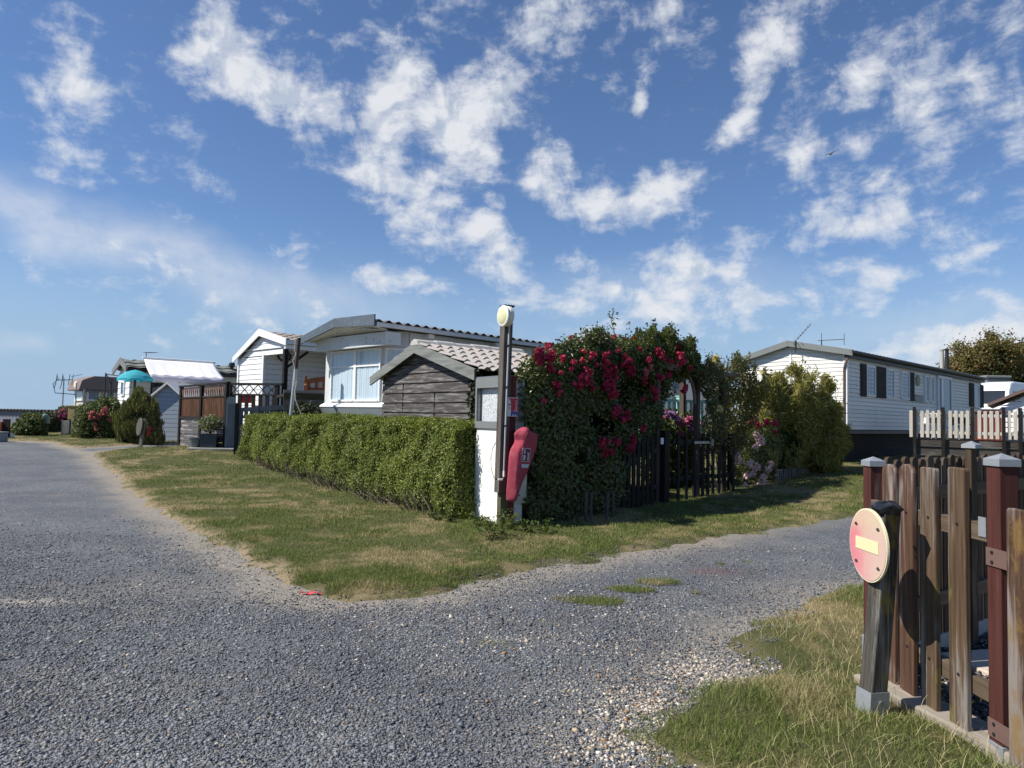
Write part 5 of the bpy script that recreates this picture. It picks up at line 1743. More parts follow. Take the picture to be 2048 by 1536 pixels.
sprig(rose, FR_R, [(1372, 712), (1384, 702), (1391, 700)], .0, 20, .04, 'rose_leaf', rrng)
sprig(rose, FR_R, [(1340, 768), (1348, 778), (1352, 786)], -.3, 10, .05, 'rose_leaf', rrng)


def picket(mb, c, ux, w, th, z0, z1, nrm, shape='round', lean=0.0):
    """one upright pale with a rounded or pointed head, centred at c"""
    ux, nrm = Vector(ux), Vector(nrm)
    c = Vector(c); h = w / 2
    if shape == 'round':
        hd = [(h * math.cos(a), h * .7 * math.sin(a)) for a in np.linspace(0, math.pi, 9)]
    elif shape == 'flat':
        hd = [(h, -.01), (h * .86, .0), (-h * .86, .0), (-h, -.01)]
    else:
        hd = [(h, 0), (0, h * 1.1), (-h, 0)]
    zt = z1 - max(p[1] for p in hd)
    pts = [(-h, z0), (h, z0)] + [(x, zt + z) for x, z in hd]
    poly = [c + ux * (x + lean * (z - z0)) + Z_ * z - nrm * th / 2 for x, z in pts]
    return mb.prism(poly, nrm * th)


def make_rose_fence():
    fr = FR_R
    t = empty('picket_fence', 'blackened picket fence with a gate below the red climbing rose', 'fence', fr.o, fr.rz)
    def X(px, py=900): return fr.on_y(px, py, 0)[0]
    ztop = fr.on_y(1400, 866, 0)[1]
    def zg(x): w = fr.w(x, 0, 0); return float(g(w.x, w.y))
    m_ = MB()
    xs = []
    x = X(1228)
    while x < X(1312): xs.append(x); x += .145
    for i, x in enumerate(xs):
        picket(m_, (x, 0, 0), X_, .095, .022, zg(x) + .05, ztop - .02 + .015 * math.sin(i * 2.1), Y_, 'point')
    m_.build('picket_panel', 'dark_timber', t)
    m_ = MB()
    for z in (.32, .95):
        m_.box((X(1226), .012, z), (X(1318), .055, z + .08))
    m_.build('rail', 'dark_timber_h', t)
    for px, w_, top in ((1330, .17, 861), (1463, .11, 868)):
        x = X(px); MB().box((x - w_ / 2, -.05, zg(x) - .1), (x + w_ / 2, .07, fr.on_y(px, top, 0)[1])).build('post', 'dark_timber', t, bevel=.006)
    # gate
    m_ = MB()
    for px in (1357, 1373, 1389): picket(m_, (X(px), 0, 0), X_, .085, .022, zg(X(px)) + .06, ztop + .01, Y_, 'round')
    for px in (1406, 1416, 1426): picket(m_, (X(px), 0, 0), X_, .10, .022, zg(X(px)) + .06, ztop, Y_, 'round')
    g_ = m_.build('gate', 'dark_timber', t)
    m_ = MB()
    for z in (.42, ztop - .2): m_.box((X(1348), .013, z), (X(1430), .055, z + .08))
    m_.build('rail', 'dark_timber_h', g_)
    zh = fr.on_y(1400, 885, -.03)[1]
    m_ = MB(); m_.box((X(1386), -.03, zh - .025), (X(1420), -.012, zh + .025)); m_.box((X(1419), -.04, zh - .07), (X(1424), -.012, zh + .07)); m_.build('hinge', 'grey_metal', g_)
    m_ = MB()
    for px in (1438, 1450): picket(m_, (X(px), 0, 0), X_, .09, .022, zg(X(px)) + .05, ztop, Y_, 'round')
    m_.build('picket_panel', 'dark_timber', t)
    m_ = MB()
    for z in (.4, ztop - .2): m_.box((X(1432), .013, z), (X(1463), .055, z + .08))
    m_.build('rail', 'dark_timber_h', t)
    cx, cz = fr.on_y(1324.5, 882, -.06)
    MB().box((cx - .045, -.062, cz - .055), (cx + .045, -.052, cz + .055)).build('number_plate', paint('plate_white', (.7, .72, .75), .4, .05, 5), t)
    # stakes leaning in front of the rose
    s = MB()
    for px in (1172, 1182, 1215, 1226): x, z = fr.on_y(px, 985, -.45); picket(s, (x, -.45, 0), X_, .05, .02, zg(x) - .02, z, Y_, 'flat', lean=.02)
    tag(s.build('garden_stakes', wood('old_stake', (.05, .045, .04), (.10, .09, .08)), None), 'four short weathered stakes leaning under the red climbing rose', 'stakes')
    bpy.data.objects['garden_stakes'].location = fr.o; bpy.data.objects['garden_stakes'].rotation_euler.z = fr.rz
    # pergola arch over the gate
    a = empty('garden_arch', 'rustic brown timber arch over the dark picket gate', 'arch', fr.w(X(1402), .1, 0), fr.rz)
    x0 = X(1402)
    zb = fr.on_y(1400, 748, .1)[1]
    p = MB()
    for px, y in ((1402, 0), (1457, .05), (1402, .9), (1457, .95)):
        xx = X(px) - x0; p.box((xx - .05, y - .05, 0), (xx + .05, y + .05, zb - .02))
    for px, y in ((1322, 0), (1322, .9)):
        xx = X(px) - x0; p.box((xx - .05, y - .05, 0), (xx + .05, y + .05, zb - .02))
    p.build('post', wood('arch_post', (.06, .042, .034), (.12, .09, .075)), a)
    bmt = wood('arch_beam', (.13, .10, .085), (.24, .19, .165), axis=0)
    xa, xb, xe = X(1300) - x0, X(1440) - x0, X(1480) - x0
    p = MB()
    p.box((xa, -.06, zb - .0), (xb, .05, zb + .11)); p.box((xb - .25, -.062, zb + .10), (xe, .048, zb + .2) if False else (xe, .048, zb + .02)); p.box((xa, .86, zb), (xb, .96, zb + .11))
    for i in range(6): xx = xa + .1 + i * (xb - xa) / 6; p.box((xx, -.2, zb + .11), (xx + .06, 1.1, zb + .17))
    # curved braces
    for s0, sg in ((X(1400) - x0, -1),):
        pts = [(s0 + sg * (.03 + .42 * (1 - math.cos(q))), 0, zb - .6 + .58 * math.sin(q)) for q in np.linspace(0, math.pi / 2, 7)]
        p.tube(pts, .035, 6)
    p.build('beam', bmt, a)


make_rose_fence()

# --- things seen through and round the arch
p0 = gp(1320, 962); frO = Frame((p0.x, p0.y, 0), (1, .75))
frO = Frame((at(1345, 880, 15.2).x, 15.2, 0), (1, .3))
hy, hr = shrub('hydrangea', 'pink and mauve hydrangea in flower behind the dark gate', 'hydrangea', frO, [(1290, 980), (1292, 850), (1300, 832), (1340, 826), (1385, 835), (1402, 850), (1405, 980)], 1.0, 5200, .09, .7, 'mid_leaf', 41, thresh=.2)
for (px, py, r_, mt) in ((1303, 846, 11, 'hydrangea_mauve'), (1323, 836, 11, 'hydrangea_pink'), (1340, 828, 13, 'hydrangea_mauve'), (1353, 834, 11, 'hydrangea_mauve'), (1367, 846, 13, 'hydrangea_pink'), (1380, 840, 12, 'hydrangea_pink'), (1392, 849, 12, 'hydrangea_pink'), (1383, 856, 10, 'hydrangea_mauve'), (1360, 866, 10, 'hydrangea_pink')):
    bloom(hy, frO, px, py, -.48, r_, 14.5, mt, hr, 'flower_head', .035)
# mint railing
rA, rB = at(1285, 800, 17.8), at(1420, 808, 18.6)
frM = Frame((rA.x, rA.y, float(g(rA.x, rA.y))), rB - rA)
rail = empty('mint_railing', 'pale mint green deck railing seen through the rose arch', 'railing', frM.o, frM.rz)
MT['mint'] = paint('mint', (.26, .50, .44), .5, .06, 4, (.2, .3, .27), .2)
Lr = frM.loc(rB).x + .3
zt = frM.on_y(1330, 798, 0)[1]
m_ = MB(); m_.box((-.1, -.04, zt - .07), (Lr, .05, zt)); m_.box((-.1, -.03, zt - .95), (Lr, .03, zt - .87)); m_.build('rail', 'mint', rail)
m_ = MB(); px_ = frM.on_y(1362, 800, 0)[0]; zp = frM.on_y(1362, 794, 0)[1]
m_.box((px_ - .09, -.08, 0), (px_ + .09, .09, zp)); m_.box((px_ - .11, -.1, zp), (px_ + .11, .11, zp + .03)); m_.build('post', 'mint', rail, bevel=.01)
m_ = MB(); x = -.05
while x < Lr:
    if abs(x - px_) > .13: m_.box((x - .035, -.015, zt - .87), (x + .035, .015, zt - .07))
    x += .17
m_.build('baluster', 'mint', rail)
# honeysuckle and yellow rose
pN = gp(1460, 985); frN = Frame((pN.x, pN.y, 0), rb - ra)
honey, hr2 = shrub('yellow_rose', 'loose yellow flowered climber trailing over the right side of the timber arch', 'climber', frN, [(1396, 742), (1412, 722), (1432, 712), (1462, 722), (1500, 728), (1528, 745), (1540, 780), (1520, 830), (1496, 870), (1470, 900), (1420, 905), (1408, 880), (1412, 800), (1404, 770)], .9, 17000, .05, .6, 'honey_leaf', 51,
                    thresh=.37, clump=2.6, rag=.22)
stems(honey, frN, (1445, 985), [(1410, 780), (1425, 740), (1450, 730), (1490, 760), (1400, 800), (1470, 800), (1440, 760), (1460, 850), (1430, 830), (1415, 860), (1450, 900)], 0, .012, rng=hr2, depth=.2)
for (px, py, r_) in ((1432, 715, 9), (1440, 818, 10), (1525, 745, 9), (1533, 828, 9)):
    bloom(honey, frN, px, py, -.35, r_, 13, 'yellow_petal', hr2, 'rose_bloom', .045)
sprig(honey, frN, [(1420, 735), (1418, 718), (1416, 708)], 0, 16, .04, 'honey_leaf', hr2)
sprig(honey, frN, [(1500, 745), (1495, 728), (1492, 714)], 0, 16, .04, 'honey_leaf', hr2)
# pale pink rose in front of the bamboo
pQ = gp(1510, 968); frQ = Frame((pQ.x, pQ.y, 0), (1, .55))
pk, pr = shrub('pink_rose', 'low shrub rose with pale pink flower trusses beside the bamboo', 'rose bush', frQ, [(1468, 978), (1470, 900), (1488, 862), (1515, 850), (1550, 858), (1562, 890), (1556, 930), (1545, 962), (1500, 976)], 1.0, 9000, .045, .6, 'rose_leaf', 61, thresh=.3)
for (px, py, r_) in ((1516, 872, 11), (1522, 886, 12), (1512, 893, 9), (1474, 908, 10), (1478, 920, 9), (1500, 928, 12), (1514, 934, 11), (1494, 950, 8), (1526, 958, 12), (1536, 940, 10), (1522, 972, 9), (1484, 882, 6), (1542, 930, 9), (1488, 972, 8), (1506, 945, 8)):
    bloom(pk, frQ, px, py, -.5, r_ * 1.25, 13, 'rose_pink', pr, 'flower_truss', .03)
pG = gp(1530, 955); frG2 = Frame((pG.x, pG.y - .35, 0), (1, .55))
gr, grr = shrub('red_hydrangea', 'bush with deep pink flower heads between the pink rose and the bamboo', 'hydrangea', frG2, [(1495, 950), (1494, 850), (1515, 832), (1560, 836), (1572, 870), (1570, 950)], .9, 5200, .07, .7, 'mid_leaf', 62, thresh=.25)
for (px, py, r_) in ((1506, 842, 11), (1517, 851, 10), (1534, 846, 9), (1550, 845, 10), (1550, 863, 10), (1500, 846, 7)):
    bloom(gr, frG2, px, py, -.5, r_ * 1.1, 13, 'geranium', grr, 'flower_head', .032)
f9 = Frame((at(1500, 850, 17.5).x, 17.5, 0), (1, .4))
shrub('green_shrub', 'plain green shrub filling the gap behind the yellow flowered climber', 'shrub', f9, [(1448, 950), (1450, 800), (1480, 775), (1520, 772), (1548, 800), (1550, 950)], 1.2, 7000, .08, .55, 'honey_leaf', 67, thresh=.15)
# bamboo
pR = gp(1605, 958); frR2 = Frame((pR.x, pR.y + .7, 0), (1, .5))
bam, br = shrub('bamboo', 'broad olive green bamboo thicket in front of the cream mobile home', 'bamboo', frR2, [(1548, 962), (1538, 900), (1512, 840), (1520, 790), (1545, 768), (1580, 762), (1610, 752), (1640, 768), (1655, 800), (1682, 832), (1704, 872), (1694, 915), (1672, 948), (1610, 956)],
                1.9, 26000, .19, .13, 'bamboo_leaf', 71, edge=.7, thresh=.38, clump=1.5, droop=.35, rag=.34, jitter=1.0)
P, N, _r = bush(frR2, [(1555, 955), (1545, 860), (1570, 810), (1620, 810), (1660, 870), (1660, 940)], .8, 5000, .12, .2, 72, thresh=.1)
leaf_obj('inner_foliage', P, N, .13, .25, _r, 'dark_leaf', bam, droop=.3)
stems(bam, frR2, (1605, 955), [(1540, 760), (1575, 735), (1600, 728), (1612, 724), (1640, 735), (1655, 750), (1665, 790), (1525, 770), (1560, 755), (1680, 800)], 0, .012, mat=paint('cane', (.22, .19, .08), .6, .2, 9), rng=br, spread=.5, depth=.35)
for k_, (bx, by, tx, ty) in enumerate(((1600, 770, 1603, 724), (1612, 775, 1615, 730), (1640, 790, 1648, 748), (1655, 810, 1668, 768), (1545, 780, 1532, 742), (1570, 775, 1567, 742), (1625, 780, 1632, 745), (1582, 770, 1586, 748), (1668, 830, 1686, 800), (1530, 790, 1516, 760), (1658, 800, 1660, 755))):
    sprig(bam, frR2, [(bx, by), ((bx + tx) / 2, (by + ty) / 2 - 3), (tx, ty)], .1 * math.sin(k_), 34, .075, 'bamboo_leaf', br, 'cane_tip')
# little edging fence by the bamboo
e0, e1 = gp(1552, 968), gp(1605, 955)
frE2 = Frame((e0.x, e0.y, float(g(e0.x, e0.y))), e1 - e0)
m_ = MB(); Le = frE2.loc(e1).x
i = 0; x = 0.0
while x < Le + .5:
    picket(m_, (x, 0, 0), X_, .07, .02, -.05, .32 + .03 * math.sin(i * 3.1), Y_, 'flat', lean=.05 * math.sin(i * 1.7)); x += .105; i += 1
m_.box((-.05, .012, .12), (Le + .5, .03, .17))
o = m_.build('edging_fence', wood('grey_stake', (.09, .075, .06), (.17, .15, .125)), None); o.location = frE2.o; o.rotation_euler.z = frE2.rz
tag(o, 'low grey stake edging fence at the foot of the bamboo', 'edging')

# --- left background plants
def far_frame(px, py): p = gp(px, py); return Frame((p.x, p.y, 0), (1, .2))
f1 = far_frame(272, 888)
con, cr = shrub('weeping_conifer', 'dense weeping olive green shrub left of the leaning round sign', 'shrub', f1, [(232, 886), (228, 850), (240, 812), (258, 790), (272, 784), (292, 790), (312, 812), (322, 845), (316, 884), (272, 890)], 1.5, 13000, .17, .22, 'conifer_leaf', 81, edge=.6, thresh=.34, droop=.7, rag=.25)
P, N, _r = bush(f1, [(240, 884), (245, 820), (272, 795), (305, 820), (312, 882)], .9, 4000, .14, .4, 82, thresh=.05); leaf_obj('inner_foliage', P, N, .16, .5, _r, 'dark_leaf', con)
f2 = far_frame(195, 880); f2 = Frame((f2.o.x, f2.o.y + .4, 0), (1, .2))
fb, fr_ = shrub('flowering_bush', 'green bush with clustered coral red flowers below the beige caravan', 'shrub', f2, [(152, 872), (150, 838), (160, 815), (180, 802), (205, 798), (232, 802), (246, 820), (250, 850), (240, 880), (195, 882)], 1.6, 12000, .085, .55, 'mid_leaf', 83, edge=.6, thresh=.3)
for (px, py, r_) in ((185, 826, 9), (182, 834, 8), (195, 835, 8), (207, 823, 9), (211, 816, 7), (203, 832, 8), (219, 838, 7), (190, 848, 6), (193, 858, 5), (214, 826, 6)):
    bloom(fb, f2, px, py, -.8, r_, 22, 'coral_petal', fr_, 'flower_cluster', .06)
f3 = far_frame(122, 866); f3 = Frame((f3.o.x, f3.o.y + .3, 0), (1, .2))
pf, fr3 = shrub('pink_shrub', 'bright pink flowering shrub hanging over the grey boards at the far left', 'shrub', f3, [(100, 866), (99, 842), (108, 828), (118, 820), (128, 816), (140, 824), (142, 845), (136, 862)], 1.2, 5200, .09, .6, 'mid_leaf', 84, thresh=.25)
for (px, py, r_) in ((124, 820, 6), (120, 829, 7), (112, 834, 7), (127, 832, 7), (134, 828, 6), (106, 841, 6), (116, 840, 6), (104, 850, 5), (124, 841, 5), (103, 860, 4), (138, 835, 4)):
    bloom(pf, f3, px, py, -.6, r_, 26, 'hydrangea_pink', fr3, 'flower_cluster', .07)
f4 = far_frame(60, 874); f4 = Frame((f4.o.x, f4.o.y + .5, 0), (1, .2))
shrub('green_bush', 'spreading plain green bush in front of the long low building at the far left', 'shrub', f4, [(16, 873), (22, 858), (40, 840), (58, 828), (82, 830), (90, 845), (88, 872)], 1.6, 6500, .10, .55, 'mid_leaf', 85, thresh=.22)
f5 = far_frame(100, 868); f5 = Frame((f5.o.x, f5.o.y + 1.0, 0), (1, .2))
shrub('dark_bush', 'dark evergreen bush between the plain green bush and the pink shrub', 'shrub', f5, [(72, 868), (74, 838), (92, 824), (112, 826), (114, 868)], 1.4, 5000, .10, .55, 'dark_leaf', 86, thresh=.15)
# ivy between shed and pillar, shrub behind the hedge
f6 = Frame((FR_E.w(.25, .12, 0).x, FR_E.w(.25, .12, 0).y, 0), (1, .8))
iv, ivr = shrub('ivy', 'dark ivy climbing the corner of the plank shed behind the white pillar', 'ivy', f6, [(944, 880), (942, 800), (946, 752), (975, 748), (1010, 752), (1060, 756), (1062, 880)], .5, 7000, .06, .8, 'dark_leaf', 87, thresh=.2)
f7 = Frame((at(615, 830, 17.6).x, 17.6, 0), (1, .3))
shrub('dark_shrub', 'dark leafy shrub showing above the hedge below the bench', 'shrub', f7, [(576, 900), (580, 830), (600, 816), (630, 815), (650, 828), (656, 900)], 1.0, 4500, .09, .6, 'dark_leaf', 88, thresh=.2)


# --- trees at the right edge
def tree(name, label, poly, Y, mat, seed, n, size, base_px, trunk_r, group):
    fr = Frame((at(base_px, 800, Y).x, Y, 0), (1, .05))
    zg = float(g(fr.o.x, fr.o.y))
    t = empty(name, label, 'tree', (fr.o.x, fr.o.y, zg), 0, group)
    P, N, rng = bush(fr, poly, 4.0, n, size, .6, seed, edge=1.6, clump=1.0, thresh=.37, rag=.9, spread=.22)
    leaf_obj('crown', P, N, size, .6, rng, mat, t, jitter=1.0)
    m_ = MB(); zc = fr.on_y(base_px, 735, 0)[1] - zg
    m_.tube([(0, 0, -.2), (.1, 0, zc * .5), (0, .1, zc), (.2, 0, zc * 1.5)], [trunk_r, trunk_r * .8, trunk_r * .6, trunk_r * .2], 9)
    for i in range(22):
        a = rng.uniform(0, 6.28); q = P[rng.integers(len(P))] - np.array([fr.o.x, fr.o.y, zg])
        s = Vector((0, .05, zc * rng.uniform(.4, 1.0)))
        e = Vector(q); mid = s.lerp(e, .5) + Vector((0, 0, -.3))
        m_.tube([s, mid, e], [trunk_r * .4, trunk_r * .25, .03], 6)
    m_.build('trunk', 'bark', t)


tree('russet_tree', 'russet leaved tree behind the flues of the cream mobile home', [(1902, 770), (1900, 742), (1917, 722), (1937, 706), (1960, 700), (1985, 688), (2004, 685), (2020, 698), (2025, 730), (2020, 775), (1950, 775)], 46, 'russet_leaf', 91, 40000, .15, 1970, .25, 'trees behind the white van')
tree('green_tree', 'dark green tree at the right edge behind the white van', [(1975, 780), (1985, 740), (2000, 722), (2022, 702), (2060, 686), (2120, 660), (2220, 668), (2270, 740), (2260, 800), (2080, 800)], 52, 'dark_leaf', 92, 46000, .18, 2110, .35, 'trees behind the white van')


# ------------------------------------------------------------------ white meter pillar, lamp post, extinguisher
q = gp(1004, 1060)
FR_P = Frame((q.x, q.y, float(g(q.x, q.y))), (.84, .54))      # ex along the right face, ey along the left face
YP = q.y


def make_pillar():
    fr = FR_P
    t = empty('meter_pillar', 'white rendered meter pillar with a glazed grey cabinet on top at the end of the hedge', 'pillar', fr.w(.06, .12, 0), fr.rz)
    yl = fr.on_x(951, 900, .06)[0] - .12                # left end of the white face
    xr = fr.on_y(1047, 900, .12)[0] - .06
    xr2 = fr.on_y(1052, 960, .12)[0] - .06
    zc = fr.on_x(980, 857, .06)[1]; zt = fr.on_x(980, 756, .06)[1]
    MB().prism([(0, 0, -.1), (0, 0, zc), (0, yl * .985, zc + .01), (-.005, yl, zc - .25), (0, yl * 1.03, .2), (0, yl * 1.09, -.1)], (xr, 0, 0)).build('pillar_body', 'render_white', t, bevel=.012)
    c = MB()
    fw = .065
    c.box((0, 0, zc + .004), (xr, .035, zt)); c.box((.0, yl * .98 - .035, zc + .004), (xr, yl * .98, zt)); c.box((xr - .03, .036, zc + .004), (xr - .002, yl * .98 - .036, zt - .002))
    c.box((-.012, -.012, zt + .001), (xr + .02, yl + .0, zt + .025))
    c.build('cabinet', 'grey_metal', t)
    d = MB()
    d.box((-.03, .0, zt - .14), (-.003, yl * .985, zt)); d.box((-.03, .0, zc + .002), (-.003, yl * .985, zc + .10)); d.box((-.03, 0, zc + .10), (-.003, .05, zt - .14)); d.box((-.03, yl * .985 - .045, zc + .10), (-.003, yl * .985, zt - .14))
    do = d.build('door_frame', 'grey_trim', t)
    mt, nt, bs, _ = new_mat('stippled_glass'); k = NT(nt); v = k.coords()
    n_ = k.noise(v, 70, 4, .8)
    k.put(bs.inputs['Base Color'], k.mix(k.step(n_, .42, .56), (.26, .29, .32), (.68, .70, .70))); bs.inputs['Roughness'].default_value = .25
    k.bump(n_, .6, .004, bs)
    MB().box((.05, .05, zc + .10), (.06, yl * .985 - .045, zt - .14)).build('pane', mt, do)
    MB().box((.061, .037, zc + .01), (.09, yl * .98 - .037, zt - .01)).build('cabinet_back', 'dark_room', t)
    # side panel on the right face: grey above, pale plate below
    MB().box((.16, -.02, .33), (xr2, -.003, zc - .02)).build('side_plate', paint('cream_plate', (.62, .60, .50), .7, .06, 4, (.4, .38, .3), .3), t)
    # red painted plank and mossy backing post standing against the right face
    p = empty('red_post', 'dark red painted plank post standing against the right side of the meter pillar', 'post', fr.w(.0, -.0, 0), fr.rz)
    x0 = fr.on_y(1014, 900, .06)[0]; x1 = fr.on_y(1029, 900, .06)[0]
    ztop = fr.on_y(1022, 752, .06)[1]
    MB().box((x0, .05, -.1), (x1, .095, ztop)).build('plank', wood('red_plank', (.13, .022, .020), (.17, .035, .03), (.10, .03, .025), wear=(.5, .7), bump=.3), p)
    MB().box((-.02, .02, -.1), (x0 - .006, .11, .62)).build('backing_post', wood('moss_post', (.07, .06, .04), (.13, .12, .08), (.10, .12, .05)), p)
    # safety sticker on the plank
    s = empty('extinguisher_sign', 'small red and blue fire extinguisher sign fixed on the lamp post and red plank', 'sign', fr.w(*((lambda a: (a[0], -.046, a[1]))(fr.on_y(1024.5, 814, -.046)))), fr.rz)
    w2 = (fr.on_y(1036, 814, -.046)[0] - fr.on_y(1013, 814, -.046)[0]) / 2; h2 = (fr.on_y(1024, 794, -.046)[1] - fr.on_y(1024, 832, -.046)[1]) / 2
    MT['sign_white'] = paint('sign_white', (.70, .66, .64), .45, .05, 8); MT['sign_red'] = paint('sign_red', (.45, .02, .035), .4, .1, 6); MT['sign_blue'] = paint('sign_blue', (.035, .04, .26), .4, .1, 6)
    MB().box((-w2, -.004, -h2), (w2, .022, h2)).build('plate', 'sign_white', s)
    MB().box((-w2 * .62, -.006, -h2 * .48), (w2 * .97, -.0042, h2 * .93)).build('red_field', 'sign_red', s)
    MB().box((-w2 * .62, -.006, -h2 * .95), (w2 * .97, -.0042, -h2 * .5)).build('blue_field', 'sign_blue', s)
    e = MB()
    cx = -w2 * .52; r_ = w2 * .22
    e.prism([(cx - r_, -.0085, -h2 * .93), (cx + r_, -.0085, -h2 * .93), (cx + r_, -.0085, h2 * .45), (cx + r_ * .5, -.0085, h2 * .62), (cx + r_ * .5, -.0085, h2 * .78), (cx - r_ * .5, -.0085, h2 * .78), (cx - r_ * .5, -.0085, h2 * .62), (cx - r_, -.0085, h2 * .45)], (0, .002, 0))
    e.prism([(cx - r_ * .5, -.0085, h2 * .78), (cx - r_ * 1.5, -.0085, h2 * .55), (cx - r_ * 1.8, -.0085, h2 * .35), (cx - r_ * 1.4, -.0085, h2 * .35), (cx - r_ * .4, -.0085, h2 * .66)], (0, .002, 0))
    e.build('extinguisher_pictogram', 'sign_white', s)
    d_ = MB(); d_.box((cx - r_ * .7, -.010, h2 * .18), (cx + r_ * .7, -.0087, h2 * .32)); d_.prism([(cx - r_ * .5, -.010, -h2 * .18), (cx + r_ * .5, -.010, -h2 * .18), (cx, -.010, h2 * .0)], (0, .0013, 0)); d_.build('label_marks', 'black_metal', s)
    M4 = Matrix.Translation((w2 * .62, -.0075, h2 * .12)) @ Matrix.Rotation(R(90), 4, 'X') @ Matrix.Rotation(R(90), 4, 'Z')
    text_mesh('lettering', 'Derinc', h2 * .44, 'sign_white', s, M4)
    wv = MB()
    for i in range(2): x = w2 * (.1 + .42 * i); wv.prism([(x - w2 * .12, -.0085, -h2 * .93), (x + w2 * .12, -.0085, -h2 * .93), (x + w2 * .05, -.0085, -h2 * .68)], (0, .002, 0))
    wv.build('white_marks', 'sign_white', s)
    return xr


def make_lamp_post():
    fr = FR_P
    zt = fr.on_x(1012, 613, -.03)[1]; zb = fr.on_x(1000, 985, -.03)[1]
    t = empty('lamp_post', 'tall dark timber lamp post with a round cream bulkhead lamp fixed at its top', 'lamp post', fr.w(-.06, .0, 0), fr.rz)
    yl = .10; xr = .115
    ln = .035                                        # slight lean
    p = MB()
    a = [(-.02, -.02), (xr, -.02), (xr, yl), (-.02, yl)]
    vs = [(x, y, zb) for x, y in a] + [(x + ln * .6, y - ln, zt) for x, y in a]
    p.add(vs, [(0, 3, 2, 1), (4, 5, 6, 7), (0, 1, 5, 4), (1, 2, 6, 5), (2, 3, 7, 6), (3, 0, 4, 7)])
    p.build('post', wood('post_wood', (.085, .072, .062), (.17, .148, .128), (.05, .043, .037), wear=(.5, .66), bump=.5), t, bevel=.006)
    MB().box((-.03 + ln * .6, -.035 - ln, zt + .001), (xr + .01 + ln * .6, yl - ln + .01, zt + .02)).build('post_cap', 'dark_timber', t)
    # lamp: axis along -x of the frame
    cy, cz = fr.on_x(1000, 631, -.2)
    l = MB(); l.lathe([(.135, 0), (.138, -.05), (.128, -.06), (.13, -.075), (.142, -.08), (.142, -.10), (.128, -.108)], (-.02 + ln * .6, cy, cz), 36, 'X')
    lo = l.build('lamp_body', paint('lamp_white', (.74, .73, .66), .4, .05, 8, (.4, .38, .3), .25), t, smooth=True)
    MB().lathe([(.128, -.098), (.10, -.116), (.05, -.126), (0, -.129)], (-.02 + ln * .6, cy, cz), 36, 'X').build('diffuser', paint('lamp_lens', (.62, .61, .36), .35, .08, 20, (.45, .43, .25), .5), lo, smooth=True)
    # conduit down the right face and its cable
    c = MB()
    xs = .045
    zc0 = fr.on_y(1001, 957, -.05)[1]
    pts = [(-.02 + ln, cy - .06, cz - .06), (.01 + ln * .6, -.05 - ln, cz - .015), (xs + ln * .5, -.042 - ln * .9, cz - .03), (xs, -.04, zc0 + .1), (xs - .0, -.045, zc0 + .02), (xs - .03, -.05, zc0 - .015), (-.03, -.05, zc0 - .02), (-.045, -.045, zc0 - .01)]
    c.tube(pts[3:], .017, 10); c.build('conduit_elbow', paint('pvc_white', (.76, .76, .74), .35, .04, 6), t, smooth=True)
    c = MB(); c.tube([pts[2], pts[3]], .014, 10); c.build('conduit', paint('pvc_grey', (.42, .41, .43), .45, .08, 6, (.5, .48, .48), .4), t, smooth=True)
    c = MB(); c.tube(pts[:3], .018, 8); c.build('conduit_bend', paint('pvc_pale', (.52, .51, .48), .45, .05, 6), t, smooth=True)
    k = MB()
    for f in (.28, .52, .78): z = zc0 + .1 + (cz - zc0) * f; k.box((xs - .02, -.062 - ln * f, z - .008), (xs + .022, -.02 - ln * f, z + .008))
    k.build('pipe_clip', 'black_metal', t)
    cb = MB()
    zz = zc0
    cb.tube([(-.03, -.05, zz - .015), (-.035, .08, zz + .0), (-.03, .17, zz + .12), (-.025, .19, zz + .26), (-.02, .15, zz + .40), (-.005, .11, zz + .47)], .005, 6); cb.build('cable', 'black_metal', t, smooth=True)
    # hedge shrub sprays go elsewhere


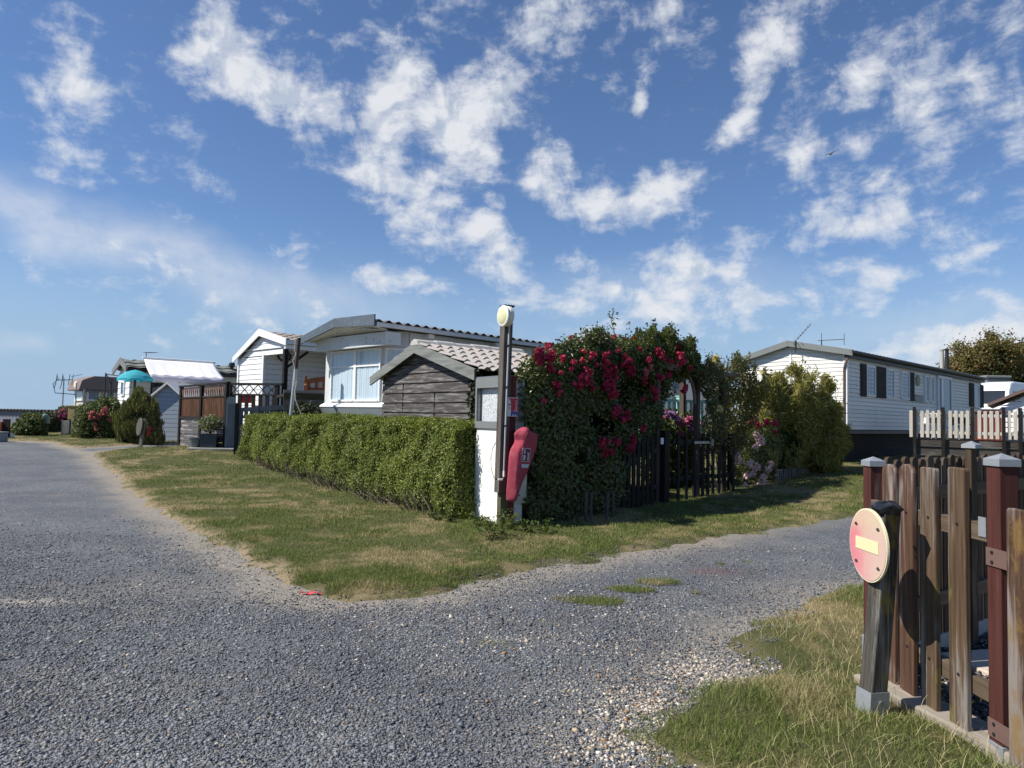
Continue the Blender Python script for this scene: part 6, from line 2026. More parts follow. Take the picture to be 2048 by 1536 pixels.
def make_extinguisher(xr):
    fr = FR_P
    yp = -.13
    x, z = fr.on_y(1036, 930, yp)
    t = empty('extinguisher_cover', 'faded red fabric fire extinguisher cover hanging on the pillar', 'extinguisher', fr.w(x, yp, 0), fr.rz)
    def pt(px, py):
        a, b = fr.on_y(px, py, yp); return a - x, b
    # photo rows: height, left edge, right edge, fold line (-1 left .. 1 right), depth factor
    rows = [(853, 1046, 1058, -.3, .5), (855, 1041, 1064, -.35, .75), (859, 1033, 1070, -.30, .9), (865, 1028, 1075, -.22, 1), (872, 1026.5, 1076, -.34, 1), (880, 1027, 1076, -.46, 1), (886, 1027, 1075.5, -.54, 1), (893, 1022, 1075, -.56, 1),
            (905, 1016, 1071, -.54, 1), (925, 1015, 1064, -.5, 1), (945, 1014, 1055, -.4, 1), (965, 1013, 1045, -.05, 1), (985, 1012, 1038, 0, 1), (1000, 1011, 1034, 0, .95), (1003, 1012.5, 1032, 0, .8)]
    prm = []
    for (py, l, r_, xr_, df) in rows:
        xa, za = pt(l, py); xb, zb_ = pt(r_, py)
        w = (xb - xa) / 2
        prm.append(((za + zb_) / 2, (xa + xb) / 2, w, xr_, min(.105, w * .95) * df, (zb_ - za)))
    def front(t_, xr_, d):
        k = (t_ - xr_) / (1 - xr_) if t_ > xr_ else (xr_ - t_) / (1 + xr_)
        return -d * (1 - max(0, min(1, k)) ** (1.35 if t_ > xr_ else 1.1))
    nf, nb = 16, 8; n = nf + nb; vs = []; fs = []
    for i_, (zz, c, w, xr_, d, sl) in enumerate(prm):
        for j in range(nf):
            t_ = -1 + 2 * j / nf
            tuck = .022 * math.exp(-((zz - prm[5][0]) / .035) ** 2) * max(0, -t_ - .2) ** .5 if t_ < -.2 else 0
            vs.append((c + w * t_ + tuck, front(t_, xr_, d) + tuck * 1.4, zz + sl * .5 * t_ - (.05 * max(0, t_ - xr_) ** 1.5 if i_ < 3 else 0)))
        for j in range(nb):
            t_ = 1 - 2 * j / nb
            vs.append((c + w * t_, .35 * d * (1 - t_ * t_), zz + sl * .5 * t_ - (.05 * max(0, t_ - xr_) ** 1.5 if i_ < 3 else 0)))
    m_ = len(rows)
    for i in range(m_ - 1):
        for j in range(n): fs.append((i * n + j, i * n + (j + 1) % n, (i + 1) * n + (j + 1) % n, (i + 1) * n + j))
    fs += [tuple(range(n)), tuple(range((m_ - 1) * n, m_ * n))]
    mt = paint('cover_cloth', (.37, .058, .085), .85, .16, 5, (.50, .16, .19), .45, .45, .7, bump=.3, spec=.2)
    o = MB().add(vs, fs).build('cover', mt, t, smooth=True)
    md = o.modifiers.new('subdivision', 'SUBSURF'); md.levels = 1; md.render_levels = 1
    tx = bpy.data.textures.new('folds', 'CLOUDS'); tx.noise_scale = .07
    md = o.modifiers.new('folds', 'DISPLACE'); md.texture = tx; md.strength = .014; md.mid_level = .5
    def surf(xl, zl):
        for (z0, *p0), (z1, *p1) in zip(prm, prm[1:]):
            if z1 <= zl <= z0:
                f = (zl - z0) / (z1 - z0); c, w, xr_, d = [p0[k] + (p1[k] - p0[k]) * f for k in range(4)]
                return front((xl - c) / w, xr_, d)
        return -.05
    # pull cord seam and opening flap
    # pictogram panel: extinguisher and flames with a pale frame, on the front of the cover
    yf = -.118
    def P(px, py, dy=0):
        a, b = fr.on_y(px, py, yp - .07); a -= x; return (a, surf(a, b) - .013 + dy, b)
    MT['panel_dark'] = paint('panel_dark', (.10, .02, .045), .7, .15, 9); MT['print_white'] = paint('print_white', (.68, .62, .64), .7, .06, 9)
    quad = [(1042.5, 895.5), (1062.2, 897.5), (1060.8, 924.5), (1040.3, 922.6)]
    def offs(pts, dy, th): return [P(a, b, dy) for a, b in pts], (0, th, 0)
    a, e = offs(quad, .0, .1); MB().prism(a, (0, .03, 0)).build('panel', 'print_white', t)
    inner = [(1043.6, 896.8), (1061.2, 898.6), (1059.9, 923.3), (1041.5, 921.5)]
    a, e = offs(inner, -.003, .004); MB().prism(a, (0, .0025, 0)).build('panel_ground', 'panel_dark', t)
    pg = MB()
    for pl in ([(1044.2, 909.4), (1048.9, 909.8), (1047.9, 920.2), (1043.8, 919.9)], [(1045.2, 904.0), (1048.6, 904.4), (1048.6, 906.8), (1044.6, 906.5)], [(1044.0, 899.6), (1046.5, 898.6), (1049, 899.8), (1048.8, 901.6), (1046.8, 900.9), (1045, 901.8)], [(1044.8, 902.5), (1046.6, 901.6), (1048.8, 903.8), (1045.3, 904)]):
        pg.prism([P(a, b, -.005) for a, b in pl], (0, .0018, 0))
    for pl in ([(1053, 903), (1054, 903.2), (1056.5, 908), (1058.6, 906), (1056.2, 903.2), (1057, 903), (1059.3, 906.5), (1057, 910.5), (1055, 909)], [(1053.3, 908.2), (1054.8, 908.5), (1059, 914), (1058.8, 916.5), (1055.5, 912.5)], [(1051.8, 913), (1053.5, 913.2), (1056.5, 916.8), (1058.8, 916.9), (1058.5, 919), (1055.5, 918.2)], [(1052.8, 917.3), (1054.5, 919), (1058.5, 919.3), (1058.2, 921), (1053.6, 920.6)]):
        pg.prism([P(a, b, -.005) for a, b in pl], (0, .0018, 0))
    pg.build('fire_pictogram', 'print_white', t)
    MB().prism([P(a, b, -.001) for a, b in ((1040.3, 928), (1060, 928.6), (1058.3, 936), (1041.2, 935.5))], (0, .05, 0)).build('clear_pocket', paint('pocket', (.50, .56, .62), .3, .12, 12), t)
    st = MB(); xa, zz = pt(1048, 860)
    st.tube([(q_, surf(q_, h_) - .004, h_) for q_, h_ in ((xa - .01, zz - .03), (xa - .05, zz - .1), (xa - .09, zz - .22), (xa - .12, zz - .34), (xa - .13, zz - .5))], .004, 5); st.build('seam', paint('seam', (.32, .04, .06), .8, .1, 9, bump=0), t)
    MB().box((-.02, .06, pt(1040, 870)[1]), (.02, .13, pt(1040, 862)[1])).build('hook', 'black_metal', t)


XR_P = make_pillar()
make_lamp_post()
make_extinguisher(XR_P)


# weeds at the foot of the pillar
def weeds():
    rng = np.random.default_rng(77)
    spots_ = [(975, 1075, .24), (1000, 1082, .36), (1022, 1070, .34), (960, 1062, .22), (985, 1090, .30), (1052, 1072, .22), (1090, 1075, .2), (905, 1052, .22), (880, 1050, .25)]
    for i, (px, py, h) in enumerate(spots_):
        p = gp(px, py)
        where = ['left foot of the white pillar', 'front foot of the white pillar', 'foot of the red post', 'far left base of the white pillar', 'grass in front of the white pillar', 'foot of the rose beside the red cover', 'grass under the left of the rose', 'near end of the hedge', 'grass left of the hedge end'][i]
        t = empty('weed', 'leafy green weed growing at the ' + where, 'weed', (p.x, p.y, float(g(p.x, p.y)) + .03), 0, 'weeds round the pillar foot')
        m_ = MB(); P = []; N = []
        for s in range(7):
            top = Vector((rng.normal(0, .10), rng.normal(0, .08), h * rng.uniform(.55, 1.15)))
            m_.tube([(0, 0, 0), top * .5 + Vector((0, 0, .02)), top], [.004, .003, .002], 5)
            for q in range(12):
                f = rng.uniform(.15, 1); v = top * f
                P.append((v.x + rng.normal(0, .03), v.y + rng.normal(0, .03), v.z)); N.append((0, 0, 1))
        V, F = leaves(np.array(P), np.array(N, float), .055, .5, rng, jitter=.7)
        np_obj('foliage', V, F, 'mid_leaf', t)
        m_.build('stem', 'mid_leaf', t)


weeds()


# ------------------------------------------------------------------ left garden: screens, gates, pots, bench
def make_left_garden():
    # trellis screen
    a, b = gp(359, 893), gp(449, 903)
    fr = Frame((a.x, a.y, float(g(a.x, a.y))), b - a)
    L = fr.loc((b.x, b.y, 0)).x
    z = lambda px, py: fr.on_y(px, py, 0)[1]
    t = empty('trellis_screen', 'brown slatted trellis screen above grey weathered boards by the planter', 'screen', fr.o, fr.rz)
    brown = wood('trellis_brown', (.105, .048, .028), (.19, .095, .055), (.24, .15, .10), wear=(.52, .7))
    X = lambda px: fr.on_y(px, 830, 0)[0]
    ztl, ztr = z(360, 775), z(448, 767)
    zmid = z(400, 836)
    x_m = X(402)
    slope = lambda x: ztl + (ztr - ztl) * x / L
    p = MB()
    for x in (-.02, x_m, L): p.box((x - .05, -.05, -.1), (x + .05, .05, slope(max(x, 0)) + .02))
    p.build('post', 'dark_timber', t)
    r = MB(); r.bar((-.1, 0, slope(0) + .03), (L + .1, 0, slope(L) + .03), .14, .05); r.bar((0, 0, zmid), (L, 0, zmid), .09, .09); zl2 = z(380, 796)
    r.bar((0, 0, zl2), (L, 0, zl2 + .06), .06, .05); r.build('rail', 'dark_timber_h', t)
    s = MB(); x = .06
    while x < L - .05:
        if abs(x - x_m) > .07: s.box((x - .016, -.012, zmid), (x + .016, .012, zl2 + .03))
        x += .068
    s.build('slat', brown, t)
    s = MB(); x = .08
    while x < L - .1:
        if abs(x - x_m) > .1:
            za, zb = zl2 + .05, slope(x) - .02
            s.bar((x - .05, -.01, zb), (x + .05, -.01, za), .03, .012, (0, 1, 0)); s.bar((x, .01, zb), (x + .02, .01, za), .03, .012, (0, 1, 0))
        x += .125
    s.build('lattice', wood('trellis_pale', (.22, .12, .085), (.36, .23, .18)), t)
    lw = MB(); lap(lw, (0, -.01, 0), X_, -Y_, .0, zmid - .06, (zmid - .06) / 4.01, lambda q_: (.03, L - .05), .012); lw.build('lower_board', wood('grey_board', (.06, .055, .055), (.14, .135, .135), (.30, .295, .29), axis=0, wear=(.5, .6), scale=1.5), t)
    # rounded grey panel
    fr2 = Frame((b.x + .02, b.y - .05, fr.o.z), (1, .15))
    za = fr2.on_y(457, 793, 0)[1]; xw = fr2.on_y(469, 850, 0)[0]
    o = MB(); picket(o, (xw / 2, 0, 0), X_, xw, .05, 0, za, Y_, 'round')
    for i in range(1, 4): o.box((xw * i / 4 - .006, -.032, .05), (xw * i / 4 + .006, -.0255, za - .2))
    ob = o.build('panel_gate', wood('blue_board', (.115, .14, .165), (.17, .20, .225), (.22, .25, .27), wear=(.55, .7)), None); ob.location = fr2.o; ob.rotation_euler.z = fr2.rz
    tag(ob, 'tall blue grey plank panel with a rounded top right of the trellis', 'panel')
    # blue grey slatted gate, behind the hedge end
    c0 = gp(474, 911); c1 = gp(584, 903)
    fr3 = Frame((c0.x, c0.y, float(g(c0.x, c0.y))), (1, .18))
    t = empty('slatted_gate', 'blue grey slatted garden gate beside the end of the hedge', 'gate', fr3.o, fr3.rz)
    Xg = lambda px: fr3.on_y(px, 820, 0)[0]
    zt = fr3.on_y(490, 818, 0)[1]; zt2 = fr3.on_y(570, 812, 0)[1]
    gb = wood('gate_blue', (.075, .095, .11), (.13, .16, .18), (.18, .205, .22), wear=(.55, .7))
    p = MB(); p.box((-.09, -.06, -.1), (.0, .05, fr3.on_y(472, 806, 0)[1])); x1 = Xg(571); p.box((x1, -.06, -.1), (x1 + .1, .05, zt2 + .12)); p.build('post', 'dark_timber', t)
    Lg = x1 - .01
    s = MB(); x = .1
    while x < Lg - .05: s.box((x - .025, -.015, .5), (x + .025, .015, zt + (zt2 - zt) * x / Lg - .04)); x += .115
    s.build('slat', gb, t)
    s = MB(); s.bar((.01, 0, zt - .03), (Lg, 0, zt2 - .03), .06, .12); s.box((.01, -.03, .42), (Lg, .03, .54)); s.box((.01, -.018, .04), (Lg, .018, .43)); xm = Xg(514)
    s.box((xm - .05, -.034, .05), (xm + .05, .034, zt + .1)); s.box((.012, -.031, .04), (.09, .031, zt)); s.build('frame', gb, t)
    # black lattice railing behind the gate
    d0 = at(455, 830, 22.9); d1 = at(556, 830, 22.55)
    fr4 = Frame((d0.x, d0.y, float(g(d0.x, d0.y))), d1 - d0); L4 = fr4.loc(d1).x
    t = empty('lattice_railing', 'black railing with crossed lattice top behind the blue grey gate', 'railing', fr4.o, fr4.rz)
    zz = lambda py: fr4.on_y(500, py, 0)[1]
    ztp, zlm, zbt = zz(769), zz(789), zz(818)
    p = MB(); p.box((-.08, -.06, 0), (.1, .06, ztp + .03)); p.box((L4 - .12, -.05, 0), (L4, .05, ztp)); p.build('post', 'dark_timber', t)
    p = MB(); p.box((-.12, -.07, ztp - .02), (L4 + .12, .07, ztp + .05)); p.box((0, -.03, zlm - .04), (L4, .03, zlm + .02)); p.box((0, -.03, zbt - .3), (L4, .03, zbt - .22)); p.build('rail', 'dark_timber_h', t)
    p = MB(); n = 5; w_ = (L4 - .2) / n
    for i in range(n):
        xa = .1 + i * w_
        p.bar((xa, .012, zlm), (xa + w_, .012, ztp), .022, .022, (0, 1, 0)); p.bar((xa, -.012, ztp), (xa + w_, -.012, zlm), .022, .022, (0, 1, 0))
    p.build('lattice', 'dark_timber', t)
    p = MB(); x = .18
    while x < L4 - .1: p.box((x - .06, -.018, zbt - .25), (x + .06, .018, zlm - .03)); x += .24
    p.build('slat', 'dark_timber', t)
    # red and white folding chair behind it
    c = at(490, 818, 23.6); zg = float(g(c.x, c.y))
    t = empty('folding_chair', 'red backed white folding chair behind the black lattice railing', 'chair', (c.x, c.y, zg), .25)
    zt = at(490, 788, 23.6).z - zg; zb = at(490, 806, 23.6).z - zg; zs = max(.45, zb - .25)
    MB().box((-.22, .02, zb), (.22, .05, zt)).build('backrest', paint('chair_red', (.5, .045, .05), .5, .1, 5), t, bevel=.02)
    f = MB()
    for s in (-1, 1): f.tube([(s * .24, -.3, 0), (s * .24, .04, zt - .02)], .018, 6); f.tube([(s * .23, .4, 0), (s * .23, -.25, zs)], .018, 6)
    f.build('frame', 'white_pvc', t)
    MB().box((-.22, -.28, zs - .02), (.22, .05, zs + .01)).build('seat', 'white_pvc', t)
    # stone step with pots
    e0, e1 = gp(378, 904), gp(468, 912)
    fr5 = Frame((e0.x, e0.y, float(g(e0.x, e0.y))), (1, .12)); Ls = fr5.on_y(466, 905, 0)[0]
    zt = fr5.on_y(420, 896, 0)[1]
    m_ = MB(); m_.box((0, .0, -.1), (Ls, .75, zt - .06)); m_.box((-.04, -.05, zt - .06), (Ls + .02, .78, zt))
    o = m_.build('stone_step', 'concrete', None, bevel=.012); o.location = fr5.o; o.rotation_euler.z = fr5.rz; tag(o, 'low grey concrete step carrying two plant pots by the trellis', 'step')
    zstep = fr5.o.z + zt
    xp = fr5.on_y(390, 890, .3)[0]
    w = fr5.w(xp, .3, 0)
    t = MB(); t.lathe([(.14, 0), (.2, .27), (.215, .275), (.215, .30), (.19, .30), (.185, .26), (0, .25)], (0, 0, 0), 20)
    o = t.build('round_pot', paint('pot_grey', (.13, .15, .165), .6, .1, 5), None, smooth=True); o.location = (w.x, w.y, zstep); tag(o, 'empty round grey flower pot on the concrete step', 'pot')
    xp = fr5.on_y(419, 880, .3)[0]; w = fr5.w(xp, .3, 0)
    hp = .42
    t = empty('square_planter', 'square dark blue planter on the concrete step', 'planter', (w.x, w.y, zstep), fr5.rz + .1)
    m_ = MB(); c_ = .25
    m_.add([(-c_ * .88, -c_ * .88, 0), (c_ * .88, -c_ * .88, 0), (c_ * .88, c_ * .88, 0), (-c_ * .88, c_ * .88, 0), (-c_, -c_, hp), (c_, -c_, hp), (c_, c_, hp), (-c_, c_, hp), (-c_ + .03, -c_ + .03, hp), (c_ - .03, -c_ + .03, hp), (c_ - .03, c_ - .03, hp), (-c_ + .03, c_ - .03, hp), (-c_ + .03, -c_ + .03, hp - .05), (c_ - .03, -c_ + .03, hp - .05), (c_ - .03, c_ - .03, hp - .05), (-c_ + .03, c_ - .03, hp - .05)],
           [(0, 3, 2, 1), (0, 1, 5, 4), (1, 2, 6, 5), (2, 3, 7, 6), (3, 0, 4, 7), (4, 5, 9, 8), (5, 6, 10, 9), (6, 7, 11, 10), (7, 4, 8, 11), (8, 9, 13, 12), (9, 10, 14, 13), (10, 11, 15, 14), (11, 8, 12, 15), (12, 13, 14, 15)])
    m_.build('box', paint('planter_blue', (.035, .05, .065), .5, .12, 5), t)
    rng = np.random.default_rng(4)
    P = rand_unit(900, rng) * rng.uniform(.3, 1, (900, 1)) * [.34, .34, .30] + [0, 0, hp + .32]
    sh = empty('potted_shrub', 'small variegated shrub growing in the square dark planter', 'shrub', (w.x, w.y, zstep), 0)
    V, F = leaves(P, rand_unit(900, rng), .085, .5, rng); np_obj('foliage', V, F, leafmat('variegated', (.05, .07, .03), (.22, .24, .14), (.4, .4, .28), .8), sh)
    m_ = MB()
    for i in range(6): m_.tube([(0, 0, hp - .04), tuple(P[i * 40] * [1, 1, .9])], [.012, .005], 5)
    m_.build('stem', 'bark', sh)
    # leaning post with a round sign seen edge-on from behind
    p = gp(280, 897); pt = at(289, 838, p.y)
    t = empty('leaning_sign', 'leaning grey post with a round sign seen from behind, by the small path', 'sign', (p.x, p.y, float(g(p.x, p.y))), 0)
    dz = pt.z - t.location.z; dx = pt.x - p.x
    m_ = MB(); m_.bar((0, 0, -.1), (dx, 0, dz), .09, .08); m_.build('post', wood('post_grey', (.14, .135, .115), (.25, .24, .205)), t)
    m_ = MB(); m_.lathe([(0, -.01), (.28, -.008), (.285, 0), (.28, .008), (0, .01)], (0, 0, 0), 28, 'X'); d = m_.build('sign_disc', paint('sign_back', (.075, .065, .05), .6, .15, 6), t, smooth=True); d.location = (dx * .75 - .1, -.05, dz - .24); d.rotation_euler = (0, .1, .75)
    m_ = MB(); m_.box((-.045, -.0, -.16), (.045, .02, .12)); d = m_.build('red_tag', 'sign_red', t); d.location = (dx + .14, .05, dz - .35); d.rotation_euler = (0, .15, .6)
    # dark picket fence behind it
    a, b = gp(318, 874), gp(358, 876)
    fr6 = Frame((a.x - 1.2, a.y + .5, float(g(a.x, a.y))), (1, .05)); L6 = (b - a).length + 1.3
    t = empty('dark_picket_fence', 'dark picket fence between the weeping shrub and the trellis screen', 'fence', fr6.o, fr6.rz)
    zt = fr6.on_y(340, 819, 0)[1]
    m_ = MB(); x = .05
    while x < L6: picket(m_, (x, 0, 0), X_, .14, .025, .02, zt, Y_, 'round'); x += .215
    m_.build('picket_panel', 'dark_timber', t)
    m_ = MB(); m_.box((0, .02, zt * .3), (L6, .06, zt * .3 + .1)); m_.box((0, .02, zt * .82), (L6, .06, zt * .82 + .1)); m_.build('rail', 'dark_timber_h', t)
    # deck with a bench between the chalet and the caravan
    a = at(566, 830, 17.9); b = at(690, 830, 18.5)
    fr7 = Frame((a.x, a.y, float(g(a.x, a.y))), b - a); L7 = fr7.loc(b).x
    t = empty('timber_deck', 'raised dark timber deck with grey board skirt between the chalet and caravan', 'deck', fr7.o, fr7.rz)
    zt = fr7.on_y(620, 781, 0)[1]; zb = fr7.on_y(620, 800, 0)[1]
    MB().box((0, 0, zb), (L7, .12, zb + .17)).build('beam', wood('deck_beam', (.03, .024, .017), (.06, .05, .032), (.08, .08, .04), axis=0), t)
    m_ = MB(); x = 0
    while x < L7: m_.box((x, .02, 0), (x + .19, .05, zb - .005)); x += .2
    m_.build('skirt_board', wood('skirt_board', (.10, .095, .085), (.17, .16, .145)), t)
    MB().box((0, .05, zt - .10), (L7, .11, zt)).build('top_rail', wood('rail_grey', (.16, .155, .14), (.25, .24, .22), axis=0), t)
    m_ = MB()
    for x in (.05, L7 * .5, L7 - .1): m_.box((x, .03, zb + .17), (x + .1, .1, zt - .1))
    m_.build('rail_post', 'grey_trim', t)
    MB().box((0, .12, zb + .08), (L7, 2.2, zb + .14)).build('deck_floor', 'dark_timber_h', t)
    zd = fr7.o.z + zb + .14
    c0 = at(608, 780, 19.0); c1 = at(668, 780, 19.3)
    frb = Frame((c0.x, c0.y, zd), c1 - c0); Lb = 1.45
    t = empty('garden_bench', 'brown wooden bench with an arched slatted back on the raised deck', 'bench', frb.o, frb.rz)
    zt = frb.on_y(640, 752, 0)[1]; zl = frb.on_y(640, 781, 0)[1]
    hb = zt - zl
    bw = wood('bench_wood', (.16, .06, .028), (.27, .115, .055), axis=0)
    m_ = MB(); pts = []
    for i in range(13): u = i / 12; pts.append((u * Lb, zt - .12 + .12 * math.sin(math.pi * u)))
    m_.prism([(x, 0, z_) for x, z_ in pts] + [(x, 0, z_ - .13) for x, z_ in reversed(pts)], (0, .04, 0)); m_.box((0, 0, zl), (Lb, .04, zl + .07)); m_.box((0, -.01, zl - .45), (.07, .05, zt - .02)); m_.box((Lb - .07, -.01, zl - .45), (Lb, .05, zt - .02))
    for i in range(7): x = .12 + i * (Lb - .24) / 6; m_.box((x - .045, .008, zl + .07), (x + .045, .032, zt - .16 + .1 * math.sin(math.pi * x / Lb)))
    m_.build('backrest', bw, t)
    m_ = MB()
    for i in range(4): m_.box((0, -.5 + i * .12, zl - .1), (Lb, -.4 + i * .12, zl - .07))
    m_.build('seat', bw, t)
    for x in (0, Lb - .06):
        m_ = MB(); m_.box((x, -.5, 0), (x + .06, -.44, zl + .12)); m_.box((x, -.5, zl + .12), (x + .07, .0, zl + .16)); m_.build('leg', bw, t)
    # pipe pole with a cable, leaning
    p0 = at(581, 838, 17.0); p1 = at(598, 676, 17.0)
    zg = float(g(p0.x, p0.y))
    t = empty('pipe_pole', 'slightly leaning galvanised pipe pole wound with a pale cable above the hedge', 'pole', (p0.x, p0.y, zg), 0)
    d = (p1 - p0)
    b0 = Vector((0, 0, p0.z - zg)); st = b0 - d * (b0.z / d.z) ; tp = b0 + d
    m_ = MB(); m_.tube([st, b0 + d * .62], .045, 10); m_.build('pole', 'galvanised', t, smooth=True)
    m_ = MB(); m_.tube([b0 + d * .62, tp], .05, 8); m_.build('pole_top', paint('rust_pipe', (.06, .045, .04), .8, .3, 9), t, smooth=True)
    m_ = MB(); pts = []
    for px, py in ((591, 681), (589, 700), (592, 708), (586, 722), (590, 738), (590, 752), (588, 772), (594, 762), (590, 780), (591, 800), (597, 815), (605, 834)):
        w = at(px, py, 16.92); pts.append((w.x - p0.x, w.y - p0.y, w.z - zg))
    m_.tube(pts, .012, 6); m_.build('cable', paint('cable_beige', (.42, .39, .34), .7, .1, 9), t, smooth=True)
    # far left oddments
    a, b = gp(124, 872), gp(152, 868)
    fr8 = Frame((a.x, a.y, float(g(a.x, a.y))), b - a); L8 = fr8.loc(b).x
    t = empty('board_fence', 'two pale grey fence boards below the pink flowering shrub', 'fence', fr8.o, fr8.rz)
    h = fr8.on_y(136, 841, 0)[1]
    for i in range(2): MB().box((i * L8 * .52, 0, 0), (i * L8 * .52 + L8 * .47, .05, h - .02 * i)).build('board', 'concrete', t)
    MB().box((L8 * .475, -.03, 0), (L8 * .515, .06, h + .05)).build('post', 'dark_timber', t)
    w = gp(88, 872); zt = at(88, 838, w.y).z - float(g(w.x, w.y))
    t = empty('post_box', 'dark post topped with a small green box by the plain green bush', 'post', (w.x, w.y, float(g(w.x, w.y))), 0)
    MB().box((-.12, -.08, 0), (.12, .08, zt * .75)).build('post', 'dark_timber', t)
    MB().lathe([(.16, 0), (.18, .2), (.12, .34), (0, .4)], (0, 0, zt * .75), 14).build('box', paint('green_box', (.12, .19, .15), .5, .1, 4), t, smooth=True)
    w = at(149, 825, 30); zg = float(g(w.x, w.y))
    t = MB(); t.box((-.22, -.1, 0), (.22, .1, .55)); t.box((-.05, -.05, -(w.z - zg) + .3), (.05, .05, 0)); t.box((-.25, -.13, .55), (.25, .13, .6))
    o = t.build('meter_box', paint('box_yellow', (.36, .27, .12), .6, .12, 4), None, bevel=.01); o.location = (w.x, w.y, w.z - .3); tag(o, 'ochre meter box on a short post beside the pink shrub', 'box')
    w = gp(19, 878); m_ = MB(); m_.lathe([(.13, 0), (.15, .08), (.12, .18), (.06, .22), (0, .225)], (0, 0, 0), 10, sx=1.1, sy=.8)
    o = m_.build('white_stone', 'render_white', None, smooth=True); o.location = w; tag(o, 'white painted boundary stone at the far left edge of the track', 'stone')
    w = gp(3, 880); w = Vector((w.x - .85, w.y + .5, 0)); zg = float(g(w.x, w.y))
    t = empty('brick_pier', 'orange brick pier with a dark gate at the far left edge', 'pier', (w.x, w.y, zg), 0)
    MB().box((-1.2, 0, 0), (.42, .35, .62)).build('brickwork', paint('brick', (.42, .12, .05), .85, .2, 6, (.55, .4, .3), .3, bump=.5), t)
    MB().box((-1.2, -.02, .42), (.28, .36, .47)).build('coping', 'render_white', t)
    MB().box((.43, .1, 0), (.68, .15, .72)).build('gate', 'dark_timber', t)
    w = gp(6, 884); m_ = MB(); m_.box((-.5, -.2, 0), (.02, .2, .30)); m_.box((-.52, -.22, .30), (.04, .22, .34))
    o = m_.build('utility_chamber', paint('chamber', (.25, .29, .31), .7, .1, 4), None, bevel=.01); o.location = w; tag(o, 'low blue grey utility box beside the white stone', 'box')


make_left_garden()


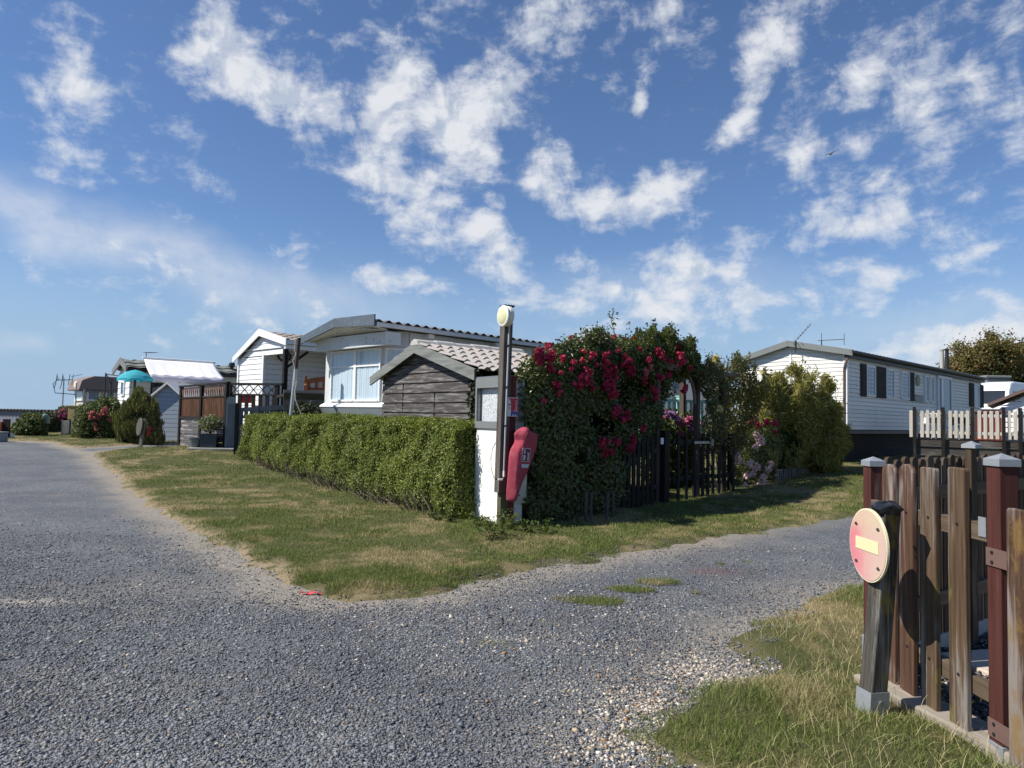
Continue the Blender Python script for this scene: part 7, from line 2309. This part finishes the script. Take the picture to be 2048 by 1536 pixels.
# ------------------------------------------------------------------ right: deck fence, van, small white shed
def make_right_side():
    # the deck runs along the front of the cream home, fenced in pale pickets between black posts
    p0 = at(1827, 880, 19.6); p1 = at(2048, 878, 18.4)
    fr = Frame((p0.x, p0.y, float(g(p0.x, p0.y))), p1 - p0)
    t = empty('deck_fence', 'pale picket fence between black posts round the raised deck', 'fence', fr.o, fr.rz)
    X = lambda px: fr.on_y(px, 850, 0)[0]
    z = lambda px, py: fr.on_y(px, py, 0)[1]
    zp = z(1900, 821); zb = z(1900, 876); zpost = z(1935, 815)
    L = X(2048) + 2.5
    pk = wood('pale_picket', (.42, .39, .335), (.60, .56, .495), (.36, .32, .27), wear=(.55, .7), bump=.3)
    x = X(1822); i = 0
    sp = X(1836) - X(1825)
    while x < L:
        m_ = MB(); picket(m_, (x, 0, 0), X_, .078, .02, zb, zp + .012 * math.sin(i * 2.7), Y_, 'round'); m_.build('picket', pk, t); x += sp; i += 1
    m_ = MB(); m_.box((X(1820), .012, zb + .10), (L, .045, zb + .18)); m_.box((X(1820), .012, zp - .17), (L, .045, zp - .09)); m_.build('rail', pk, t)
    for px in (1829, 1886, 1944.5, 2007, 2040):
        m_ = MB(); xx = X(px); m_.box((xx - .04, -.07, -.25), (xx + .04, -.012, zpost)); m_.build('post', 'dark_timber', t)
    xx = X(2048) + 1.2; m_ = MB(); m_.box((xx - .04, -.07, -.25), (xx + .04, -.012, zpost)); m_.build('post', 'dark_timber', t)
    d = empty('timber_deck', 'raised deck with horizontal dark boards in front of the cream mobile home', 'deck', fr.w(0, 0, 0), fr.rz)
    m_ = MB()
    zz = zb - .05
    for i in range(4): m_.box((X(1835), .03, zz - .2 - i * .24), (L, .06, zz - .02 - i * .24))
    m_.build('skirt_board', wood('deck_skirt', (.035, .03, .026), (.075, .066, .058), (.13, .12, .11), axis=0), d)
    m_ = MB(); m_.box((X(1835), .075, zz - .06), (L, 3.0, zz)); m_.build('deck_floor', 'dark_timber_h', d)
    # table and chair glimpsed on the deck
    tb = empty('deck_table', 'round white topped table glimpsed behind the deck fence', 'table', fr.w(X(1905), 1.1, zz), fr.rz)
    m_ = MB(); m_.lathe([(0, .60), (.62, .60), (.64, .63), (.62, .66), (0, .66)], (0, 0, 0), 24); m_.build('tabletop', 'white_pvc', tb)
    for k in range(4):
        a = k * math.pi / 2 + .4
        m_ = MB(); m_.tube([(.4 * math.cos(a), .4 * math.sin(a), .6), (.5 * math.cos(a), .5 * math.sin(a), 0)], .025, 6); m_.build('leg', 'grey_metal', tb)
    for (px, y, rz, lab, mt) in ((1930, .8, .6, 'green slung deck chair standing behind the deck fence', 'shed_green'), (1862, 1.0, -.4, 'grey deck chair on the deck nearest the door', 'grey_metal')):
        if mt == 'shed_green': MT[mt] = paint('shed_green', (.10, .14, .12), .7, .1, 4)
        c = empty('deck_chair', lab, 'chair', fr.w(X(px), y, zz), fr.rz + rz, 'chairs on the deck')
        m_ = MB(); m_.obox((0, .25, .56), (.24, 0, 0), (0, .02, 0), (0, .05, .17)); m_.build('backrest', mt, c)
        m_ = MB(); m_.box((-.24, -.25, .40), (.24, .2, .44)); m_.build('seat', mt, c)
        for s in (-1, 1):
            for q_ in (-1, 1): m_ = MB(); m_.tube([(s * .22, q_ * .22, .42), (s * .26, q_ * .27, 0)], .014, 6); m_.build('leg', 'grey_metal', c)
    # brown storage box
    o = MB(); o.box((-.35, -.25, 0), (.35, .25, .75)); o.box((-.38, -.28, .75), (.38, .28, .80))
    b = o.build('storage_box', wood('box_red', (.12, .03, .02), (.20, .055, .035)), None, bevel=.01); b.location = fr.w(X(1984), .8, zz); b.rotation_euler.z = fr.rz; tag(b, 'red brown storage box at the right part of the deck', 'box')
    # small white shed at the edge
    c = at(1992, 820, 17.6)
    frs = Frame((at(1998, 880, 19.9).x, 19.9, float(g(13, 20))), (1, -.74))
    zE = frs.on_y(1992, 806, 0)[1]; zA = frs.on_y(2100, 765, 0)[1]
    t = empty('white_shed', 'small white boarded shed with brown roof edge at the right edge', 'shed', frs.o, frs.rz)
    Lx = frs.on_y(2100, 800, 0)[0]
    m_ = MB(); lim = lambda zz_: (0 if zz_ < zE - .12 else (zz_ - zE + .12) / (zA - zE) * Lx, Lx)
    lap(m_, (0, 0, 0), X_, -Y_, .3, zA - .12, .145, lim); m_.box((0.02, .02, .3), (Lx * 2, 2.4, zE - .14)); m_.build('wall', 'white_pvc', t)
    m_ = MB(); m_.prism([(-.25, -.25, zE - .1), (Lx, -.25, zA), (Lx * 2.2, -.25, zE - .1), (Lx * 2.2, -.25, zE - .02), (Lx, -.25, zA + .09), (-.25, -.25, zE - .02)], (0, 2.9, 0)); m_.build('roof', paint('brown_roof', (.14, .09, .075), .7, .1, 4), t)
    m_ = MB(); x0 = frs.on_y(2026, 840, 0)[0]; zt = frs.on_y(2030, 812, 0)[1]
    m_.box((x0, -.04, .3), (x0 + .09, -.016, zt)); m_.box((x0 + .8, -.04, .3), (x0 + .89, -.016, zt)); m_.box((x0 + .09, -.04, zt - .09), (x0 + .8, -.016, zt)); do = m_.build('door_frame', 'white_paint', t)
    MB().box((x0 + .09, -.03, .32), (x0 + .8, -.017, zt - .09)).build('door', 'door_white', do)
    # white van
    v0 = at(2016, 815, 34)
    frv = Frame((v0.x, v0.y, v0.z - 1.0), (.6, -.8))
    t = empty('white_van', 'white high roofed van with a dark windscreen beyond the mobile home', 'van', frv.o, frv.rz)
    zs = lambda px, py: frv.on_y(px, py, 0)[1]
    zr = zs(1985, 761); zw1 = zs(1985, 779); zw0 = zs(1985, 807)
    Lv = 5.6; cx = -1.02
    # side profile swept across the width (front faces -y)
    prof = [(0, .35), (-.12, .6), (-.10, 1.0), (.1, zw0 - .05), (.5, zw1), (.85, zr - .08), (1.3, zr), (Lv, zr), (Lv, .35)]
    hw = 1.02
    b = MB(); vs = []
    for s in (-1, 1):
        for (y, zz_) in prof:
            tw = hw * (1 - .14 * max(0, (zz_ - 1.0) / (zr - 1.0)))
            vs.append((cx + s * tw, y, zz_))
    n = len(prof)
    b.add(vs, [tuple(range(n)), tuple(reversed(range(n, 2 * n)))] + [(i, (i + 1) % n, n + (i + 1) % n, n + i) for i in range(n)])
    vp = paint('van_white', (.78, .79, .80), .25, .03, 2, bump=0, spec=.6)
    b.build('body', vp, t, bevel=.08)
    gm = paint('van_glass', (.012, .016, .022), .08, .2, 2, bump=0, spec=.7)
    b = MB(); f0, f1 = (.1, zw0 - .05), (.5, zw1)
    def wsp(s, q): 
        y = f0[0] + (f1[0] - f0[0]) * q; zz_ = f0[1] + (f1[1] - f0[1]) * q
        return Vector((cx + s * .84 * (1 - .1 * q), y - .012, zz_ + .01))
    b.prism([wsp(-1, .04), wsp(1, .04), wsp(1, .94), wsp(-1, .94)], (0, .009, .0)); b.build('windscreen', gm, t)
    b = MB()
    for y0, y1 in ((1.0, 1.5), (1.6, 2.4)):
        zz0, zz1 = zw0, zw1 - .05
        k0 = hw * (1 - .14 * (zz0 - 1) / (zr - 1)) + .004; k1 = hw * (1 - .14 * (zz1 - 1) / (zr - 1)) + .004
        b.prism([(cx + k0, y0 - .35, zz0), (cx + k0, y1, zz0), (cx + k1, y1, zz1), (cx + k1, y0, zz1)], (.006, 0, 0))
    b.build('side_window', gm, t)
    for s in (-1, 1):
        for y in (.9, 4.5):
            b = MB(); b.lathe([(.2, -.11), (.33, -.11), (.36, -.06), (.36, .06), (.33, .11), (.2, .11)], (cx + s * .92, y, .36), 22, 'X'); wo = b.build('wheel', 'black_metal', t, smooth=True)
            b = MB(); b.lathe([(0, -.09), (.19, -.08), (.2, .08), (0, .09)], (cx + s * .94, y, .36), 18, 'X'); b.build('rim', 'galvanised', wo)
        b = MB(); b.obox((cx + s * .78, .06, 1.02), (.16, 0, 0), (0, .05, .02), (0, -.02, .09)); b.build('headlight', 'galvanised', t, bevel=.02)
        b = MB(); b.box((cx + s * 1.02, .75, zw0 - .02), (cx + s * 1.27, .9, zw0 + .34)); b.build('mirror', 'black_metal', t, bevel=.03)
    b = MB(); b.box((cx - .7, -.125, .75), (cx + .7, -.09, .92)); b.build('grille', 'black_metal', t)
    b = MB(); b.bar((cx - .8, .24, zw0 - .03), (cx + .5, .3, zw0 + .1), .02, .02); b.build('wiper', 'black_metal', t)
    # grey roof of something parked behind the van
    q_ = at(1990, 755, 40)
    t = MB(); zg2 = q_.z; t.box((-.5, 0, -2.4), (.9, 3, -.05)); t.box((-.55, -.05, -.05), (.95, 3.05, .12)); 
    o = t.build('grey_caravan', 'grey_trim', None, bevel=.06); o.location = q_; tag(o, 'grey roofed caravan just showing above the white van', 'caravan')


make_right_side()


# ------------------------------------------------------------------ foreground: wooden fence, gate, no entry sign
def make_front_fence():
    MT['fence_wood'] = wood('fence_wood', (.060, .036, .022), (.14, .090, .052), (.24, .215, .185), wear=(.50, .62), bump=.9, moss=(.15, .13, .035), fine=1.8)
    MT['fence_stain'] = wood('fence_stain', (.050, .025, .016), (.105, .056, .034), (.25, .215, .19), wear=(.48, .60), bump=.7, moss=(.20, .12, .035), fine=1.8)
    MT['post_stain'] = wood('post_stain', (.058, .017, .013), (.095, .032, .025), (.19, .14, .115), wear=(.56, .72), bump=.6, fine=1.4)
    MT['fence_dark'] = wood('fence_dark', (.034, .022, .014), (.075, .052, .032), (.12, .10, .08), axis=2, wear=(.5, .65), bump=.7)
    MT['rail_wood'] = wood('rail_wood', (.08, .055, .036), (.15, .11, .075), (.21, .19, .16), axis=0, bump=.8)
    p1, p2 = Vector((2.20, 4.32, 0)), Vector((2.235, 3.24, 0))
    fr = Frame((p1.x, p1.y, 0), p2 - p1)           # ex towards the camera, -ey ... left is +? set below
    nrm = -fr.ey if (-fr.ey).x < 0 else fr.ey      # outward = towards the track (left)
    sgn = -1 if nrm == -fr.ey else 1
    nl = Vector((0, sgn, 0))                       # outward in local coordinates
    t = empty('front_fence', 'stained and weathered wooden picket fence between two capped posts in the right foreground', 'fence', fr.o, fr.rz)
    L = (p2 - p1).length
    def post(x, y, px, pytop, w=.085, mat='post_stain', base=.30):
        zt = None
        W = fr.w(x, y, 0); d = ray(px, pytop); zt = (CAM + d * (W.y / d.y)).z
        po = MB().box((x - w / 2, y - w / 2, .0), (x + w / 2, y + w / 2, zt - .035)).build('post', mat, t, bevel=.005)
        c = MB(); h = w / 2 + .008
        c.box((x - h, y - h, zt - .055), (x + h, y + h, zt - .022))
        c.add([(x - h, y - h, zt - .022), (x + h, y - h, zt - .022), (x + h, y + h, zt - .022), (x - h, y + h, zt - .022), (x, y, zt + .004)], [(0, 1, 4), (1, 2, 4), (2, 3, 4), (3, 0, 4)])
        c.build('cap', 'galvanised', po, bevel=.002)
        b = MB(); k = w / 2 + .006
        b.box((x - k, y - k, -.05), (x + k, y + k, base))
        b.build('foot_socket', 'galvanised', po, bevel=.003)
        return zt
    post(0, 0, 1735, 914, .084, base=.24); post(L, 0, 1990, 908, .088, base=.10)
    # pales on the outer side of the rails
    def zpx(P, py, px): d = ray(px, py); return (CAM + d * (P.y / d.y)).z
    pal = [(1781, 928, 1372, 'fence_stain', 'round'), (1816, 928, 1378, 'fence_stain', 'round'), (1860, 935, 1405, 'fence_wood', 'flat'), (1918, 935, 1435, 'fence_wood', 'flat')]
    for i, (px, pt_, pb, mat, sh) in enumerate(pal):
        x, _ = fr.on_y(px, 1100, sgn * .06)
        P = fr.w(x, sgn * .06, 0)
        m_ = MB(); picket(m_, (x, sgn * .06, 0), X_, .128, .028, .07, zpx(P, pt_, px), Y_, sh)
        o = m_.build('pale', mat, t, bevel=.006)
        s = MB()
        for z in (.33, 1.04):
            s.lathe([(0, 0), (.007, .001), (.007, .004), (0, .005)], (x + .01, sgn * .0755, z), 8, 'Y')
        s.build('screw', 'black_metal', o)
    for z, h in ((.30, .085), (1.02, .085)):
        MB().box((.045, sgn * .005, z - h / 2), (L - .046, sgn * .042, z + h / 2)).build('rail', 'rail_wood', t, bevel=.004)
    # bracket holding the upper rail
    MB().box((L - .095, sgn * .043, 1.0), (L - .045, sgn * .047, 1.09)).build('bracket', 'galvanised', t)
    # back run of pales
    a = Vector((2.26, 4.40, 0)); b = Vector((4.2, 5.78, 0))
    fb = Frame((a.x, a.y, 0), b - a); Lb = (b - a).length + 1.2
    tb = empty('back_fence', 'dark brown picket fence running back behind the front pales', 'fence', fb.o, fb.rz)
    x = .04; i = 0
    while x < Lb:
        m_ = MB(); W = fb.w(x, 0, 0); zt = 1.30 + .012 * math.sin(i * 2.3)
        picket(m_, (x, 0, 0), X_, .078, .022, .10, zt, Y_, 'round'); m_.build('pale', 'fence_dark', tb); x += .108; i += 1
    for z in (.36, 1.07): MB().box((0, -.045, z - .045), (Lb, -.013, z + .045)).build('rail', 'rail_wood', tb)
    MB().box((.03, -.02, -.05), (Lb, .02, .11)).build('gravel_board', 'concrete', tb)
    for x in (1.15, 2.75):
        po = MB().box((x - .045, -.09, 0), (x + .045, -.05, 1.36)).build('post', 'fence_dark', tb)
        c = MB(); c.box((x - .055, -.12, 1.36), (x + .055, -.03, 1.385)); c.add([(x - .055, -.12, 1.385), (x + .055, -.12, 1.385), (x + .055, -.03, 1.385), (x - .055, -.03, 1.385), (x, -.075, 1.41)], [(0, 1, 4), (1, 2, 4), (2, 3, 4), (3, 0, 4)]); c.build('cap', 'galvanised', po)
    # gate leaf nearer the camera
    tg = empty('garden_gate', 'brown wooden garden gate leaf hung from the nearer capped post', 'gate', fr.w(L + .06, 0, 0), fr.rz)
    for i, (xx, zt, mat) in enumerate(((.10, 1.155, 'fence_stain'), (.27, 1.17, 'fence_wood'), (.44, 1.18, 'fence_stain'), (.61, 1.19, 'fence_wood'), (.78, 1.2, 'fence_stain'))):
        m_ = MB(); picket(m_, (xx, sgn * .045, 0), X_, .125, .028, .05, zt, Y_, 'flat'); m_.build('pale', mat, tg, bevel=.006)
    for z in (.18, .95): MB().box((.02, -.02, z - .045), (.9, .029, z + .045)).build('rail', 'rail_wood', tg)
    for z in (.92, .16):
        h = MB(); h.box((-.10, sgn * .047, z - .04), (.05, sgn * .0515, z + .04))
        ho = h.build('hinge', paint('hinge_rust', (.14, .085, .07), .6, .2, 10), tg)
        s = MB()
        for q_ in (-1, 1): s.lathe([(0, 0), (.009, .0), (.007, .005), (0, .006)], (-.06, sgn * .052, z + q_ * .022), 8, 'Y')
        s.build('bolt', 'black_metal', ho)
    # sleeper along the foot of the fence
    s0 = gp(1745, 1382); s1 = gp(1990, 1512)
    fs_ = Frame((s0.x, s0.y, 0), s1 - s0); Ls = fs_.loc(s1).x
    o = MB().box((-.05, -.09, -.05), (Ls + .6, .12, .085)).build('sleeper', wood('sleeper_wood', (.24, .20, .155), (.40, .35, .285), (.30, .27, .22), axis=0, bump=.9, scale=.8), None, bevel=.012)
    o.location = fs_.o; o.rotation_euler.z = fs_.rz; tag(o, 'pale weathered timber sleeper edging the foot of the front fence', 'sleeper')
    # paving inside
    m_ = MB(); m_.box((0, 0, -.04), (1.6, .8, .03)); o = m_.build('paving_slab', 'pale_slab', None, bevel=.008); o.location = (3.02, 3.95, 0); o.rotation_euler.z = .25; tag(o, 'pale sandy paving slab inside the fenced yard', 'slab')
    rng = np.random.default_rng(66)
    n = 26000; X = rng.uniform(2.15, 6, n); Y = rng.uniform(1.0, 5.8, n)
    k = (poly_dist(np.c_[X, Y], YARD) > .0) & ~((X > 3.05) & (Y < 4.9) & (Y > 4.1) & (X < 4.2))
    X, Y = X[k], Y[k]
    V, F = stone_mesh(np.c_[X, Y, np.full(len(X), -.005) + rng.uniform(0, .025, len(X))], rng.uniform(.012, .026, len(X)), rng, .5)
    o = np_obj('yard_chippings', V, F, stone_material('yard_chip', (.05, .045, .045), (.20, .18, .17), (.5, .47, .42), .9)); tag(o, 'dark slate chippings covering the yard inside the fence', 'gravel', kind='stuff')


def make_no_entry():
    b = gp(1741, 1444)
    t = empty('no_entry_sign', 'faded round pink no entry sign with a cream bar on a leaning old post', 'sign', (b.x, b.y, 0), 0)
    top = at(1774, 1010, b.y); h = top.z; lean = (top.x - b.x) / h
    # lean to the right going up
    pw = wood('sign_post_wood', (.035, .030, .025), (.10, .09, .078), (.24, .235, .215), wear=(.5, .64), bump=1.0, moss=(.20, .16, .02), fine=1.5)
    rz = R(12)
    m_ = MB(); w = .047
    c, s = math.cos(rz), math.sin(rz)
    cor = [(-w, -w), (w, -w), (w, w), (-w, w)]
    cor = [(x * c - y * s, x * s + y * c) for x, y in cor]
    vs = [(x + lean * .05, y, .05) for x, y in cor] + [(x * .98 + lean * h * .5 + .006, y, h * .5) for x, y in cor] + [(x + lean * h, y, h - .02) for x, y in cor]
    m_.add(vs, [(0, 3, 2, 1)] + [(i + o_, (i + 1) % 4 + o_, (i + 1) % 4 + 4 + o_, i + 4 + o_) for o_ in (0, 4) for i in range(4)] + [(8, 9, 10, 11)])
    m_.build('post', pw, t, bevel=.006)
    # crumpled black plastic tied over the top
    rng = np.random.default_rng(9)
    m_ = MB(); prof = [(.052, h - .045), (.060, h - .03), (.066, h - .012), (.055, h + .004), (.03, h + .012), (0, h + .010)]
    vs = []; n = 18
    for (r_, z) in prof:
        for j in range(n):
            a = 2 * math.pi * j / n; k = 1 + .16 * math.sin(5 * a + z * 60) + rng.normal(0, .05)
            vs.append((lean * h + r_ * k * 1.12 * math.cos(a), r_ * k * 1.1 * math.sin(a), z + rng.normal(0, .004) + .008 * math.sin(3 * a)))
    m_.add(vs, [(i * n + j, i * n + (j + 1) % n, (i + 1) * n + (j + 1) % n, (i + 1) * n + j) for i in range(len(prof) - 1) for j in range(n)])
    m_.build('plastic_cap', paint('black_plastic', (.015, .017, .02), .25, .2, 9, bump=.4, spec=.6), t, smooth=True)
    # socket
    k = .054; cr = [(-k, -k), (k, -k), (k, k), (-k, k)]
    cr = [(x * c - y * s, x * s + y * c) for x, y in cr]
    m_ = MB(); zt = .165
    outer0 = [(x, y, -.06) for x, y in cr]; outer1 = [(x + lean * zt, y, zt) for x, y in cr]; inn = [(x * .93 + lean * zt, y * .93, zt) for x, y in cr]; innb = [(x * .93, y * .93, .02) for x, y in cr]
    m_.add(outer0 + outer1 + inn + innb, [(i, (i + 1) % 4, 4 + (i + 1) % 4, 4 + i) for i in range(4)] + [(4 + i, 4 + (i + 1) % 4, 8 + (i + 1) % 4, 8 + i) for i in range(4)] + [(8 + i, 8 + (i + 1) % 4, 12 + (i + 1) % 4, 12 + i) for i in range(4)])
    so = m_.build('foot_socket', 'galvanised', t)
    m_ = MB()
    fx = Vector((cr[1][0] + cr[2][0], cr[1][1] + cr[2][1], 0)) / 2; fy = Vector((cr[0][0] + cr[1][0], cr[0][1] + cr[1][1], 0)) / 2
    nf = fy.normalized(); sd = Vector((-nf.y, nf.x, 0))
    for dz, dx, r_ in ((.115, .005, .011), (.025, .0, .008)):
        p = fy + sd * dx + Z_ * dz + nf * .006 + Vector((lean * dz, 0, 0))
        m_.tube([p - nf * .008, p + nf * .003], r_, 8)
    m_.build('bolt', 'grey_metal', so)
    # the disc
    ctr = at(1750, 1091, b.y - .01); cz = ctr.z; cxl = ctr.x - b.x
    yaw = R(180 + 1)
    th = .012; rad = .186
    nn = Vector((math.cos(yaw), math.sin(yaw), 0)); sdv = Vector((-nn.y, nn.x, 0))
    # rake with the post
    upv = Vector((lean, 0, 1)).normalized(); upv = (upv - nn * upv.dot(nn)).normalized(); sdv = upv.cross(nn)
    C = Vector((cxl - .025, -.0, cz))
    n = 56
    def disc(name, r0, dz0, dz1, mat, par, prof=None):
        m_ = MB(); vs = []
        for d in (dz0, dz1):
            for j in range(n):
                a = 2 * math.pi * j / n; vs.append(C + sdv * (r0 * math.cos(a)) + upv * (r0 * math.sin(a)) + nn * d)
        m_.add(vs, [tuple(reversed(range(n))), tuple(range(n, 2 * n))] + [(j, (j + 1) % n, n + (j + 1) % n, n + j) for j in range(n)])
        return m_.build(name, mat, par)
    rim = disc('sign_disc', rad, -.004, .008, paint('sign_rim', (.72, .66, .46), .5, .06, 9, (.5, .42, .28), .4), t)
    mt, nt, bs, _ = new_mat('faded_red'); k_ = NT(nt)
    v = k_.n('ShaderNodeTexCoord').outputs['Object']
    # bleaching: strongest on the side away from the road edge, streaked downwards
    dt = k_.n('ShaderNodeVectorMath', operation='DOT_PRODUCT'); sb = k_.n('ShaderNodeVectorMath', operation='SUBTRACT'); k_.link(v, sb.inputs[0]); sb.inputs[1].default_value = C
    k_.link(sb.outputs[0], dt.inputs[0]); dt.inputs[1].default_value = sdv / rad
    dz = k_.n('ShaderNodeVectorMath', operation='DOT_PRODUCT'); k_.link(sb.outputs[0], dz.inputs[0]); dz.inputs[1].default_value = upv / rad
    st = k_.coords(scale=(60, 60, 5)); ns = k_.noise(st, 1.0, 5, .65); n2 = k_.noise(k_.coords(), 9, 5, .6)
    side = k_.math('ADD', dt.outputs['Value'], k_.math('MULTIPLY', k_.math('SUBTRACT', ns, .5), .7))
    side = k_.math('ADD', side, k_.math('MULTIPLY', k_.math('SUBTRACT', n2, .5), .9))
    f = k_.step(side, -.85, .45)
    c_ = k_.mix(f, (.58, .19, .22), (.55, .39, .32))
    c_ = k_.mix(k_.step(k_.math('ADD', dz.outputs['Value'], k_.math('MULTIPLY', n2, .5)), .35, 1.0, 0, .7), c_, (.55, .45, .30))
    k_.put(bs.inputs['Base Color'], c_); bs.inputs['Roughness'].default_value = .6; bs.inputs['Specular IOR Level'].default_value = .3
    k_.bump(ns, .12, .003, bs)
    disc('red_field', rad - .007, .0082, .0105, mt, t)
    m_ = MB()
    m_.obox(C + nn * .012, sdv * .112, upv * .031, nn * .0014); m_.build('cream_bar', paint('bar_cream', (.70, .62, .36), .55, .06, 20, (.55, .47, .26), .3), t)
    m_ = MB()
    for a in (42, 138, 222, 318):
        p = C + sdv * (.145 * math.cos(R(a))) + upv * (.145 * math.sin(R(a)))
        m_.tube([p + nn * .006, p + nn * .018], .0065, 8); m_.obox(p + nn * .013 - upv * .004, sdv * .013, nn * .001, upv * .004)
    m_.build('screw', 'bark', t)


make_front_fence()
make_no_entry()

# seagull far up in the sky
gu = at(1660, 308, 70)
m_ = MB()
m_.lathe([(0, -.28), (.05, -.2), (.09, -.05), (.085, .1), (.05, .22), (0, .30)], (0, 0, 0), 10, 'X')
for s in (-1, 1):
    m_.add([(-.06, s * .05, .02), (.12, s * .05, .02), (.16, s * .35, .12), (.0, s * .75, .05), (.02, s * .38, .12), (-.05, s * .05, .0), (.1, s * .05, .0), (.14, s * .35, .105)], [(0, 1, 2, 4), (4, 2, 3), (0, 5, 6, 1), (1, 6, 7, 2)])
o = m_.build('seagull', paint('gull_grey', (.35, .36, .38), .8, .1, 5), None); o.location = gu; o.rotation_euler = (0, 0, .5)
tag(o, 'small seagull gliding high in the blue sky', 'bird')

# scrap of red plastic at the corner of the verge
w = gp(622, 1191)
m_ = MB(); vs = []; fs = []
for i in range(7):
    for j in range(3): vs.append((-.09 + i * .03, -.02 + j * .02 + .006 * math.sin(i * 2), .02 + .012 * math.sin(i * 1.7 + j)))
for i in range(6):
    for j in range(2): a = i * 3 + j; fs.append((a, a + 3, a + 4, a + 1))
o = m_.add(vs, fs).build('plastic_scrap', paint('scrap_red', (.6, .07, .08), .5, .1, 9), None); o.location = w
md = o.modifiers.new('thickness', 'SOLIDIFY'); md.thickness = .003
tag(o, 'scrap of red plastic lying at the corner of the grass verge', 'litter')
